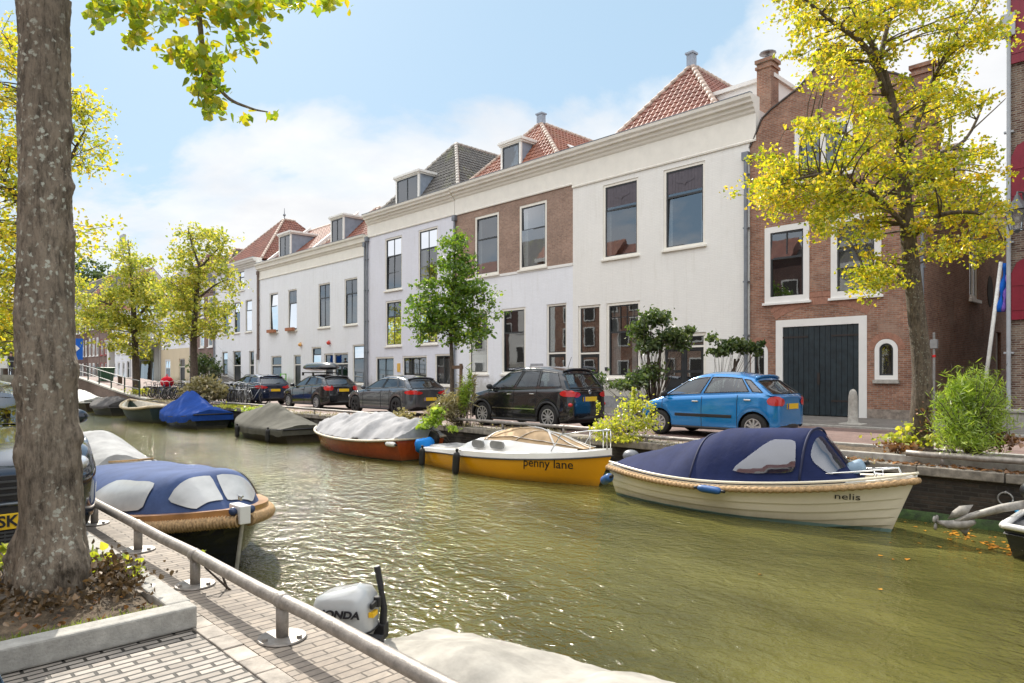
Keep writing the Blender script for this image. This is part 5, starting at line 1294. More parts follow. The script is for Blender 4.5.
# ------------------------------------------------------------------ cars (local: nose towards +x, wheels on z = 0)
TYRE = plain('tyre', (.018, .018, .018), .8, var=.2); RIM = plain('rim_alloy', (.55, .55, .56), .3, .6, var=.05); RIMD = plain('rim_dark', (.04, .04, .045), .35, .5)
REDL = plain('tail_lamp_red', (.55, .012, .012), .15, var=.1, coat=.6); CLEARL = plain('lamp_clear', (.6, .62, .65), .08, .3, coat=.6); PLAST = plain('trim_black', (.02, .02, .022), .55, var=.15)
SEAT = plain('seat_dark', (.03, .03, .032), .8)
def paint(name, col, metal=.3):
    m = plain(name, col, .16, metal, var=.04, scale=1.5, coat=1.0); return m
def car(name, label, nose_x, y_side, L, Wd, H, wb, fo, rw, pm, prof, gh, sill=.2, facing='left', rim='spoke', rimm=None, lamp=None, trim=None, belt_drop=0, roof_inset=.70, rails=False, group='cars parked along the canal', hatch_z=None, pos=None, rz=None, box=False, npil=(.36, .70), plate=True, quarter=True, antenna=False, cladding=False, tinted=False):
    """prof: (distance from nose, z) of the body's upper edge; gh: (a, ar, br, b) windscreen foot, roof start, roof end, rear glass foot"""
    t = thing(name, label, 'car', pos or (nose_x, y_side+Wd/2, 0), pi if rz is None else rz, group)
    X = lambda s: -s                                  # s = distance behind the nose
    top = pl(prof); w1, w2 = fo, fo+wb; RA = rw+.055
    def hw(s):
        e = min(s, L-s); k = .5 if s < L/2 else .42; m = 1-.30*max(0, 1-e/k)**2.4
        return Wd/2*m*(1-.02*abs(s/L-.5))
    def bot(s):
        z = sill+.10*max(0, 1-min(s, L-s)/.4)**2
        for c in (w1, w2):
            if abs(s-c) < RA: z = max(z, rw+sqrt(RA*RA-(s-c)**2))
        return z
    ss = sorted(set([0, .015, .05, .1, .18, .3, .42]+[L, L-.015, L-.05, L-.1, L-.18, L-.28]+[round(.5+k*.11, 3) for k in range(int((L-.8)/.11)+1)]+[c+RA*q for c in (w1, w2) for q in (-1.001, -.999, -.93, -.8, -.6, -.35, 0, .35, .6, .8, .93, .999, 1.001)]))
    ss = [s for s in ss if 0 <= s <= L]
    def rows(s, side):
        w, b, T = hw(s), bot(s), top(s)
        e = min(s, L-s); squash = max(0, 1-e/.10)
        lv = [(b, .965), (b+.05, .985), (max(.45, b+.09), 1.0), (max(.62, b+.13), 1.0), (max(T-.17, b+.16), .985), (T-.05, .955), (T, .90), (T+.018, .6), (T+.028, .0)]
        out = []
        for z, k in lv:
            zz = z+(.58-z)*squash*.10; out.append(Vector((X(s), side*w*k, zz)))
        return out
    mb = MB(); nr = 9
    for side in (-1, 1):
        R_ = [rows(s, side) for s in ss]; mb.grid(lambda i, j: R_[i][j], len(ss), nr)
    for s in (0, L):
        A, B = rows(s, -1), rows(s, 1)
        for j in range(nr-1): mb.quad(A[j], B[j], B[j+1], A[j+1])
    body = mb.build('body', pm, t, smooth=True, weld=True)
    body.modifiers.new('sub', 'SUBSURF').render_levels = 1
    mb = MB(); mb.box(X(L-.2), X(.25), -Wd/2+.25, Wd/2-.25, sill-.03, .62)
    for c in (w1, w2):
        mb.box(X(c+RA+.02), X(c-RA-.02), -Wd/2+.24, Wd/2-.24, sill, rw+RA+.02)
    mb.build('underbody', BLACK, t)
    mb = MB()                                        # lower bumper and sill strip
    for side in (-1, 1):
        pts = [Vector((X(s), side*(hw(s)*.972), sill+.02)) for s in [w1+RA+.02+(wb-2*RA-.04)*k/12 for k in range(13)]]; mb.tube(pts, .035, 6)
    for (c, sgn) in ((L-.03, 1), (.05, -1)):
        pts = [Vector((X(c-(.25*(abs(k)/4)**3)*sgn), Wd/2*.62*k/4*1.3, sill+.1)) for k in range(-4, 5)]; mb.tube(pts, .06, 6)
    if cladding:
        for side in (-1, 1):
            for c in (w1, w2): mb.tube([Vector((X(c+RA*cos(a)), side*(Wd/2+.002)*.99, rw+RA*sin(a))) for a in [pi*k/16 for k in range(17)]], .03, 6)
    mb.build('sill_trim', PLAST, t, smooth=True)
    a, ar, br, b = gh
    def G(p, q, side):
        xb = a+(b-a)*p; xr = ar+(br-ar)*p; Tb = top(xb)-.02; wbase = hw(min(max(xb, .4), L-.3))*.90
        zr = H-.075-.13*max(0, 1-p/.38)**2-.10*(max(0, p-.5)/.5)**2
        x = xb+(xr-xb)*q; z = Tb+(zr-Tb)*q; y = wbase+(Wd/2*roof_inset-wbase)*q**1.15
        return Vector((X(x), side*y, z))
    def RF(p, s):
        e = G(p, 1, 1); return Vector((e.x, e.y*s, e.z+.075*(1-abs(s)**2.6)))
    def ends(u, q, p):                                # curved front (p=0) and rear (p=1) screens
        e = G(p, q, 1); bulge = (.16 if p == 0 else -.09)*(1-u*u)*(1-.35*q); rz_ = .075*(1-abs(u)**2.6)*max(0, (q-.8)/.2)
        return Vector((e.x+bulge*(1 if p == 0 else 1), e.y*u, e.z+rz_))
    lines = [.045]+list(npil)+([.955] if quarter else [.90])
    spans = [(lines[k]+(0 if k == 0 else .016), lines[k+1]-.016) for k in range(len(lines)-1)]
    def holed(f, us, vs, inside, mbb):
        for u0, u1 in zip(us, us[1:]):
            for v0, v1 in zip(vs, vs[1:]):
                if not inside((u0+u1)/2, (v0+v1)/2): mbb.quad(f(u0, v0), f(u1, v0), f(u1, v1), f(u0, v1))
    mb = MB(); pu = sorted(set([k/16 for k in range(17)]+[x for q in spans for x in q])); qv = [0, .10, .25, .4, .55, .7, .88, 1]
    for side in (-1, 1): holed(lambda u, v: G(u, v, side), pu, qv, lambda u, v: .10 < v < .88 and any(x0 < u < x1 for x0, x1 in spans), mb)
    for i in range(16):
        for j in range(16): mb.quad(RF(i/16, -1+j/8), RF((i+1)/16, -1+j/8), RF((i+1)/16, -1+(j+1)/8), RF(i/16, -1+(j+1)/8))
    uu = sorted([-1+k/6 for k in range(13)]+[-.88, .88]); holed(lambda u, v: ends(u, v, 0), uu, [0, .04, .2, .4, .6, .8, .92, 1], lambda u, v: abs(u) < .88 and .04 < v < .92, mb)
    uu = sorted([-1+k/6 for k in range(13)]+[-.86, .86]); holed(lambda u, v: ends(u, v, 1), uu, [0, .12, .3, .5, .7, .86, 1], lambda u, v: abs(u) < .86 and .12 < v < .86, mb)
    mb.build('cabin', pm, t, smooth=True, weld=True)
    gm = GLASS2
    def sheet(f, us, vs):
        mbb = MB(); mbb.grid(lambda i, j: f(us[i], vs[j]), len(us), len(vs)); return mbb
    for side in (-1, 1):
        for x0, x1 in spans:
            us = [x for x in pu if x0-1e-6 <= x <= x1+1e-6]; sheet(lambda u, v: G(u, v, side)-Vector((0, side*.006, 0)), us, qv[1:-1]).build('side_window', gm, t, smooth=True)
            mbb = MB(); P_ = [G(u, .10, side) for u in us]+[G(x1, v, side) for v in qv[2:-2]]+[G(u, .88, side) for u in reversed(us)]+[G(x0, v, side) for v in reversed(qv[2:-2])]
            mbb.tube([q+Vector((0, side*.002, 0)) for q in P_+[P_[0]]], .011, 4); mbb.build('window_seal', PLAST, t)
    sheet(lambda u, v: ends(u, v, 0)-Vector((.006, 0, 0)), [-.88+1.76*k/12 for k in range(13)], [.04, .2, .4, .6, .8, .92]).build('windscreen', gm, t, smooth=True)
    sheet(lambda u, v: ends(u, v, 1)+Vector((.006, 0, 0)), [-.86+1.72*k/12 for k in range(13)], [.12, .3, .5, .7, .86]).build('rear_window', gm, t, smooth=True)
    mbb = MB(); P_ = [ends(-.86+1.72*k/10, .12, 1) for k in range(11)]+[ends(.86-1.72*k/10, .86, 1) for k in range(11)]; mbb.tube([q-Vector((.002, 0, 0)) for q in P_+[P_[0]]], .018, 4); mbb.build('rear_window_seal', PLAST, t)
    mb = MB(); mb.grid(lambda i, j: (lambda xb: (X(xb), (hw(min(max(xb, .4), L-.3))*.84)*(-1+j), top(xb)+.035))(a+.05+(b-a-.12)*i/10), 11, 3); mb.build('cabin_floor', SEAT, t)
    mb = MB()
    for y in (-.36, .36): mb.box(X(ar+.95), X(ar+.78), y-.23, y+.23, .5, top(a)+.24); mb.box(X(ar+.92), X(ar+.82), y-.12, y+.12, top(a)+.2, H-.22)
    mb.box(X(br-.15), X(br-.35), -.6, .6, .5, top(b)+.12)
    for y in (-.4, .4): mb.box(X(br-.2), X(br-.28), y-.11, y+.11, top(b)+.1, H-.27)
    mb.build('seats', SEAT, t, bevel=.04)
    mb = MB(); mb.tube([Vector((X(ar+.25)+.05*cos(q), .36+.17*sin(q), top(a)+.12+.16*cos(q))) for q in [2*pi*k/14 for k in range(15)]], .014, 5); mb.build('steering_wheel', PLAST, t)
    def side_pt(s_, z, side, off=.0):
        r = rows(s_, side); z = max(r[0].z, min(z, r[6].z-.001))
        for q0, q1 in zip(r, r[1:]):
            if q0.z <= z <= q1.z+1e-9: f_ = (z-q0.z)/max(1e-6, q1.z-q0.z); P_ = q0+(q1-q0)*f_; return P_+Vector((0, side*off, 0))
        return r[5]
    # wheels
    for side in (-1, 1):
        for c in (w1, w2):
            cx, cy = X(c), side*(Wd/2-.115)
            mb = MB(); mb.lathe([(rw*.60, -.09), (rw*.93, -.1), (rw, -.07), (rw, .07), (rw*.93, .1), (rw*.60, .09)], (cx, cy, rw), 'y', 32)
            wh = mb.build('wheel', TYRE, t, smooth=True)
            mb = MB(); o = side*.085; rr = rw*.64
            mb.lathe([(rr, o*.2), (rr, o*1.05), (rr*.92, o*1.08), (rr*.9, o*.3), (0, o*.3)], (cx, cy, rw), 'y', 28); mb.build('rim_barrel', PLAST if rim != 'cap' else (rimm or RIM), wh, smooth=False)
            mb = MB(); ns = {'spoke': 5, 'cap': 9, 'multi': 10}[rim]
            for k in range(ns):
                a0 = 2*pi*k/ns+.3; d = Vector((cos(a0), 0, sin(a0))); n_ = Vector((-sin(a0), 0, cos(a0))); w_ = rr*(.16 if rim == 'spoke' else .09 if rim == 'multi' else .13)
                C0 = Vector((cx, cy+o*1.0, rw)); P0 = C0+d*rr*.12; P1 = C0+d*rr*.96
                q = [P0+n_*w_*.7, P1+n_*w_*(1.4 if rim == 'spoke' else 1), P1-n_*w_*(1.4 if rim == 'spoke' else 1), P0-n_*w_*.7]; q2 = [v-Vector((0, o*.22, 0)) for v in q]
                mb.add(q+q2, [(0, 1, 2, 3), (4, 7, 6, 5), (0, 4, 5, 1), (1, 5, 6, 2), (2, 6, 7, 3), (3, 7, 4, 0)])
            mb.lathe([(0, o*1.06), (rr*.2, o*1.06), (rr*.2, o*.5)], (cx, cy, rw), 'y', 12)
            mb.lathe([(rr*.90, o*1.0), (rr*.90, o*1.12), (rr*1.02, o*1.12), (rr*1.02, o*.9)], (cx, cy, rw), 'y', 28)
            mb.build('rim', rimm or RIM, wh)
    # lamps, plate, mirrors, handles, door seams
    lz, lh, lw, lx = lamp or (.92, .12, .16, .12)
    for side in (-1, 1):
        mb = MB(); cs = [('s', L-lx*1.9+(lx*1.9-.012)*(k/9)) for k in range(10)]+[('r', k/5) for k in range(1, 6)]; yL = abs(side_pt(L-.012, lz, side).y)
        def TL(i, j):
            k, v = cs[i]; e = abs(i/7-1); z = lz+lh*(-1+j/3)*max(.02, 1-e**2.6)**.5
            if k == 's': q = side_pt(v, z, side, .014); return q+Vector((-.012 if v > L-.1 else 0, 0, 0))
            y = yL-(lw*v); return Vector((X(L)-.016, side*y, z+(.58-z)*.088))
        mb.grid(TL, len(cs), 7); lo_ = mb.build('tail_light', REDL, t, smooth=True)
        mb = MB(); s0 = .25; cx, cy = X(s0), side*(hw(s0)*.86); zl = top(.25)-.10
        mb.ball((cx, cy-side*.03, zl), (.20, .10, .07), 8); mb.build('headlight', CLEARL, t, smooth=True)
        g = G(.03, .05, side); mb = MB(); mb.ball((g.x-.10, g.y+side*.13, g.z+.07), (.06, .11, .075), 8); mb.tube([g, (g.x-.10, g.y+side*.1, g.z+.04)], .02, 6); mb.build('wing_mirror', PLAST if trim else pm, t, smooth=True)
        # shut lines and handles
        d0 = a+.12; d1 = a+(b-a)*npil[0]+.05; d2 = min(a+(b-a)*npil[1]+.0, w2+.1)
        def line(sx, zt):
            P = []
            for k in range(9):
                z = max(bot(sx)+.03, sill+.04)+(zt-sill-.04)*k/8; r = rows(sx, side); zz = min(z, r[5].z)
                for q0, q1 in zip(r, r[1:]):
                    if q0.z <= zz <= q1.z: f_ = (zz-q0.z)/max(1e-6, q1.z-q0.z); P.append(q0+(q1-q0)*f_+Vector((0, side*.003, 0))); break
            if len(P) > 1: mbl = MB(); mbl.tube(P, .006, 4); mbl.build('shut_line', BLACK, t)
        for sx in (d0, d1, w2-RA-.02 if d2 > w2-RA else d2): line(sx, top(sx)-.04)
        for sx in (d1-.16, (w2-.12 if d2 > w2-RA else d2-.14)):
            mb = MB(); mb.box(X(sx)-.08, X(sx)+.08, side*hw(sx)*.985-.02, side*hw(sx)*.985+.028*1, top(sx)-.17, top(sx)-.14); mb.build('door_handle', trim and CHROME or pm, t, bevel=.008)
        if trim:
            mb = MB(); z0, hh, s0, s1 = trim[1:5]; n = 16
            mb.grid(lambda i, j: (X(s0+(s1-s0)*i/n), side*(hw(s0+(s1-s0)*i/n)+(.002 if j in (0, 3) else .012)), z0+[-hh, -hh*.8, hh*.8, hh][j]), n+1, 4); mb.build('side_moulding', trim[0], t)
    pz = hatch_z or .62
    if plate:
        mb = MB(); mb.box(X(L)-.025, X(L)-.001, -.26, .26, pz-.058, pz+.058); pq = mb.build('number_plate', YPLATE, t)
        mb = MB(); mb.box(X(L)-.028, X(L)-.0255, .215, .26, pz-.057, pz+.057); mb.build('plate_strip', plain('plate_blue', (.01, .05, .4), .4), pq)
    mb = MB(); mb.tube([ends(-.9+1.8*k/10, .995, 1)+Vector((-.03, 0, .01)) for k in range(11)], .028, 6); mb.build('roof_spoiler', pm, t, smooth=True)
    mb = MB(); e = ends(.0, .14, 1); e2 = ends(-.45, .35, 1); mb.tube([e+Vector((-.03, 0, 0)), e2+Vector((-.03, 0, 0))], .012, 5); mb.build('rear_wiper', BLACK, t)
    if rails:
        for side in (-1, 1):
            mb = MB(); mb.tube([RF(.12+.7*k/10, side*.93)+Vector((0, 0, .04 if 0 < k < 10 else .0)) for k in range(11)], .014, 6); mb.build('roof_rail', PLAST, t, smooth=True)
    if antenna: mb = MB(); q = RF(.85, 0); mb.tube([q, q+Vector((-.12, 0, .28))], .006, 5); mb.build('antenna', BLACK, t)
    return t, RF, top
BLUEP = paint('paint_blue', (.006, .21, .56), .25); BLACKP = paint('paint_black', (.012, .013, .016)); GREYP = paint('paint_grey', (.075, .085, .10), .4); NAVYP = paint('paint_navy', (.012, .022, .055)); 
t, RF, top = car('parked_car', 'small bright blue hatchback with black side mouldings', -10.2, 14.05, 3.55, 1.64, 1.50, 2.40, .64, .29, BLUEP,
    [(0, .56), (.05, .66), (.3, .80), (.75, .92), (1.4, .96), (2.7, 1.03), (3.2, 1.04), (3.55, .97)], (.62, 1.34, 2.95, 3.44), rim='cap', lamp=(.86, .10, .17, .11), trim=(PLAST, .50, .035, 1.1, 2.55), npil=(.40, .84), hatch_z=.74, quarter=True, roof_inset=.72)
t, RF, top = car('parked_car', 'black rounded crossover with chrome side strip and two tone alloy wheels', -15.55, 12.95, 4.05, 1.74, 1.67, 2.55, .80, .33, BLACKP,
    [(0, .62), (.05, .76), (.3, .90), (.9, 1.02), (2, 1.06), (3.8, 1.10), (4.05, 1.02)], (.95, 1.62, 3.6, 3.95), rim='multi', lamp=(.95, .085, .2, .15), trim=(CHROME, .52, .018, 1.25, 2.9), npil=(.36, .66), cladding=True, antenna=True, hatch_z=.80, quarter=True)
mb = MB(); mb.ball((-3.95, .66, .66), (.08, .07, .06), 8); mb.ball((-3.95, -.66, .66), (.08, .07, .06), 8); mb.build('fog_light', REDL, t, smooth=True)
mb = MB(); mb.lathe([(0, -.012), (.05, -.01), (.055, 0)], (-4.055, 0, .98), 'x', 16); mb.build('badge', CHROME, t)
t, RF, top = car('parked_car', 'dark grey hatchback with black wheels behind the small tree', -23.65, 13.7, 4.33, 1.76, 1.42, 2.69, .78, .32, GREYP,
    [(0, .52), (.05, .64), (.35, .76), (1.2, .90), (2.2, .93), (3.9, .99), (4.33, .93)], (1.25, 2.0, 3.75, 4.22), rim='spoke', rimm=RIMD, lamp=(.82, .07, .28, .17), npil=(.42, .76), hatch_z=.58)
t, RF, top = car('parked_car', 'black hatchback carrying a long black roof box', -29.2, 13.75, 3.95, 1.72, 1.46, 2.49, .75, .30, BLACKP,
    [(0, .55), (.05, .68), (.35, .80), (1.1, .93), (2, .97), (3.6, 1.05), (3.95, .97)], (1.05, 1.8, 3.4, 3.84), rim='multi', lamp=(.92, .13, .12, .10), npil=(.40, .74), hatch_z=.80)
rb = thing('roof_box', 'long glossy black roof box on the black hatchback', 'roof box', (-27.1, 14.6, 1.5), pi)
mb = MB(); mb.grid(lambda i, j: ((lambda k, a: (-1.25+2.5*k, .44*(1-abs(2*k-1)**3.5)**.5*cos(a), .24+.23*(1-abs(2*k-1)**3.5)**.5*(sin(a) if sin(a) > 0 else .55*sin(a))))(i/24, 2*pi*j/20)), 25, 21); mb.build('lid', plain('roof_box_black', (.015, .016, .018), .2, coat=.6), rb, smooth=True)
mb = MB()
for x in (-.45, .45): mb.box(x-.03, x+.03, -.6, .6, .0, .04); mb.box(x-.04, x+.04, -.62, -.56, -.1, .04); mb.box(x-.04, x+.04, .56, .62, -.1, .04)
mb.build('roof_bars', BLACK, rb)
t, RF, top = car('parked_car', 'dark blue estate car, leftmost of the parked row beside the bicycles', -35.9, 13.7, 4.4, 1.77, 1.47, 2.62, .86, .31, NAVYP,
    [(0, .55), (.05, .67), (.35, .79), (1.2, .92), (2.4, .96), (4.0, 1.02), (4.4, .95)], (1.25, 2.0, 3.95, 4.32), rim='multi', lamp=(.86, .07, .25, .16), npil=(.34, .64), rails=True, hatch_z=.70)
# large dark blue car on the near quay, nose towards the camera
t, RF, top = car('parked_car', 'dark blue car facing the camera behind the big trunk, yellow plate ending SK', 0, 0, 4.7, 1.86, 1.40, 2.75, .88, .33, paint('paint_midnight', (.010, .022, .045)),
    [(0, .58), (.04, .70), (.35, .82), (1.2, .94), (2.4, .98), (4.4, 1.0), (4.7, .95)], (1.15, 1.95, 4.0, 4.5), pos=(-6.55, .66, 0), rz=R(0), npil=(.38, .68), plate=False, sill=.2, lamp=(.84, .1, .12, .1))
mb = MB(); mb.box(.012, .03, -.22, .30, .23, .35); pq = mb.build('number_plate', YPLATE, t, bevel=.004)
text_obj('lettering', 'SK', TEXTB, pq, (.034, .215, .29), (R(90), 0, R(90)), .12, 0, .002, 1, .003)
mb = MB()
for k in range(6): mb.box(-.01, .022, -.7, .7, .20-.028*k, .215-.028*k)
for k in range(22): mb.box(-.01, .020, -.7+k*.064, -.69+k*.064, .06, .22)
for k in range(3): mb.box(-.02, .03, -.55, .55, .49+.05*k, .505+.05*k)
mb.build('grille', plain('grille_grey', (.07, .075, .08), .4, .3), t)
mb = MB(); mb.box(-.03, .011, -.72, .72, .05, .40); mb.box(-.02, .012, -.56, .56, .46, .64); mb.build('grille_recess', BLACK, t)
mb = MB(); mb.box(.0, .03, -.5, .5, .415, .435); mb.build('bumper_strip', plain('bumper_grey', (.25, .28, .31), .3, .5), t, bevel=.01)
# pale blue car nose at the lower left corner
t, RF, top = car('parked_car', 'pale blue car, only its bumper corner showing at the lower left corner', 0, 0, 3.9, 1.66, 1.45, 2.45, .7, .29, paint('paint_pale_blue', (.35, .48, .60), .1),
    [(0, .52), (.05, .62), (.3, .74), (1.1, .9), (2, .95), (3.6, 1.0), (3.9, .95)], (1.0, 1.75, 3.4, 3.8), pos=(-2.62, .31, 0), rz=R(90), plate=False)
# ------------------------------------------------------------------ trees and plants
BARK = bark_mat('bark_lichen', (.33, .275, .215), (.075, .06, .045), (.60, .61, .52), .95); BARK2 = bark_mat('bark_plain', (.13, .10, .08), (.045, .035, .03), (.25, .26, .2), .3)
L_LIME = leaf_mat('leaf_lime_yellow', [(.15, (.14, .21, .015)), (.38, (.31, .37, .022)), (.6, (.56, .52, .03)), (.8, (.68, .50, .035)), (.95, (.60, .26, .03))])
BARK3 = bark_mat('bark_shaded', (.17, .135, .10), (.05, .04, .03), (.33, .34, .27), .6)
L_YG = leaf_mat('leaf_yellow_green', [(.2, (.15, .22, .035)), (.5, (.34, .38, .06)), (.75, (.56, .52, .09)), (.95, (.60, .40, .08))])
L_GREEN = leaf_mat('leaf_green', [(.2, (.05, .12, .012)), (.6, (.12, .22, .02)), (.9, (.30, .38, .03))])
L_NEAR = leaf_mat('leaf_near', [(.2, (.14, .24, .015)), (.5, (.27, .36, .02)), (.75, (.50, .46, .02)), (.95, (.55, .22, .02))])
L_DARK = leaf_mat('leaf_dark', [(.2, (.035, .07, .02)), (.6, (.08, .13, .035)), (.95, (.19, .22, .06))], .4)
L_FEATH = leaf_mat('leaf_feathery', [(.2, (.14, .24, .02)), (.6, (.30, .42, .05)), (.95, (.52, .58, .14))])
L_YEL = leaf_mat('leaf_bright_yellow', [(.2, (.20, .28, .03)), (.55, (.42, .45, .05)), (.95, (.64, .58, .10))])
L_DRY = leaf_mat('grass_dry', [(.2, (.16, .15, .06)), (.6, (.34, .30, .16)), (.95, (.45, .36, .22))], .3)
L_LITTER = leaf_mat('leaf_litter', [(.2, (.05, .035, .02)), (.6, (.13, .085, .045)), (.95, (.26, .15, .06))], .1)
L_BROWN = leaf_mat('leaf_brown', [(.2, (.10, .045, .02)), (.6, (.24, .12, .05)), (.95, (.45, .20, .05))], .2)
def leaf(mb, c, size, rnd, shape='quad', up=.6, droop=0):
    n = Vector((rnd.gauss(0, 1), rnd.gauss(0, 1), rnd.gauss(0, 1)+up)).normalized()
    a = n.orthogonal().normalized(); a = (Matrix.Rotation(rnd.uniform(0, 2*pi), 3, n) @ a); b = n.cross(a); s = size*rnd.uniform(.5, 1.35)
    if shape == 'quad':
        f = n*s*.18; mb.add([c-a*s*.5, c+b*s*.36+f, c+a*s*.5, c-b*s*.36+f], [(0, 1, 2), (0, 2, 3)])
    elif shape == 'heart':
        pts = [(-.5, 0), (-.42, .28), (-.12, .42), (.18, .26), (.55, 0), (.18, -.26), (-.12, -.42), (-.42, -.28)]
        mb.add([c+a*s*x+b*s*y+n*s*.25*abs(y) for x, y in pts]+[c], [(8, i, (i+1) % 8) for i in range(8)])
    else:                                            # blade
        mb.add([c-a*s*.5, c+b*s*.06, c+a*s*.5, c-b*s*.06], [(0, 1, 2, 3)])
def smooth_path(P, k=4):
    P = [Vector(p) for p in P]; out = []
    for i in range(len(P)-1):
        p0, p1, p2, p3 = P[max(i-1, 0)], P[i], P[i+1], P[min(i+2, len(P)-1)]
        for j in range(k):
            t = j/k; out.append(.5*((2*p1)+(-p0+p2)*t+(2*p0-5*p1+4*p2-p3)*t*t+(-p0+3*p1-3*p2+p3)*t**3))
    out.append(P[-1]); return out
def tree(name, label, base, trunk, limbs, clumps, leafm, size, bark=None, shape='quad', seed=1, group=None, cat='tree', twig=.012, crown='crown', per=None, trunk_obj=None, nseg=12):
    """trunk, limbs: [(points, radii)] in world space; clumps: (centre, radius, leaves)"""
    rnd = random.Random(seed); base = Vector(base); bark = bark or BARK2
    t = thing(name, label, cat, base, 0, group); nodes = []
    mb = MB()
    for pts, rad in [trunk]+limbs:
        S = smooth_path(pts); n = len(S)
        rr = []
        for i in range(n):
            f = i/(n-1)*(len(rad)-1); k = min(int(f), len(rad)-2); rr.append(rad[k]+(rad[k+1]-rad[k])*(f-k))
        for i, p in enumerate(S): nodes.append((p, rr[i]))
        mb.tube([p-base for p in S], rr, nseg)
    lf = MB()
    for c, r, nl in clumps:
        c = Vector(c); best = min(nodes, key=lambda q: (q[0]-c).length+max(0, q[0].z-c.z)*1.5-.0)
        p = best[0]; m = (p+c)/2+Vector((rnd.uniform(-1, 1), rnd.uniform(-1, 1), rnd.uniform(.0, 1)))*(c-p).length*.12
        path = smooth_path([p, m, c], 4); r0 = min(best[1]*.6, twig*1.8)
        mb.tube([q-base for q in path], [r0+(twig*.3-r0)*i/(len(path)-1) for i in range(len(path))], 5)
        subs = []
        for k in range(3):
            e = c+Vector((rnd.gauss(0, .6), rnd.gauss(0, .6), rnd.gauss(0, .35)))*r; subs.append(e); mb.tube([path[-3]-base, c-base, e-base], twig*.35, 4)
        for k in range(nl):
            o = rnd.choice(subs+[c]); q = o+Vector((rnd.gauss(0, .38), rnd.gauss(0, .38), rnd.gauss(0, .24)))*r
            leaf(lf, q-base, size, rnd, shape)
    mb.build('trunk', bark, t, smooth=True)
    lf.build(crown, leafm, t)
    return t
def ell(lst, d, dd, r, nl, rnd, scale=1.0):
    """clumps filling ellipses seen at distance d (px, py, rx, ry, count)"""
    out = []
    for (px, py, rx, ry, n) in lst:
        for k in range(n):
            while True:
                a, b = rnd.uniform(-1, 1), rnd.uniform(-1, 1)
                if a*a+b*b <= 1: break
            e = sqrt(max(0, 1-a*a-b*b))
            out.append((at(px+a*rx, py+b*ry, d+rnd.uniform(-dd, dd)*max(.35, e)), r*rnd.uniform(.8, 1.2), int(nl*rnd.uniform(.7, 1.3))))
    return out

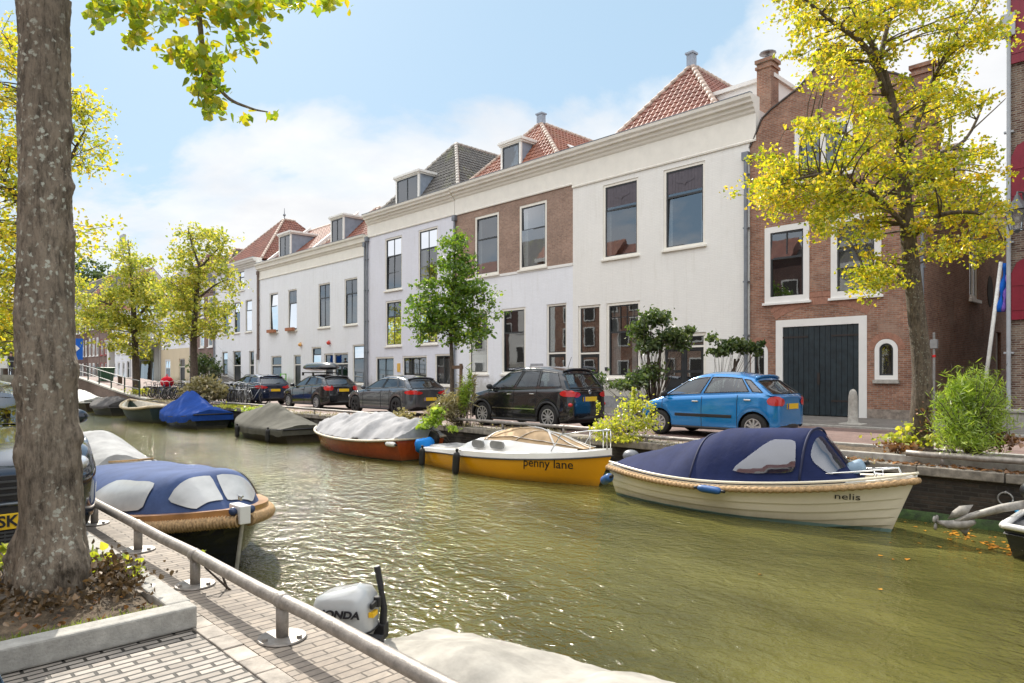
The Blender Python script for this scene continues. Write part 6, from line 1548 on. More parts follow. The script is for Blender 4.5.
# ---- big trunk in the near planter
def big_trunk():
    base = Vector((-4.89, .90, .10))
    t = thing('tree', 'big lichen covered trunk in the foreground planter, lime leaves hanging from its high branch', 'tree', base)
    d0 = 4.15
    cen = [(-.2, 50, 58), (.0, 50, 50), (.25, 53, 42), (.6, 52, 37), (1.0, 49, 36), (1.5, 46, 35), (2.0, 45, 33), (2.6, 45, 31.5), (3.1, 44, 30), (3.45, 44, 30), (3.7, 43, 33)]
    rings = []; nz, na = 260, 84
    def prof(z):
        for a, b in zip(cen, cen[1:]):
            if z <= b[0]: k = (z-a[0])/(b[0]-a[0]); return a[1]+(b[1]-a[1])*k, a[2]+(b[2]-a[2])*k
        return cen[-1][1:]
    knobs = [(.9, 2.25, .05, .12), (.95, 2.9, .035, .1), (.7, 1.45, .06, .16), (2.6, 1.2, .04, .12), (.8, 2.55, .045, .1), (5.2, 1.75, .035, .12), (5.4, 2.5, .03, .09), (4.9, .95, .03, .14), (.6, .9, .03, .12), (3.4, 2.1, .04, .12), (.85, 1.05, .05, .13), (5.0, 1.35, .035, .1), (4.2, .35, .06, .2), (5.6, .25, .07, .2), (.3, .3, .07, .22), (2.9, .8, .05, .15)]
    def P(i, j):
        z = -.2+3.9*j/nz; px, rp = prof(z); r = rp*d0/F; c = at(px, 375, d0); th = 2*pi*i/na
        dx, dy = cos(th), sin(th)
        v = Vector((dx*1.6, dy*1.6, z*1.1)); r2 = r*(1+.09*noise.noise(v*1.3)+.045*noise.noise(Vector((dx*5, dy*5, z*2.2)))+.022*noise.noise(Vector((dx*13, dy*13, z*4)))+.012*noise.noise(Vector((dx*30, dy*30, z*7))))
        if z < .55: r2 *= 1+.22*((.55-z)/.75)**1.5*(1+.9*sin(th*3+1.2)+.5*sin(th*5)); r2 += .03*abs(noise.noise(Vector((dx*6, dy*6, z*9))))*(.55-z)/.5
        r2 += .010*abs(noise.noise(Vector((dx*22, dy*22, z*9))))+.006*noise.noise(Vector((dx*60, dy*60, z*30)))
        for (ka, kz, kh, ks) in knobs:
            da = (th-ka+pi) % (2*pi)-pi; dd = (da*r)**2+(z-kz)**2; r2 += kh*math.exp(-dd/(ks*ks*.35))*(1+.5*noise.noise(Vector((th*9, z*22, 3))))
        return (c.x+dx*r2*.72-base.x, c.y+dy*r2*.72-base.y, z-base.z)
    mb = MB(); mb.grid(P, na, nz+1, 0, True); mb.build('trunk', BARK, t, smooth=True)
    # fork and the high branches
    top = at(43, 0, d0); mb = MB()
    def br(pts, rad, n=14):
        S = smooth_path(pts, 6); rr = [rad[0]+(rad[1]-rad[0])*i/(len(S)-1) for i in range(len(S))]; mb.tube([p-base for p in S], rr, n); return S
    f0 = Vector((top.x, top.y, 3.45))
    b1 = br([f0, at(55, -40, 4.2), at(100, -160, 4.4), at(180, -220, 4.8), at(300, -200, 5.4), at(380, -150, 5.9)], [.125, .02])
    b2 = br([f0, at(30, -40, 4.1), at(0, -200, 4.0), at(-60, -400, 4.2)], [.125, .06])
    b3 = br([at(100, -160, 4.4), at(95, -80, 4.7), at(120, -20, 5.0), at(140, 20, 5.0)], [.03, .006], 7)
    b4 = br([at(180, -220, 4.8), at(170, -100, 4.9), at(195, -10, 4.9), at(205, 60, 4.95), at(225, 95, 4.9), at(250, 108, 4.9), at(268, 112, 4.9)], [.03, .004], 7)
    b5 = br([at(300, -200, 5.4), at(290, -90, 5.1), at(255, -25, 5.0), at(235, 20, 5.0)], [.03, .005], 7)
    b6 = br([at(205, 60, 4.95), at(200, 85, 5.0), at(198, 100, 5.0)], [.006, .003], 5)
    mb.build('branch', BARK, t, smooth=True)
    rnd = random.Random(4); lf = MB()
    cl = []
    for px, py, rx, ry, n in ((105, 5, 20, 16, 95), (140, 8, 20, 24, 170), (136, 38, 10, 14, 60), (180, 5, 25, 18, 150), (215, 8, 26, 22, 200), (245, 5, 26, 18, 190), (285, 3, 36, 10, 100), (330, 2, 18, 10, 40), (178, 52, 22, 14, 90), (206, 62, 22, 22, 150), (207, 92, 16, 18, 110), (215, 108, 14, 10, 40), (244, 120, 7, 5, 14), (271, 116, 7, 5, 12), (240, 40, 18, 22, 50), (258, 30, 14, 18, 30), (96, 16, 6, 12, 12)):
        for k in range(n):
            a, b = rnd.gauss(0, .5), rnd.gauss(0, .5); cl.append(at(px+a*rx, py+b*ry, rnd.gauss(4.95, .18)))
    for c in cl: leaf(lf, c-base, .062, rnd, 'heart', .3)
    lf.build('leaves', L_NEAR, t)
big_trunk()
# planter around it
mb = MB()
def planter():
    t = thing('planter', 'grey concrete kerb around the soil bed of the foreground trunk', 'planter', (-4.2, .9, 0))
    segs = [(Vector((-4.02, -1.6, 0)), Vector((-4.02, 1.42, 0))), (Vector((-4.157, 1.42, 0)), Vector((-9.6, 1.42, 0)))]
    for A, B in segs:
        d = (B-A); n = max(1, int(d.length/1.0)); d /= n
        for k in range(n):
            mb = MB(); p, q = A+d*k, A+d*(k+1)-d.normalized()*.012; e = d.normalized(); w_ = Vector((-e.y, e.x, 0))*.135
            if w_.dot(Vector((-4.9, .6, 0))-p) < 0: w_ = -w_
            mb.add([p, q, q+w_, p+w_]+[v+Vector((0, 0, .125)) for v in (p, q, q+w_, p+w_)], [(0, 3, 2, 1), (4, 5, 6, 7), (0, 1, 5, 4), (1, 2, 6, 5), (2, 3, 7, 6), (3, 0, 4, 7)])
            mb.v = [(x-t.location.x, y-t.location.y, z) for x, y, z in mb.v]; mb.build('kerb_stone', CONC, t, bevel=.012)
    so = MB(); soil = plain('soil', (.13, .095, .06), .95, var=.5, scale=14, bmp=1)
    def P(i, j):
        x = -4.06-5.4*i/70; y = -1.4+2.8*j/44; 
        if y > 1.34: y = 1.34
        lim = -4.10
        x = min(x, lim); z = .07+.05*noise.noise(Vector((x*3, y*3, 0)))+.02*noise.noise(Vector((x*11, y*11, 0)))+.10*math.exp(-((x+4.89)**2+(y-.9)**2)/.15)
        return (x-t.location.x, y-t.location.y, z)
    so.grid(P, 71, 45); so.build('soil', soil, t, smooth=True)
planter()
def scatter_leaves(name, label, cat, pts, matl, size, seed, flat=True, kind='stuff', zj=.01, shape='heart', up=3):
    rnd = random.Random(seed); mb = MB()
    for p in pts: leaf(mb, Vector(p)+Vector((0, 0, rnd.uniform(0, zj))), size, rnd, shape, up)
    o = mb.build(name, matl); tag(o, label, cat, kind=kind); return o
rnd = random.Random(9)
pts = [(-4.2-rnd.uniform(0, 1.6), rnd.uniform(-.8, 1.25), .11) for k in range(420)]
scatter_leaves('fallen_leaves', 'dry brown leaves lying on the soil around the big trunk', 'fallen leaves', pts, L_BROWN, .032, 2, zj=.02, up=1.6)
pts = []
for k in range(900):
    a = rnd.uniform(0, 2*pi); r = abs(rnd.gauss(.34, .09)); pts.append((-4.85+cos(a)*r*1.0, .92+sin(a)*r*1.05, .12+abs(rnd.gauss(0, .05))))
for k in range(560): pts.append((-4.82+rnd.gauss(0, .18), 1.17+rnd.gauss(0, .06), .12+abs(rnd.gauss(0, .07))))
scatter_leaves('leaf_litter', 'heaped brown leaf litter and shoots against the foot of the big trunk', 'leaf litter', pts, L_LITTER, .034, 3, zj=.02, up=.3)
# grass tufts along the planter kerb
mb = MB(); grs = leaf_mat('grass_green', [(.2, (.10, .18, .015)), (.9, (.35, .42, .06))])
for k in range(2600):
    y = rnd.uniform(-.9, 1.26); x = -4.14-abs(rnd.gauss(0, .06)); h = rnd.uniform(.015, .05); a = rnd.uniform(0, pi); w_ = .004
    z = .08
    mb.add([(x-w_*cos(a), y-w_*sin(a), z), (x+w_*cos(a), y+w_*sin(a), z), (x+rnd.gauss(0, .012), y+rnd.gauss(0, .012), z+h)], [(0, 1, 2)])
o = mb.build('grass', grs); tag(o, 'fringe of short grass and moss inside the foreground planter kerb', 'grass', kind='stuff')
def bush(name, label, base, blobs, leafm, size, nl, seed, shape='quad', cat='shrub', stems=9, bark=None, group=None, up=.3, sd=.42):
    """blobs: (px, py, d, rx_m, rz_m)"""
    rnd = random.Random(seed); base = Vector(base); t = thing(name, label, cat, base, 0, group); mb = MB(); lf = MB()
    for (px, py, d, rx, rz, n) in blobs:
        c = at(px, py, d)
        for k in range(max(2, n//40)):
            e = c+Vector((rnd.gauss(0, .5)*rx, rnd.gauss(0, .5)*rx, rnd.gauss(0, .5)*rz)); m = base*.5+e*.5+Vector((rnd.gauss(0, .06), rnd.gauss(0, .06), .05))
            mb.tube([Vector((0, 0, -.02))+Vector((rnd.gauss(0, .04), rnd.gauss(0, .04), 0)), m-base, e-base], [.009, .006, .003], 5)
        for k in range(n):
            q = c+Vector((rnd.gauss(0, sd)*rx, rnd.gauss(0, sd)*rx, rnd.gauss(0, sd)*rz))
            if q.z < base.z: q.z = base.z+rnd.uniform(0, .1)
            leaf(lf, q-base, size, rnd, shape, up)
    mb.build('stems', bark or BARK2, t, smooth=True); lf.build('foliage', leafm, t)
    return t
bush('weed_clump', 'bright yellow leaved shoots at the right foot of the big trunk', (-4.8, 1.2, .1), [(106, 574, 4.6, .17, .10, 130), (118, 580, 4.5, .15, .10, 120), (98, 562, 4.7, .12, .1, 60), (128, 590, 4.4, .08, .06, 30)], L_YEL, .06, 0, 5, 'heart', 'plant')
bush('weed_clump', 'few yellow green leaves at the left foot of the big trunk by the plate', (-4.9, .55, .1), [(4, 553, 4.3, .07, .06, 16), (2, 566, 4.2, .06, .05, 12)], L_YEL, .06, 0, 6, 'heart', 'plant')
bush('weed', 'single small green sprig growing beside the near railing', (-4.55, 1.78, 0), [(202, 556, 4.65, .03, .06, 12)], L_YEL, .035, 0, 7, 'heart', 'plant')

# ---- yellow tree on the near quay behind the trunk
rnd = random.Random(21)
cl = ell([(5, 70, 14, 40, 14), (3, 160, 14, 50, 16), (8, 240, 14, 40, 14), (4, 320, 12, 40, 14), (80, 110, 8, 22, 8), (82, 150, 8, 18, 7), (30, 120, 35, 100, 20), (-30, 180, 40, 120, 30), (40, 250, 40, 50, 14)], 11.5, 1.2, .36, 80, rnd)
b = at(45, 460, 11.5); b.z = 0
tree('tree', 'yellow leaved tree on the near quay mostly hidden behind the big trunk', b, ([b, at(45, 380, 11.5), at(44, 250, 11.6), at(46, 100, 11.5)], [.17, .13, .1, .05]),
     [([at(44, 250, 11.6), at(20, 200, 11.3), at(-10, 165, 11.2)], [.05, .02]), ([at(44, 220, 11.6), at(65, 170, 11.7), at(85, 130, 11.7)], [.05, .015])], cl, L_LIME, .075, seed=3)

# ---- tall yellow tree on the right
rnd = random.Random(31); d = 12.1
cl = ell([(800, 192, 46, 24, 24), (780, 165, 24, 16, 7), (845, 28, 52, 32, 24), (800, 12, 22, 16, 7), (925, 22, 70, 30, 24), (985, 22, 22, 22, 7), (868, 72, 46, 28, 13), (872, 135, 36, 34, 20), (815, 125, 22, 14, 5), (930, 105, 30, 36, 16), (905, 190, 80, 40, 42), (975, 225, 30, 22, 12), (850, 225, 40, 32, 18), (880, 268, 26, 20, 9), (870, 285, 16, 10, 4), (805, 205, 40, 18, 10), (955, 175, 40, 35, 16), (995, 250, 10, 8, 3), (945, 250, 18, 10, 5), (820, 70, 28, 24, 8), (900, -40, 90, 40, 24), (960, 60, 20, 14, 4), (968, 108, 14, 8, 2), (990, 205, 14, 12, 4), (762, 190, 12, 16, 4)], d, 1.6, .25, 92, rnd)
base = Vector((-3.78, 13.55, .05))
tree('tree', 'tall yellow green tree in front of the brick warehouse, rooted in the quay planter', base,
     ([base-Vector((0, 0, .15)), at(921, 420, d), at(922, 370, d), at(915, 300, d), at(908, 235, d), at(903, 180, d), at(896, 120, d), at(880, 60, d), at(858, 20, d), at(840, -30, d)], [.22, .175, .155, .14, .125, .10, .07, .05, .035, .02]),
     [([at(903, 165, d), at(925, 100, d+.3), at(945, 55, d+.5), at(985, -10, d+.7)], [.07, .04, .012]), ([at(886, 95, d), at(868, 50, d-.2), at(830, 20, d-.5), at(800, -5, d-.6)], [.06, .04, .015]),
      ([at(908, 230, d), at(880, 200, d-.3), at(840, 175, d-.6), at(800, 178, d-.9), at(770, 190, d-1)], [.05, .035, .02, .008]), ([at(908, 240, d), at(940, 215, d-.5), at(985, 215, d-.8), at(1003, 240, d-.9)], [.06, .03, .01]),
      ([at(905, 200, d), at(930, 160, d+.5), at(965, 140, d+.9), at(985, 100, d+1), at(990, 88, d+1)], [.07, .04, .02, .006]), ([at(972, 130, d+.9), at(1000, 104, d+1), at(1006, 98, d+1)], [.015, .004]),
      ([at(906, 190, d), at(870, 150, d+.5), at(820, 125, d+.8), at(785, 130, d+.9)], [.06, .04, .01]), ([at(915, 290, d), at(890, 270, d-.3), at(868, 280, d-.5)], [.03, .008]), ([at(880, 60, d), at(890, 20, d+.3), at(915, -30, d+.5)], [.05, .015])],
     cl, L_LIME, .076, BARK3, seed=8, nseg=18)

# ---- small green tree in front of the lavender house
rnd = random.Random(41); d = 20.5
cl = ell([(456, 248, 9, 14, 7), (455, 275, 18, 18, 12), (445, 295, 26, 18, 16), (435, 315, 26, 18, 14), (470, 300, 24, 16, 14), (450, 330, 32, 14, 18), (487, 315, 14, 8, 5), (480, 335, 14, 8, 4), (422, 300, 12, 14, 5), (470, 280, 10, 14, 4)], d, .7, .30, 75, rnd)
base = at(452, 412, d); base.z = .02
tree('tree', 'small round headed green tree tied to a stake in front of the lavender house', base, ([base, at(452, 370, d), at(451, 330, d), at(453, 280, d), at(456, 240, d)], [.075, .06, .05, .03, .012]),
     [([at(451, 335, d), at(435, 315, d), at(420, 300, d)], [.03, .01]), ([at(451, 325, d), at(470, 308, d), at(486, 300, d)], [.03, .01])], cl, L_GREEN, .115, seed=12)
st = thing('tree_stake', 'wooden stake with crossbar supporting the small green tree', 'stake', (at(461, 400, 20.2).x, at(461, 400, 20.2).y, 0))
mb = MB(); mb.tube([(0, 0, 0), (0, 0, 1.75)], .05, 8); mb.build('post', plain('stake_wood', (.16, .10, .07), .8), st); mb = MB(); mb.box(-.42, .06, -.04, .04, 1.6, 1.7); mb.build('crossbar', MATS['stake_wood'], st)

# ---- two pale yellow trees at the left
rnd = random.Random(51); d = 43
cl = ell([(126, 256, 10, 18, 12), (128, 285, 26, 18, 24), (120, 310, 40, 20, 34), (160, 318, 28, 22, 22), (130, 335, 34, 16, 22), (95, 322, 20, 12, 10), (78, 328, 8, 8, 4), (158, 290, 18, 14, 10), (146, 268, 14, 12, 6), (78, 285, 6, 14, 5), (128, 352, 12, 8, 4)], d, 2.3, .55, 62, rnd)
base = at(137, 393, d); base.z = .05
tree('tree', 'broad pale yellow green tree beside the green bin near the bridge ramp', base, ([base-Vector((0, 0, .3)), at(136, 370, d), at(134, 320, d), at(131, 270, d), at(128, 240, d)], [.26, .22, .17, .08, .03]),
     [([at(134, 330, d), at(110, 305, d), at(90, 300, d)], [.1, .03]), ([at(134, 320, d), at(155, 300, d), at(170, 295, d)], [.1, .03])], cl, L_YG, .20, seed=14)
cl = ell([(192, 242, 14, 16, 12), (220, 244, 14, 10, 8), (205, 262, 20, 14, 12), (178, 262, 14, 12, 6), (190, 292, 32, 18, 26), (222, 298, 16, 14, 8), (200, 318, 30, 14, 18), (180, 325, 16, 10, 8), (225, 278, 12, 8, 4), (172, 300, 16, 14, 8), (215, 330, 12, 6, 4)], 38.5, 2.0, .5, 60, rnd)
d = 38.5; base = at(194, 396, d); base.z = .05
tree('tree', 'airy yellow tree with visible limbs standing behind the bicycles', base, ([base-Vector((0, 0, .3)), at(194, 370, d), at(194, 330, d), at(197, 290, d), at(200, 265, d)], [.24, .2, .16, .12, .08]),
     [([at(200, 268, d), at(192, 245, d), at(188, 228, d)], [.08, .02]), ([at(200, 268, d), at(215, 252, d), at(228, 240, d)], [.07, .02]), ([at(195, 310, d), at(180, 290, d), at(168, 280, d)], [.08, .02]), ([at(197, 300, d), at(215, 285, d), at(228, 280, d)], [.07, .02])], cl, L_YG, .19, seed=15)
rnd = random.Random(52)
for (lab, el, d_, m_) in (('dark green tree rising behind the far left roofs', [(88, 275, 18, 14, 12), (75, 285, 12, 16, 7)], 118, L_DARK), ('yellow green tree beyond the bridge at the left edge', [(5, 335, 14, 24, 14), (-14, 330, 14, 30, 8)], 95, L_YG), ('pale green tree above the distant terrace, left of the big trunk', [(14, 318, 10, 14, 8), (28, 320, 10, 18, 6)], 130, L_YG)):
    cl = ell(el, d_, 3, 1.7, 110, rnd); base = at(el[0][0], 385, d_); base.z = 0
    tree('tree', lab, base, ([base, at(el[0][0], 350, d_), at(el[0][0], el[0][1], d_)], [.4, .3, .1]), [], cl, m_, .5, seed=d_)

# ---- quay plants
bush('feathery_bush', 'feathery bright green bush in the quay planter right of the tall tree', at(972, 452, 10.9)*1.0, [(972, 398, 10.9, .38, .46, 3000), (960, 425, 10.8, .42, .36, 2200), (984, 420, 10.9, .40, .38, 2200), (956, 392, 10.9, .2, .3, 500), (988, 390, 11, .2, .34, 600), (970, 440, 10.7, .45, .2, 1400), (1000, 405, 10.9, .15, .3, 300), (940, 402, 10.8, .12, .2, 200)], L_FEATH, .115, 0, 61, 'blade', 'bush', up=0)
bush('ground_shrub', 'low rusty and yellow leaved plants around the foot of the tall right tree', Vector((-4.0, 13.1, .05)), [(892, 438, 11.9, .3, .14, 60), (908, 442, 11.8, .3, .12, 80), (905, 428, 12, .2, .16, 30), (935, 440, 11.6, .3, .12, 60)], L_YEL, .09, 0, 62, 'heart', 'plant')
bush('ground_shrub', 'brown withered plants under the feathery bush on the quay planter', Vector((-3.0, 12.8, .05)), [(900, 447, 11.6, .35, .08, 200), (925, 420, 12.0, .14, .35, 240), (1003, 440, 10.7, .3, .14, 160)], L_BROWN, .07, 0, 63, 'heart', 'plant')
b = at(628, 440, 15.2); b.z = 0
bush('shrub', 'yellow leaved shrub on the quay between the black crossover and the blue hatchback', b, [(634, 406, 15.2, .42, .28, 300), (642, 424, 15.0, .40, .25, 250), (616, 425, 15.1, .45, .25, 280), (602, 430, 14.9, .3, .2, 150), (612, 441, 14.8, .45, .12, 150), (632, 438, 14.8, .4, .14, 150), (652, 412, 15.4, .15, .2, 40), (598, 408, 15.1, .05, .14, 30), (634, 392, 15.2, .06, .14, 26)], L_YEL, .085, 0, 64)
b = at(430, 428, 18.5); b.z = 0
bush('shrub', 'lime green leafy plant on the quay edge right of the dark grey hatchback', b, [(437, 412, 18.4, .26, .15, 130), (432, 422, 18.3, .3, .14, 130), (424, 430, 18.2, .2, .14, 80), (452, 440, 17.6, .16, .16, 60)], L_FEATH, .13, 0, 65)
b = at(460, 412, 19.2); b.z = 0
bush('grass_clump', 'tall dry grasses and stalks around the small green tree', b, [(450, 405, 19.3, .4, .34, 1000), (464, 398, 19.2, .22, .5, 520), (440, 412, 19.1, .4, .2, 600), (474, 388, 19.2, .06, .5, 90)], L_DRY, .26, 0, 66, 'blade', 'grasses', up=0)
b = at(468, 412, 19.0); b.z = 0
bush('reed_clump', 'green willowy reeds right of the small green tree, beside the black crossover', b, [(464, 396, 19.0, .15, .5, 300), (470, 384, 19.0, .08, .5, 110)], L_FEATH, .22, 0, 67, 'blade', 'grasses', up=0)
b = at(205, 402, 33.5); b.z = 0
bush('bush', 'rounded grey green and straw coloured bush between two groups of bicycles', b, [(205, 388, 33.5, .75, .5, 1500), (195, 393, 33.3, .7, .4, 900), (215, 392, 33.3, .7, .4, 900)], L_DRY, .2, 0, 68, 'quad', 'bush')
for (px, py, d_, rx, lab, m_) in ((236, 410, 30.5, .9, 'yellow green weeds on the quay edge behind the blue covered boat', L_YEL), (146, 391, 42, 1.2, 'yellow weeds and rust coloured leaves on the quay edge left of the bicycles', L_YEL), (258, 413, 27.5, .7, 'small green weeds on the quay edge behind the olive grey covered boat', L_FEATH), (402, 418, 20.3, .5, 'pale grassy weeds under the rear of the dark grey hatchback', L_DRY)):
    b = at(px, py+3, d_); b.z = 0
    bush('weeds', lab, b, [(px, py, d_, rx, .25, 420)], m_, .12, 0, px, cat='weeds')
mb = MB(); rnd = random.Random(99)
for k in range(9000):
    x = -rnd.uniform(4, 43); dens = noise.noise(Vector((x*.9, 3, 1)))
    if dens < -.05: continue
    y = FE+rnd.choice((.0, .33, .33, .6))+rnd.gauss(0, .05); z = -.02; hgt = rnd.uniform(.04, .2)*(.5+dens); a = rnd.uniform(0, pi); w_ = .008
    mb.add([(x-w_*cos(a), y-w_*sin(a), z), (x+w_*cos(a), y+w_*sin(a), z), (x+rnd.gauss(0, .05), y+rnd.gauss(0, .05), z+hgt)], [(0, 1, 2)])
for k in range(1400):
    x = -rnd.uniform(4, 43); dens = noise.noise(Vector((x*.6, 9, 1)))
    if dens > -.1: leaf(mb, Vector((x, FE+abs(rnd.gauss(.2, .2)), rnd.uniform(.0, .12)*(1+dens))), .06, rnd, 'quad', 1)
o = mb.build('quay_weeds', L_DRY); tag(o, 'dry weeds and small plants sprouting along the far quay edge', 'weeds', kind='stuff')
# climbers on the cream house
for (lab, pts_, bl, s_) in (('twisted climbing shrub in front of the leaded window of the cream house', (652, 385), [(655, 318, 21.3, .5, .25, 620), (640, 330, 21.4, .4, .3, 420), (672, 335, 21.2, .5, .25, 520), (650, 345, 21.3, .5, .3, 520), (680, 345, 21.2, .35, .2, 260), (690, 330, 21.2, .2, .15, 90)], 71),
                        ('dark green climbing shrub beside the brick warehouse, right of the dark double door', (718, 385), [(735, 345, 21, .5, .2, 520), (720, 352, 21, .4, .15, 300), (750, 348, 21, .3, .2, 260), (712, 338, 21, .2, .2, 70), (762, 344, 21, .1, .1, 40)], 72)):
    d_ = bl[0][2]; b = at(pts_[0], 390, d_); b.z = SLOPE; t = bush('climbing_shrub', lab, b, bl, L_DARK, .14, 0, s_)
    mb = MB(); 
    for k in range(4 if s_ == 71 else 2):
        e = at(bl[0][0]+(-12+8*k if s_ == 71 else 4*k), bl[0][1]+14, d_); m = (b+e)/2+Vector((.15*(-1)**k, 0, 0)); mb.tube([q-b for q in smooth_path([b+Vector((.06*k, 0, 0)), m, e], 6)], .035, 7)
    mb.build('stem', BARK2, t, smooth=True)
b = at(642, 385, 21.2); b.z = SLOPE
bush('flower_shrub', 'dark shrub with a few yellow blooms below the climbing shrub of the cream house', b, [(650, 372, 21.3, .5, .3, 420), (638, 380, 21.2, .5, .25, 380), (625, 385, 21.1, .6, .2, 300), (600, 380, 21.3, .3, .25, 120)], L_DARK, .13, 0, 73)
rnd = random.Random(77)
b = at(202, 382, 50); b.z = 0
bush('climber', 'dark ivy on the brown brick house behind the airy yellow tree', Vector((b.x, 22.7, 0)), [(203, 365, 58, 1.2, 1.0, 900), (216, 372, 57, .5, .8, 300)], L_DARK, .25, 0, 74, cat='climber')

# ---- right planter on the far quay, its beam and leaves
t = thing('planter', 'low concrete kerbed soil bed on the far quay under the tall tree', 'planter', (-3, 12.8, 0))
mb = MB(); mb.box(-2.6, 5, -.48, -.34, -.05, .12); mb.box(-2.6, -2.46, -.34, 1.2, -.05, .11); mb.box(-2.46, 5, 1.06, 1.2, -.05, .11); mb.build('kerb', CONC, t, bevel=.015)
mb = MB(); mb.grid(lambda i, j: (-2.46+7.4*i/60, -.34+1.4*j/14, .05+.04*noise.noise(Vector((i*.3, j*.4, 0)))), 61, 15); mb.build('soil', plain('soil', (.1, .07, .05)), t, smooth=True)
pts = [(-5.4+rnd.uniform(0, 6), 12.02+abs(rnd.gauss(0, .22)), .01) for k in range(420)]
scatter_leaves('fallen_leaves', 'rust coloured leaves on the stone quay edge right of the cream sloop', 'fallen leaves', pts, L_BROWN, .08, 5)
L_ORF = leaf_mat('leaf_orange', [(.2, (.30, .11, .015)), (.9, (.55, .27, .03))], .1)
pts = []
for k in range(70):
    f = rnd.random(); p = at(945+60*f, 533+18*f+rnd.gauss(0, 3.5), 1); s = 2.27*F/(533+18*f+rnd.gauss(0, 3)-375); q = at(945+75*f, 375, s); pts.append((q.x, q.y, WZ+.006))
for k in range(30): q = at(rnd.uniform(880, 1020), 375, 2.27*F/(rnd.uniform(520, 560)-375)); pts.append((q.x, q.y, WZ+.006))
for (px, py) in ((437, 607), (458, 642), (463, 640), (456, 644), (760, 575), (880, 590)): q = at(px, 375, 2.27*F/(py-375)); pts.append((q.x, q.y, WZ+.006))
pts = [p for p in pts if p[1] < 11.95]
scatter_leaves('floating_leaves', 'orange leaves floating on the green canal water near the right quay wall', 'floating leaves', pts, L_ORF, .06, 6, zj=.002, up=12)
# ------------------------------------------------------------------ bridge, ramp and street furniture
def bridge():
    t = thing('bridge', 'low arched canal bridge with railing at the far left', 'bridge', (-62, 7, 0))
    st = plaster('bridge_stone', (.42, .40, .36)); mb = MB(); n = 24
    def zt(y): return 1.05+.4*(1-((y)/7)**2)
    def zb(y): return max(-1.2, -.6+1.35*(1-(y/5)**2)) if abs(y) < 5 else -1.2
    for i in range(n):
        y0, y1 = -7+14*i/n, -7+14*(i+1)/n
        for x in (0, -5): mb.quad((x, y0, zb(y0)), (x, y1, zb(y1)), (x, y1, zt(y1)), (x, y0, zt(y0)))
        mb.quad((0, y0, zt(y0)), (0, y1, zt(y1)), (-5, y1, zt(y1)), (-5, y0, zt(y0))); mb.quad((0, y0, zb(y0)), (0, y1, zb(y1)), (-5, y1, zb(y1)), (-5, y0, zb(y0)))
    mb.build('arch', st, t)
    mb = MB()
    for y in range(-7, 8): mb.tube([(-.1, y, zt(y)), (-.1, y, zt(y)+1.0)], .04, 6)
    for h in (.5, 1.0): mb.tube([(-.1, y*.5, zt(y*.5)+h) for y in range(-14, 15)], .035, 6)
    mb.build('railing', plain('bridge_rail', (.25, .28, .28), .5), t)
bridge()
t = thing('ramp', 'brick walled quay ramp climbing to the bridge at the far left', 'ramp', (-42, FE, 0))
BW = brick('ramp_brick', (.16, .10, .08), (.22, .14, .11), (.2, .17, .14), .22, .065, .01)
mb = MB(); n = 20
def rz(k): return 1.35*sm(0, 1, k/n)*.5+1.35*k/n*.5
for k in range(n):
    x0, x1 = -k, -(k+1); a, b = rz(k), rz(k+1)
    mb.quad((x0, 0, -2), (x1, 0, -2), (x1, 0, b), (x0, 0, a))
mb.build('wall', BW, t)
mb = MB()
for k in range(n): x0, x1 = -k, -(k+1); mb.add([(x0, -.05, rz(k)), (x1, -.05, rz(k+1)), (x1, .35, rz(k+1)), (x0, .35, rz(k)), (x0, -.05, rz(k)+.08), (x1, -.05, rz(k+1)+.08), (x1, .35, rz(k+1)+.08), (x0, .35, rz(k)+.08)], [(4, 5, 6, 7), (0, 1, 5, 4), (2, 3, 7, 6)])
mb.build('coping', STONE, t)
mb = MB(); mb.grid(lambda i, j: (-i, .35+j*4.5, rz(min(i, n))*(1 if j < 1 else .9)-.01), n+1, 2); mb.build('ramp_paving', STREET, t)
mb = MB()
mb.quad((-20, 0, -2), (-60, 0, -2), (-60, 0, 1.3), (-20, 0, 1.35)); mb.build('far_wall', BW, t)
t = thing('handrail', 'galvanised handrail climbing the ramp towards the bridge', 'railing', (-44, FE+.15, 0))
mb = MB()
for k in range(0, 18, 3): mb = MB(); mb.tube([(-k, 0, rz(k+2)), (-k, 0, rz(k+2)+1.0)], .045, 6); mb.build('post', plain('rail_dark_green', (.05, .08, .07), .5), t)
mb = MB()
for h in (.5, 1.0): mb.tube([(-k, 0, rz(k+2)+h) for k in range(16)], .03, 6)
mb.build('rails', STEEL, t)
# green bin
p = at(106, 384, 50); t = thing('wheelie_bin', 'green waste bin on the quay beside the pale yellow tree', 'bin', (p.x, p.y, .72)); GB = plain('bin_green', (.03, .10, .055), .45)
mb = MB(); mb.add([(-.36, -.36, .05), (.36, -.36, .05), (.36, .36, .05), (-.36, .36, .05), (-.48, -.45, 1.15), (.48, -.45, 1.15), (.48, .45, 1.15), (-.48, .45, 1.15)], [(0, 3, 2, 1), (4, 5, 6, 7), (0, 1, 5, 4), (1, 2, 6, 5), (2, 3, 7, 6), (3, 0, 4, 7)]); mb.build('body', GB, t, bevel=.03)
mb = MB(); mb.box(-.52, .52, -.5, .5, 1.15, 1.25); mb.build('lid', GB, t, bevel=.04)
mb = MB(); mb.lathe([(0, -.03), (.1, -.03), (.1, .03), (0, .03)], (.35, .4, .1), 'x', 12); mb.build('wheel', BLACK, t)
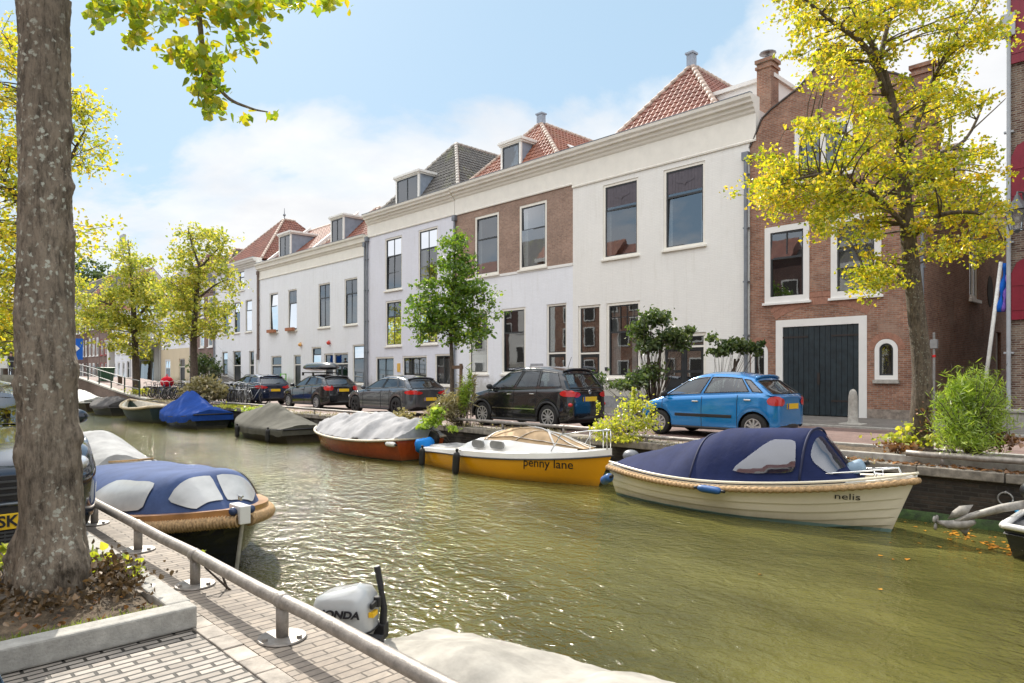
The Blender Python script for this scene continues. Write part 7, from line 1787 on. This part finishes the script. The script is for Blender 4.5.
# bollards and posts at the left
for (px, py, d_, h_, lab) in ((120, 385, 48, 1.3, 'brown square post between the green bin and the pale yellow tree'),):
    p = at(px, py, d_); t = thing('bollard', lab, 'bollard', (p.x, p.y, 0)); mb = MB(); mb.box(-.12, .12, -.12, .12, 0, h_); mb.build('post', plain('post_brown', (.10, .065, .045), .7), t, bevel=.02); mb = MB(); mb.box(-.14, .14, -.14, .14, h_, h_+.06); mb.build('cap', plain('post_brown', (.1, .065, .045)), t)
# stone bollard in front of the garage
p = on_v(853, 420, 19.7); t = thing('bollard', 'weathered grey stone bollard in front of the garage doors', 'bollard', (p[0], 19.7, .06))
mb = MB(); mb.lathe([(.17, 0), (.17, .06), (.13, .1), (.12, .6), (.115, .78), (.09, .9), (.05, .96), (0, .98)], (0, 0, 0), 'z', 16); mb.build('shaft', STONE, t, smooth=True); mb = MB(); mb.box(-.3, .3, -.25, .25, -.02, .05); mb.build('base_stone', STONE, t, bevel=.03)
# blue traffic sign
p = at(72, 385, 52); t = thing('traffic_sign', 'blue sign with white arrow on a pole beside the big trunk', 'sign', (p.x, p.y, 1.2)); zc = at(72, 349, 52).z-1.2
mb = MB(); mb.tube([(0, 0, 0), (0, 0, zc+.5)], .05, 8); mb.build('pole', STEEL, t)
r_ = atan2(p.x, -p.y); A = Vector((p.y, -p.x, 0)).normalized(); NV = Vector((-p.x, -p.y, 0)).normalized()
def board(c, w_, h_, mat, off, name, par, poly=None):
    mb = MB(); poly = poly or [(-w_, -h_), (w_, -h_), (w_, h_), (-w_, h_)]; n = len(poly)
    P = [c+A*x+Vector((0, 0, z))+NV*off for x, z in poly]; Q = [v-NV*.02 for v in P]
    mb.add(P+Q, [tuple(range(n)), tuple(range(2*n-1, n-1, -1))]+[(i, i+n, (i+1) % n+n, (i+1) % n) for i in range(n)]); return mb.build(name, mat, par)
bs = board(Vector((0, 0, zc)), .7, .8, plain('sign_blue', (.0, .12, .60), .4, var=.02), .08, 'board', t)
board(Vector((0, 0, zc)), 0, 0, plain('sign_white', (.85, .85, .85), .4, var=.02), .10, 'arrow', bs, [(-.5, .5), (-.5, -.1), (.1, -.1), (.1, -.35), (.5, .05), (.1, .45), (.1, .2), (-.2, .2), (-.2, .5)])
# bridge sign board (red and white) and person on the bridge
p = at(1, 362, 50); A0 = A
t = thing('traffic_sign', 'white sign board with red arrow on the bridge at the left edge', 'sign', (p.x, p.y, 0)); A = Vector((p.y, -p.x, 0)).normalized(); NV = Vector((-p.x, -p.y, 0)).normalized()
bs = board(Vector((0, 0, p.z)), .38, .45, MATS['sign_white'], .05, 'board', t); board(Vector((-.05, 0, p.z)), 0, 0, plain('sign_red', (.65, .02, .02), .4, var=.02), .07, 'arrow', bs, [(-.2, 0), (.12, .34), (.24, .34), (.02, 0), (.24, -.34), (.12, -.34)])
mb = MB(); mb.tube([(0, 0, 1.2), (0, 0, p.z)], .05, 6); mb.build('pole', STEEL, t)
# leaning pole with rolled flag
b0 = at(980, 402, 19.0); b0.z = SLOPE; e0 = at(1001, 262, 19.0)
t = thing('flag_pole', 'leaning white pole with a furled blue and violet flag in the alley', 'flag pole', b0)
mb = MB(); mb.tube([(0, 0, 0), e0-b0], .05, 8); mb.build('pole', plain('white_pole', (.7, .69, .65), .5), t, smooth=True)
mb = MB(); a1, a2 = at(996, 312, 19.0)-b0, at(1003, 264, 19)-b0; mb.tube([a1+(a2-a1)*k/12+Vector((.07, 0, 0)) for k in range(13)], [.06+.03*sin(k*1.2) for k in range(13)], 10); fl = mb.build('flag', fabric('flag_blue', (.01, .12, .55)), t, smooth=True)
mb = MB(); mb.tube([a1+(a2-a1)*k/12+Vector((.16, 0, 0)) for k in range(13)], [.05+.025*sin(k*1.7) for k in range(13)], 10); mb.build('violet_fold', fabric('flag_violet', (.22, .12, .50)), fl, smooth=True)
# thin post with small box at the alley
p = at(934, 400, 19.5); t = thing('post', 'thin grey post with a small red and white band at the alley mouth', 'post', (p.x, p.y, SLOPE))
mb = MB(); mb.tube([(0, 0, 0), (0, 0, 2.55)], .035, 8); mb.build('pole', STEEL, t); mb = MB(); mb.tube([(0, 0, 1.85), (0, 0, 1.92)], .045, 8); mb.build('red_band', MATS['sign_red'], t); mb = MB(); mb.box(-.09, .09, -.07, .07, 2.1, 2.35); mb.build('box', plain('box_grey', (.3, .3, .3), .5), t, bevel=.01)
# mobile phone mast on the far roofs
p = at(123, 245, 90); t = thing('mast', 'grey aerial cluster on the roofs above the pale yellow tree', 'aerial', (p.x, p.y, 12)); mb = MB(); z_ = p.z-12
mb.tube([(0, 0, 0), (0, 0, z_+1.2)], .12, 6)
mb.build('pole', STEEL, t)
for x in (-.7, 0, .7): mb = MB(); mb.box(x-.2, x+.2, -.2, .1, z_-1.0, z_+1.3); mb.build('panel', plain('aerial_white', (.45, .46, .47), .5), t)
# ---- person on the bridge (one continuous skinned body)
def person(name, label, loc, rz, coat, legs_c, scale=1.0):
    t = thing(name, label, 'person', loc, rz)
    V = [(0, 0, .95), (0, 0, 1.15), (0, 0, 1.38), (0, .02, 1.5), (0, .04, 1.62), (0, .04, 1.74), (.18, 0, 1.4), (.24, .02, 1.15), (.2, .2, 1.0), (-.18, 0, 1.4), (-.24, .02, 1.15), (-.2, .2, 1.0), (.1, 0, .88), (.11, .04, .5), (.11, 0, .08), (.12, .12, .03), (-.1, 0, .88), (-.11, -.02, .5), (-.11, -.06, .08), (-.12, .06, .03)]
    E = [(0, 1), (1, 2), (2, 3), (3, 4), (4, 5), (2, 6), (6, 7), (7, 8), (2, 9), (9, 10), (10, 11), (0, 12), (12, 13), (13, 14), (14, 15), (0, 16), (16, 17), (17, 18), (18, 19)]
    rr = [.17, .16, .17, .06, .10, .09, .07, .055, .045, .07, .055, .045, .1, .075, .055, .05, .1, .075, .055, .05]
    me = bpy.data.meshes.new('body'); me.from_pydata(V, E, []); o = bpy.data.objects.new('body', me); COL.objects.link(o); o.parent = t
    m = o.modifiers.new('skin', 'SKIN'); 
    if not me.skin_vertices: me.skin_vertices.new()
    for i, s in enumerate(me.skin_vertices[0].data): s.radius = (rr[i], rr[i]*.8); s.use_root = i == 0
    o.modifiers.new('sub', 'SUBSURF').render_levels = 2
    dg = bpy.context.evaluated_depsgraph_get(); nm = bpy.data.meshes.new_from_object(o.evaluated_get(dg)); o.modifiers.clear(); o.data = nm
    skin = plain('skin', (.45, .26, .18), .6); 
    for m_ in (coat, legs_c, skin): nm.materials.append(m_)
    for f in nm.polygons: z = f.center.z; f.material_index = 2 if z > 1.5 or (abs(f.center.y-.2) < .06 and z < 1.06 and z > .9 and abs(f.center.x) > .15) else 0 if z > .85 else 1; f.use_smooth = True
    mb = MB(); mb.ball((0, .02, 1.72), (.11, .12, .10), 8); mb.build('hair', plain('hair_dark', (.03, .02, .015), .7), t, smooth=True)
    return t
p = at(10, 380, 88); person('person', 'person in a dark coat crossing the bridge at the left edge', (-64.2, 8.8, 1.38), R(-60), plain('coat_dark', (.02, .022, .028), .8), plain('trousers_dark', (.025, .025, .03), .8))
# ---- bicycles
def bicycle(frame_m, label, group):
    t = thing('bicycle', label, 'bicycle', (0, 0, 0), 0, group); F1 = frame_m
    for x in (0, 1.08):
        mb = MB(); mb.lathe([(.31, -.018), (.345, -.012), (.345, .012), (.31, .018), (.305, 0)], (x, 0, .345), 'y', 24); w_ = mb.build('wheel', BLACK, t, smooth=True)
        mb = MB()
        for k in range(14): a = 2*pi*k/14; mb.tube([(x, .01*(-1)**k, .345), (x+.31*cos(a), 0, .345+.31*sin(a))], .003, 3, cap=False)
        mb.lathe([(.29, -.012), (.305, -.012), (.305, .012), (.29, .012)], (x, 0, .345), 'y', 24); mb.build('spokes', STEEL, w_)
    mb = MB(); bb = (.44, 0, .3); seat = (.30, 0, .82); head = (.88, 0, .86); hl = (.93, 0, .66)
    for a, b in ((bb, seat), (bb, head), (seat, head), ((0, 0, .345), bb), ((0, 0, .345), (.33, 0, .72)), (head, hl), (hl, (1.08, 0, .345))): mb.tube([a, b], .016, 6)
    mb.build('frame', F1, t, smooth=True)
    mb = MB(); mb.tube([(.3, 0, .82), (.28, 0, .95)], .012, 6); mb.add([(.12, -.09, .97), (.12, .09, .97), (.42, .02, .98), (.42, -.02, .98), (.12, -.08, .93), (.12, .08, .93)], [(0, 1, 2, 3), (0, 4, 5, 1), (4, 3, 2, 5)]); mb.build('saddle', BLACK, t)
    mb = MB(); mb.tube([(.87, 0, .86), (.85, 0, 1.04)], .012, 6); mb.tube([(.68, -.29, 1.06), (.84, -.2, 1.08), (.87, 0, 1.04), (.84, .2, 1.08), (.68, .29, 1.06)], .012, 6); mb.build('handlebar', CHROME, t, smooth=True)
    mb = MB(); mb.tube([(-.3, 0, .36+.0), (-.27, 0, .5), (-.15, 0, .67), (0, 0, .72), (.15, 0, .66)], .02, 5); mb.box(-.25, .2, -.06, .06, .73, .745); mb.build('mudguard_and_rack', F1, t)
    return t
rnd = random.Random(5)
cols = [plain('bike_black', (.02, .02, .02), .4), plain('bike_grey', (.35, .36, .37), .35, .3), plain('bike_white', (.6, .6, .6), .4), plain('bike_blue', (.05, .1, .2), .4)]
g1 = 'bicycles parked in a tangle left of the grey green bush'; g2 = 'bicycles parked between the grey green bush and the dark blue estate car'
protos = [bicycle(c, 'dark framed parked bicycle', g1) for c in cols]; used = [False]*4
def put(k, x, y, rz_, tilt, label, group):
    o = protos[k] if not used[k] else copy_tree(protos[k]); used[k] = True
    o.location = (x, y, .0); o.rotation_euler = (tilt, 0, rz_); o['label'] = label; o['group'] = group
nm = ['black', 'grey', 'white', 'dark blue']
lab1 = 'parked bicycle in the tangle left of the grey green bush'; lab2 = 'parked bicycle between the grey green bush and the dark blue estate car'
for i in range(24):
    px = 146+i*2.1; d_ = 41.8-i*.2+rnd.uniform(-.6, .6); p = at(px, 390, d_); k = rnd.choice((0, 0, 1, 2, 3)); put(k, p.x, p.y, R(90+rnd.uniform(-14, 14) if i % 3 else rnd.uniform(-20, 20)), R(rnd.uniform(-9, 9)), lab1, g1)
for i in range(12):
    px = 224+i*1.9; d_ = 34.4-i*.25; p = at(px, 390, d_); k = rnd.choice((1, 2, 2, 0)); put(k, p.x, p.y, R(90+rnd.uniform(-16, 16) if i % 2 else rnd.uniform(-25, 25)), R(rnd.uniform(-9, 9)), lab2, g2)
for k in range(4):
    if not used[k]: p = at(160+k*4, 390, 40); put(k, p.x, p.y, R(90), R(4), lab1, g1)
p = at(167, 381, 40); t = thing('crate_bag', 'bright red bag on a bicycle rack among the bicycles', 'bag', (p.x, p.y, .72))
mb = MB(); mb.ball((0, 0, .28), (.5, .34, .34), 8); mb.v = [(x*(1+.1*noise.noise(Vector((x*5, y*5, z*5)))), y, max(.0, z)) for x, y, z in mb.v]; mb.build('bag_body', fabric('bag_red', (.62, .01, .03)), t, smooth=True)
mb = MB(); mb.tube([(-.2, 0, .55), (-.1, 0, .72), (.1, 0, .72), (.2, 0, .55)], .02, 5); mb.build('bag_handle', MATS['bag_red'], t)
# green chair against the long white house
p = on_v(281, 384, 22.3); t = thing('chair', 'bright green folding chair against the long white house', 'chair', (p[0], 22.3, SLOPE)); GCH = plain('chair_green', (.15, .55, .02), .4)
mb = MB(); mb.box(-.45, .45, -.2, .2, .72, .76); mb.build('seat', GCH, t); mb = MB()
for s in (-1, 1): mb.box(s*.42-.03, s*.42+.03, .14, .2, .76, 1.45)
mb.box(-.45, .45, .14, .2, 1.38, 1.45); mb.box(-.45, .45, .14, .2, 1.05, 1.1); mb.build('backrest', GCH, t)
for sx in (-1, 1):
    for sy in (-1, 1): mb = MB(); mb.box(sx*.4-.03, sx*.4+.03, sy*.16-.03, sy*.16+.03, 0, .72); mb.build('leg', GCH, t)
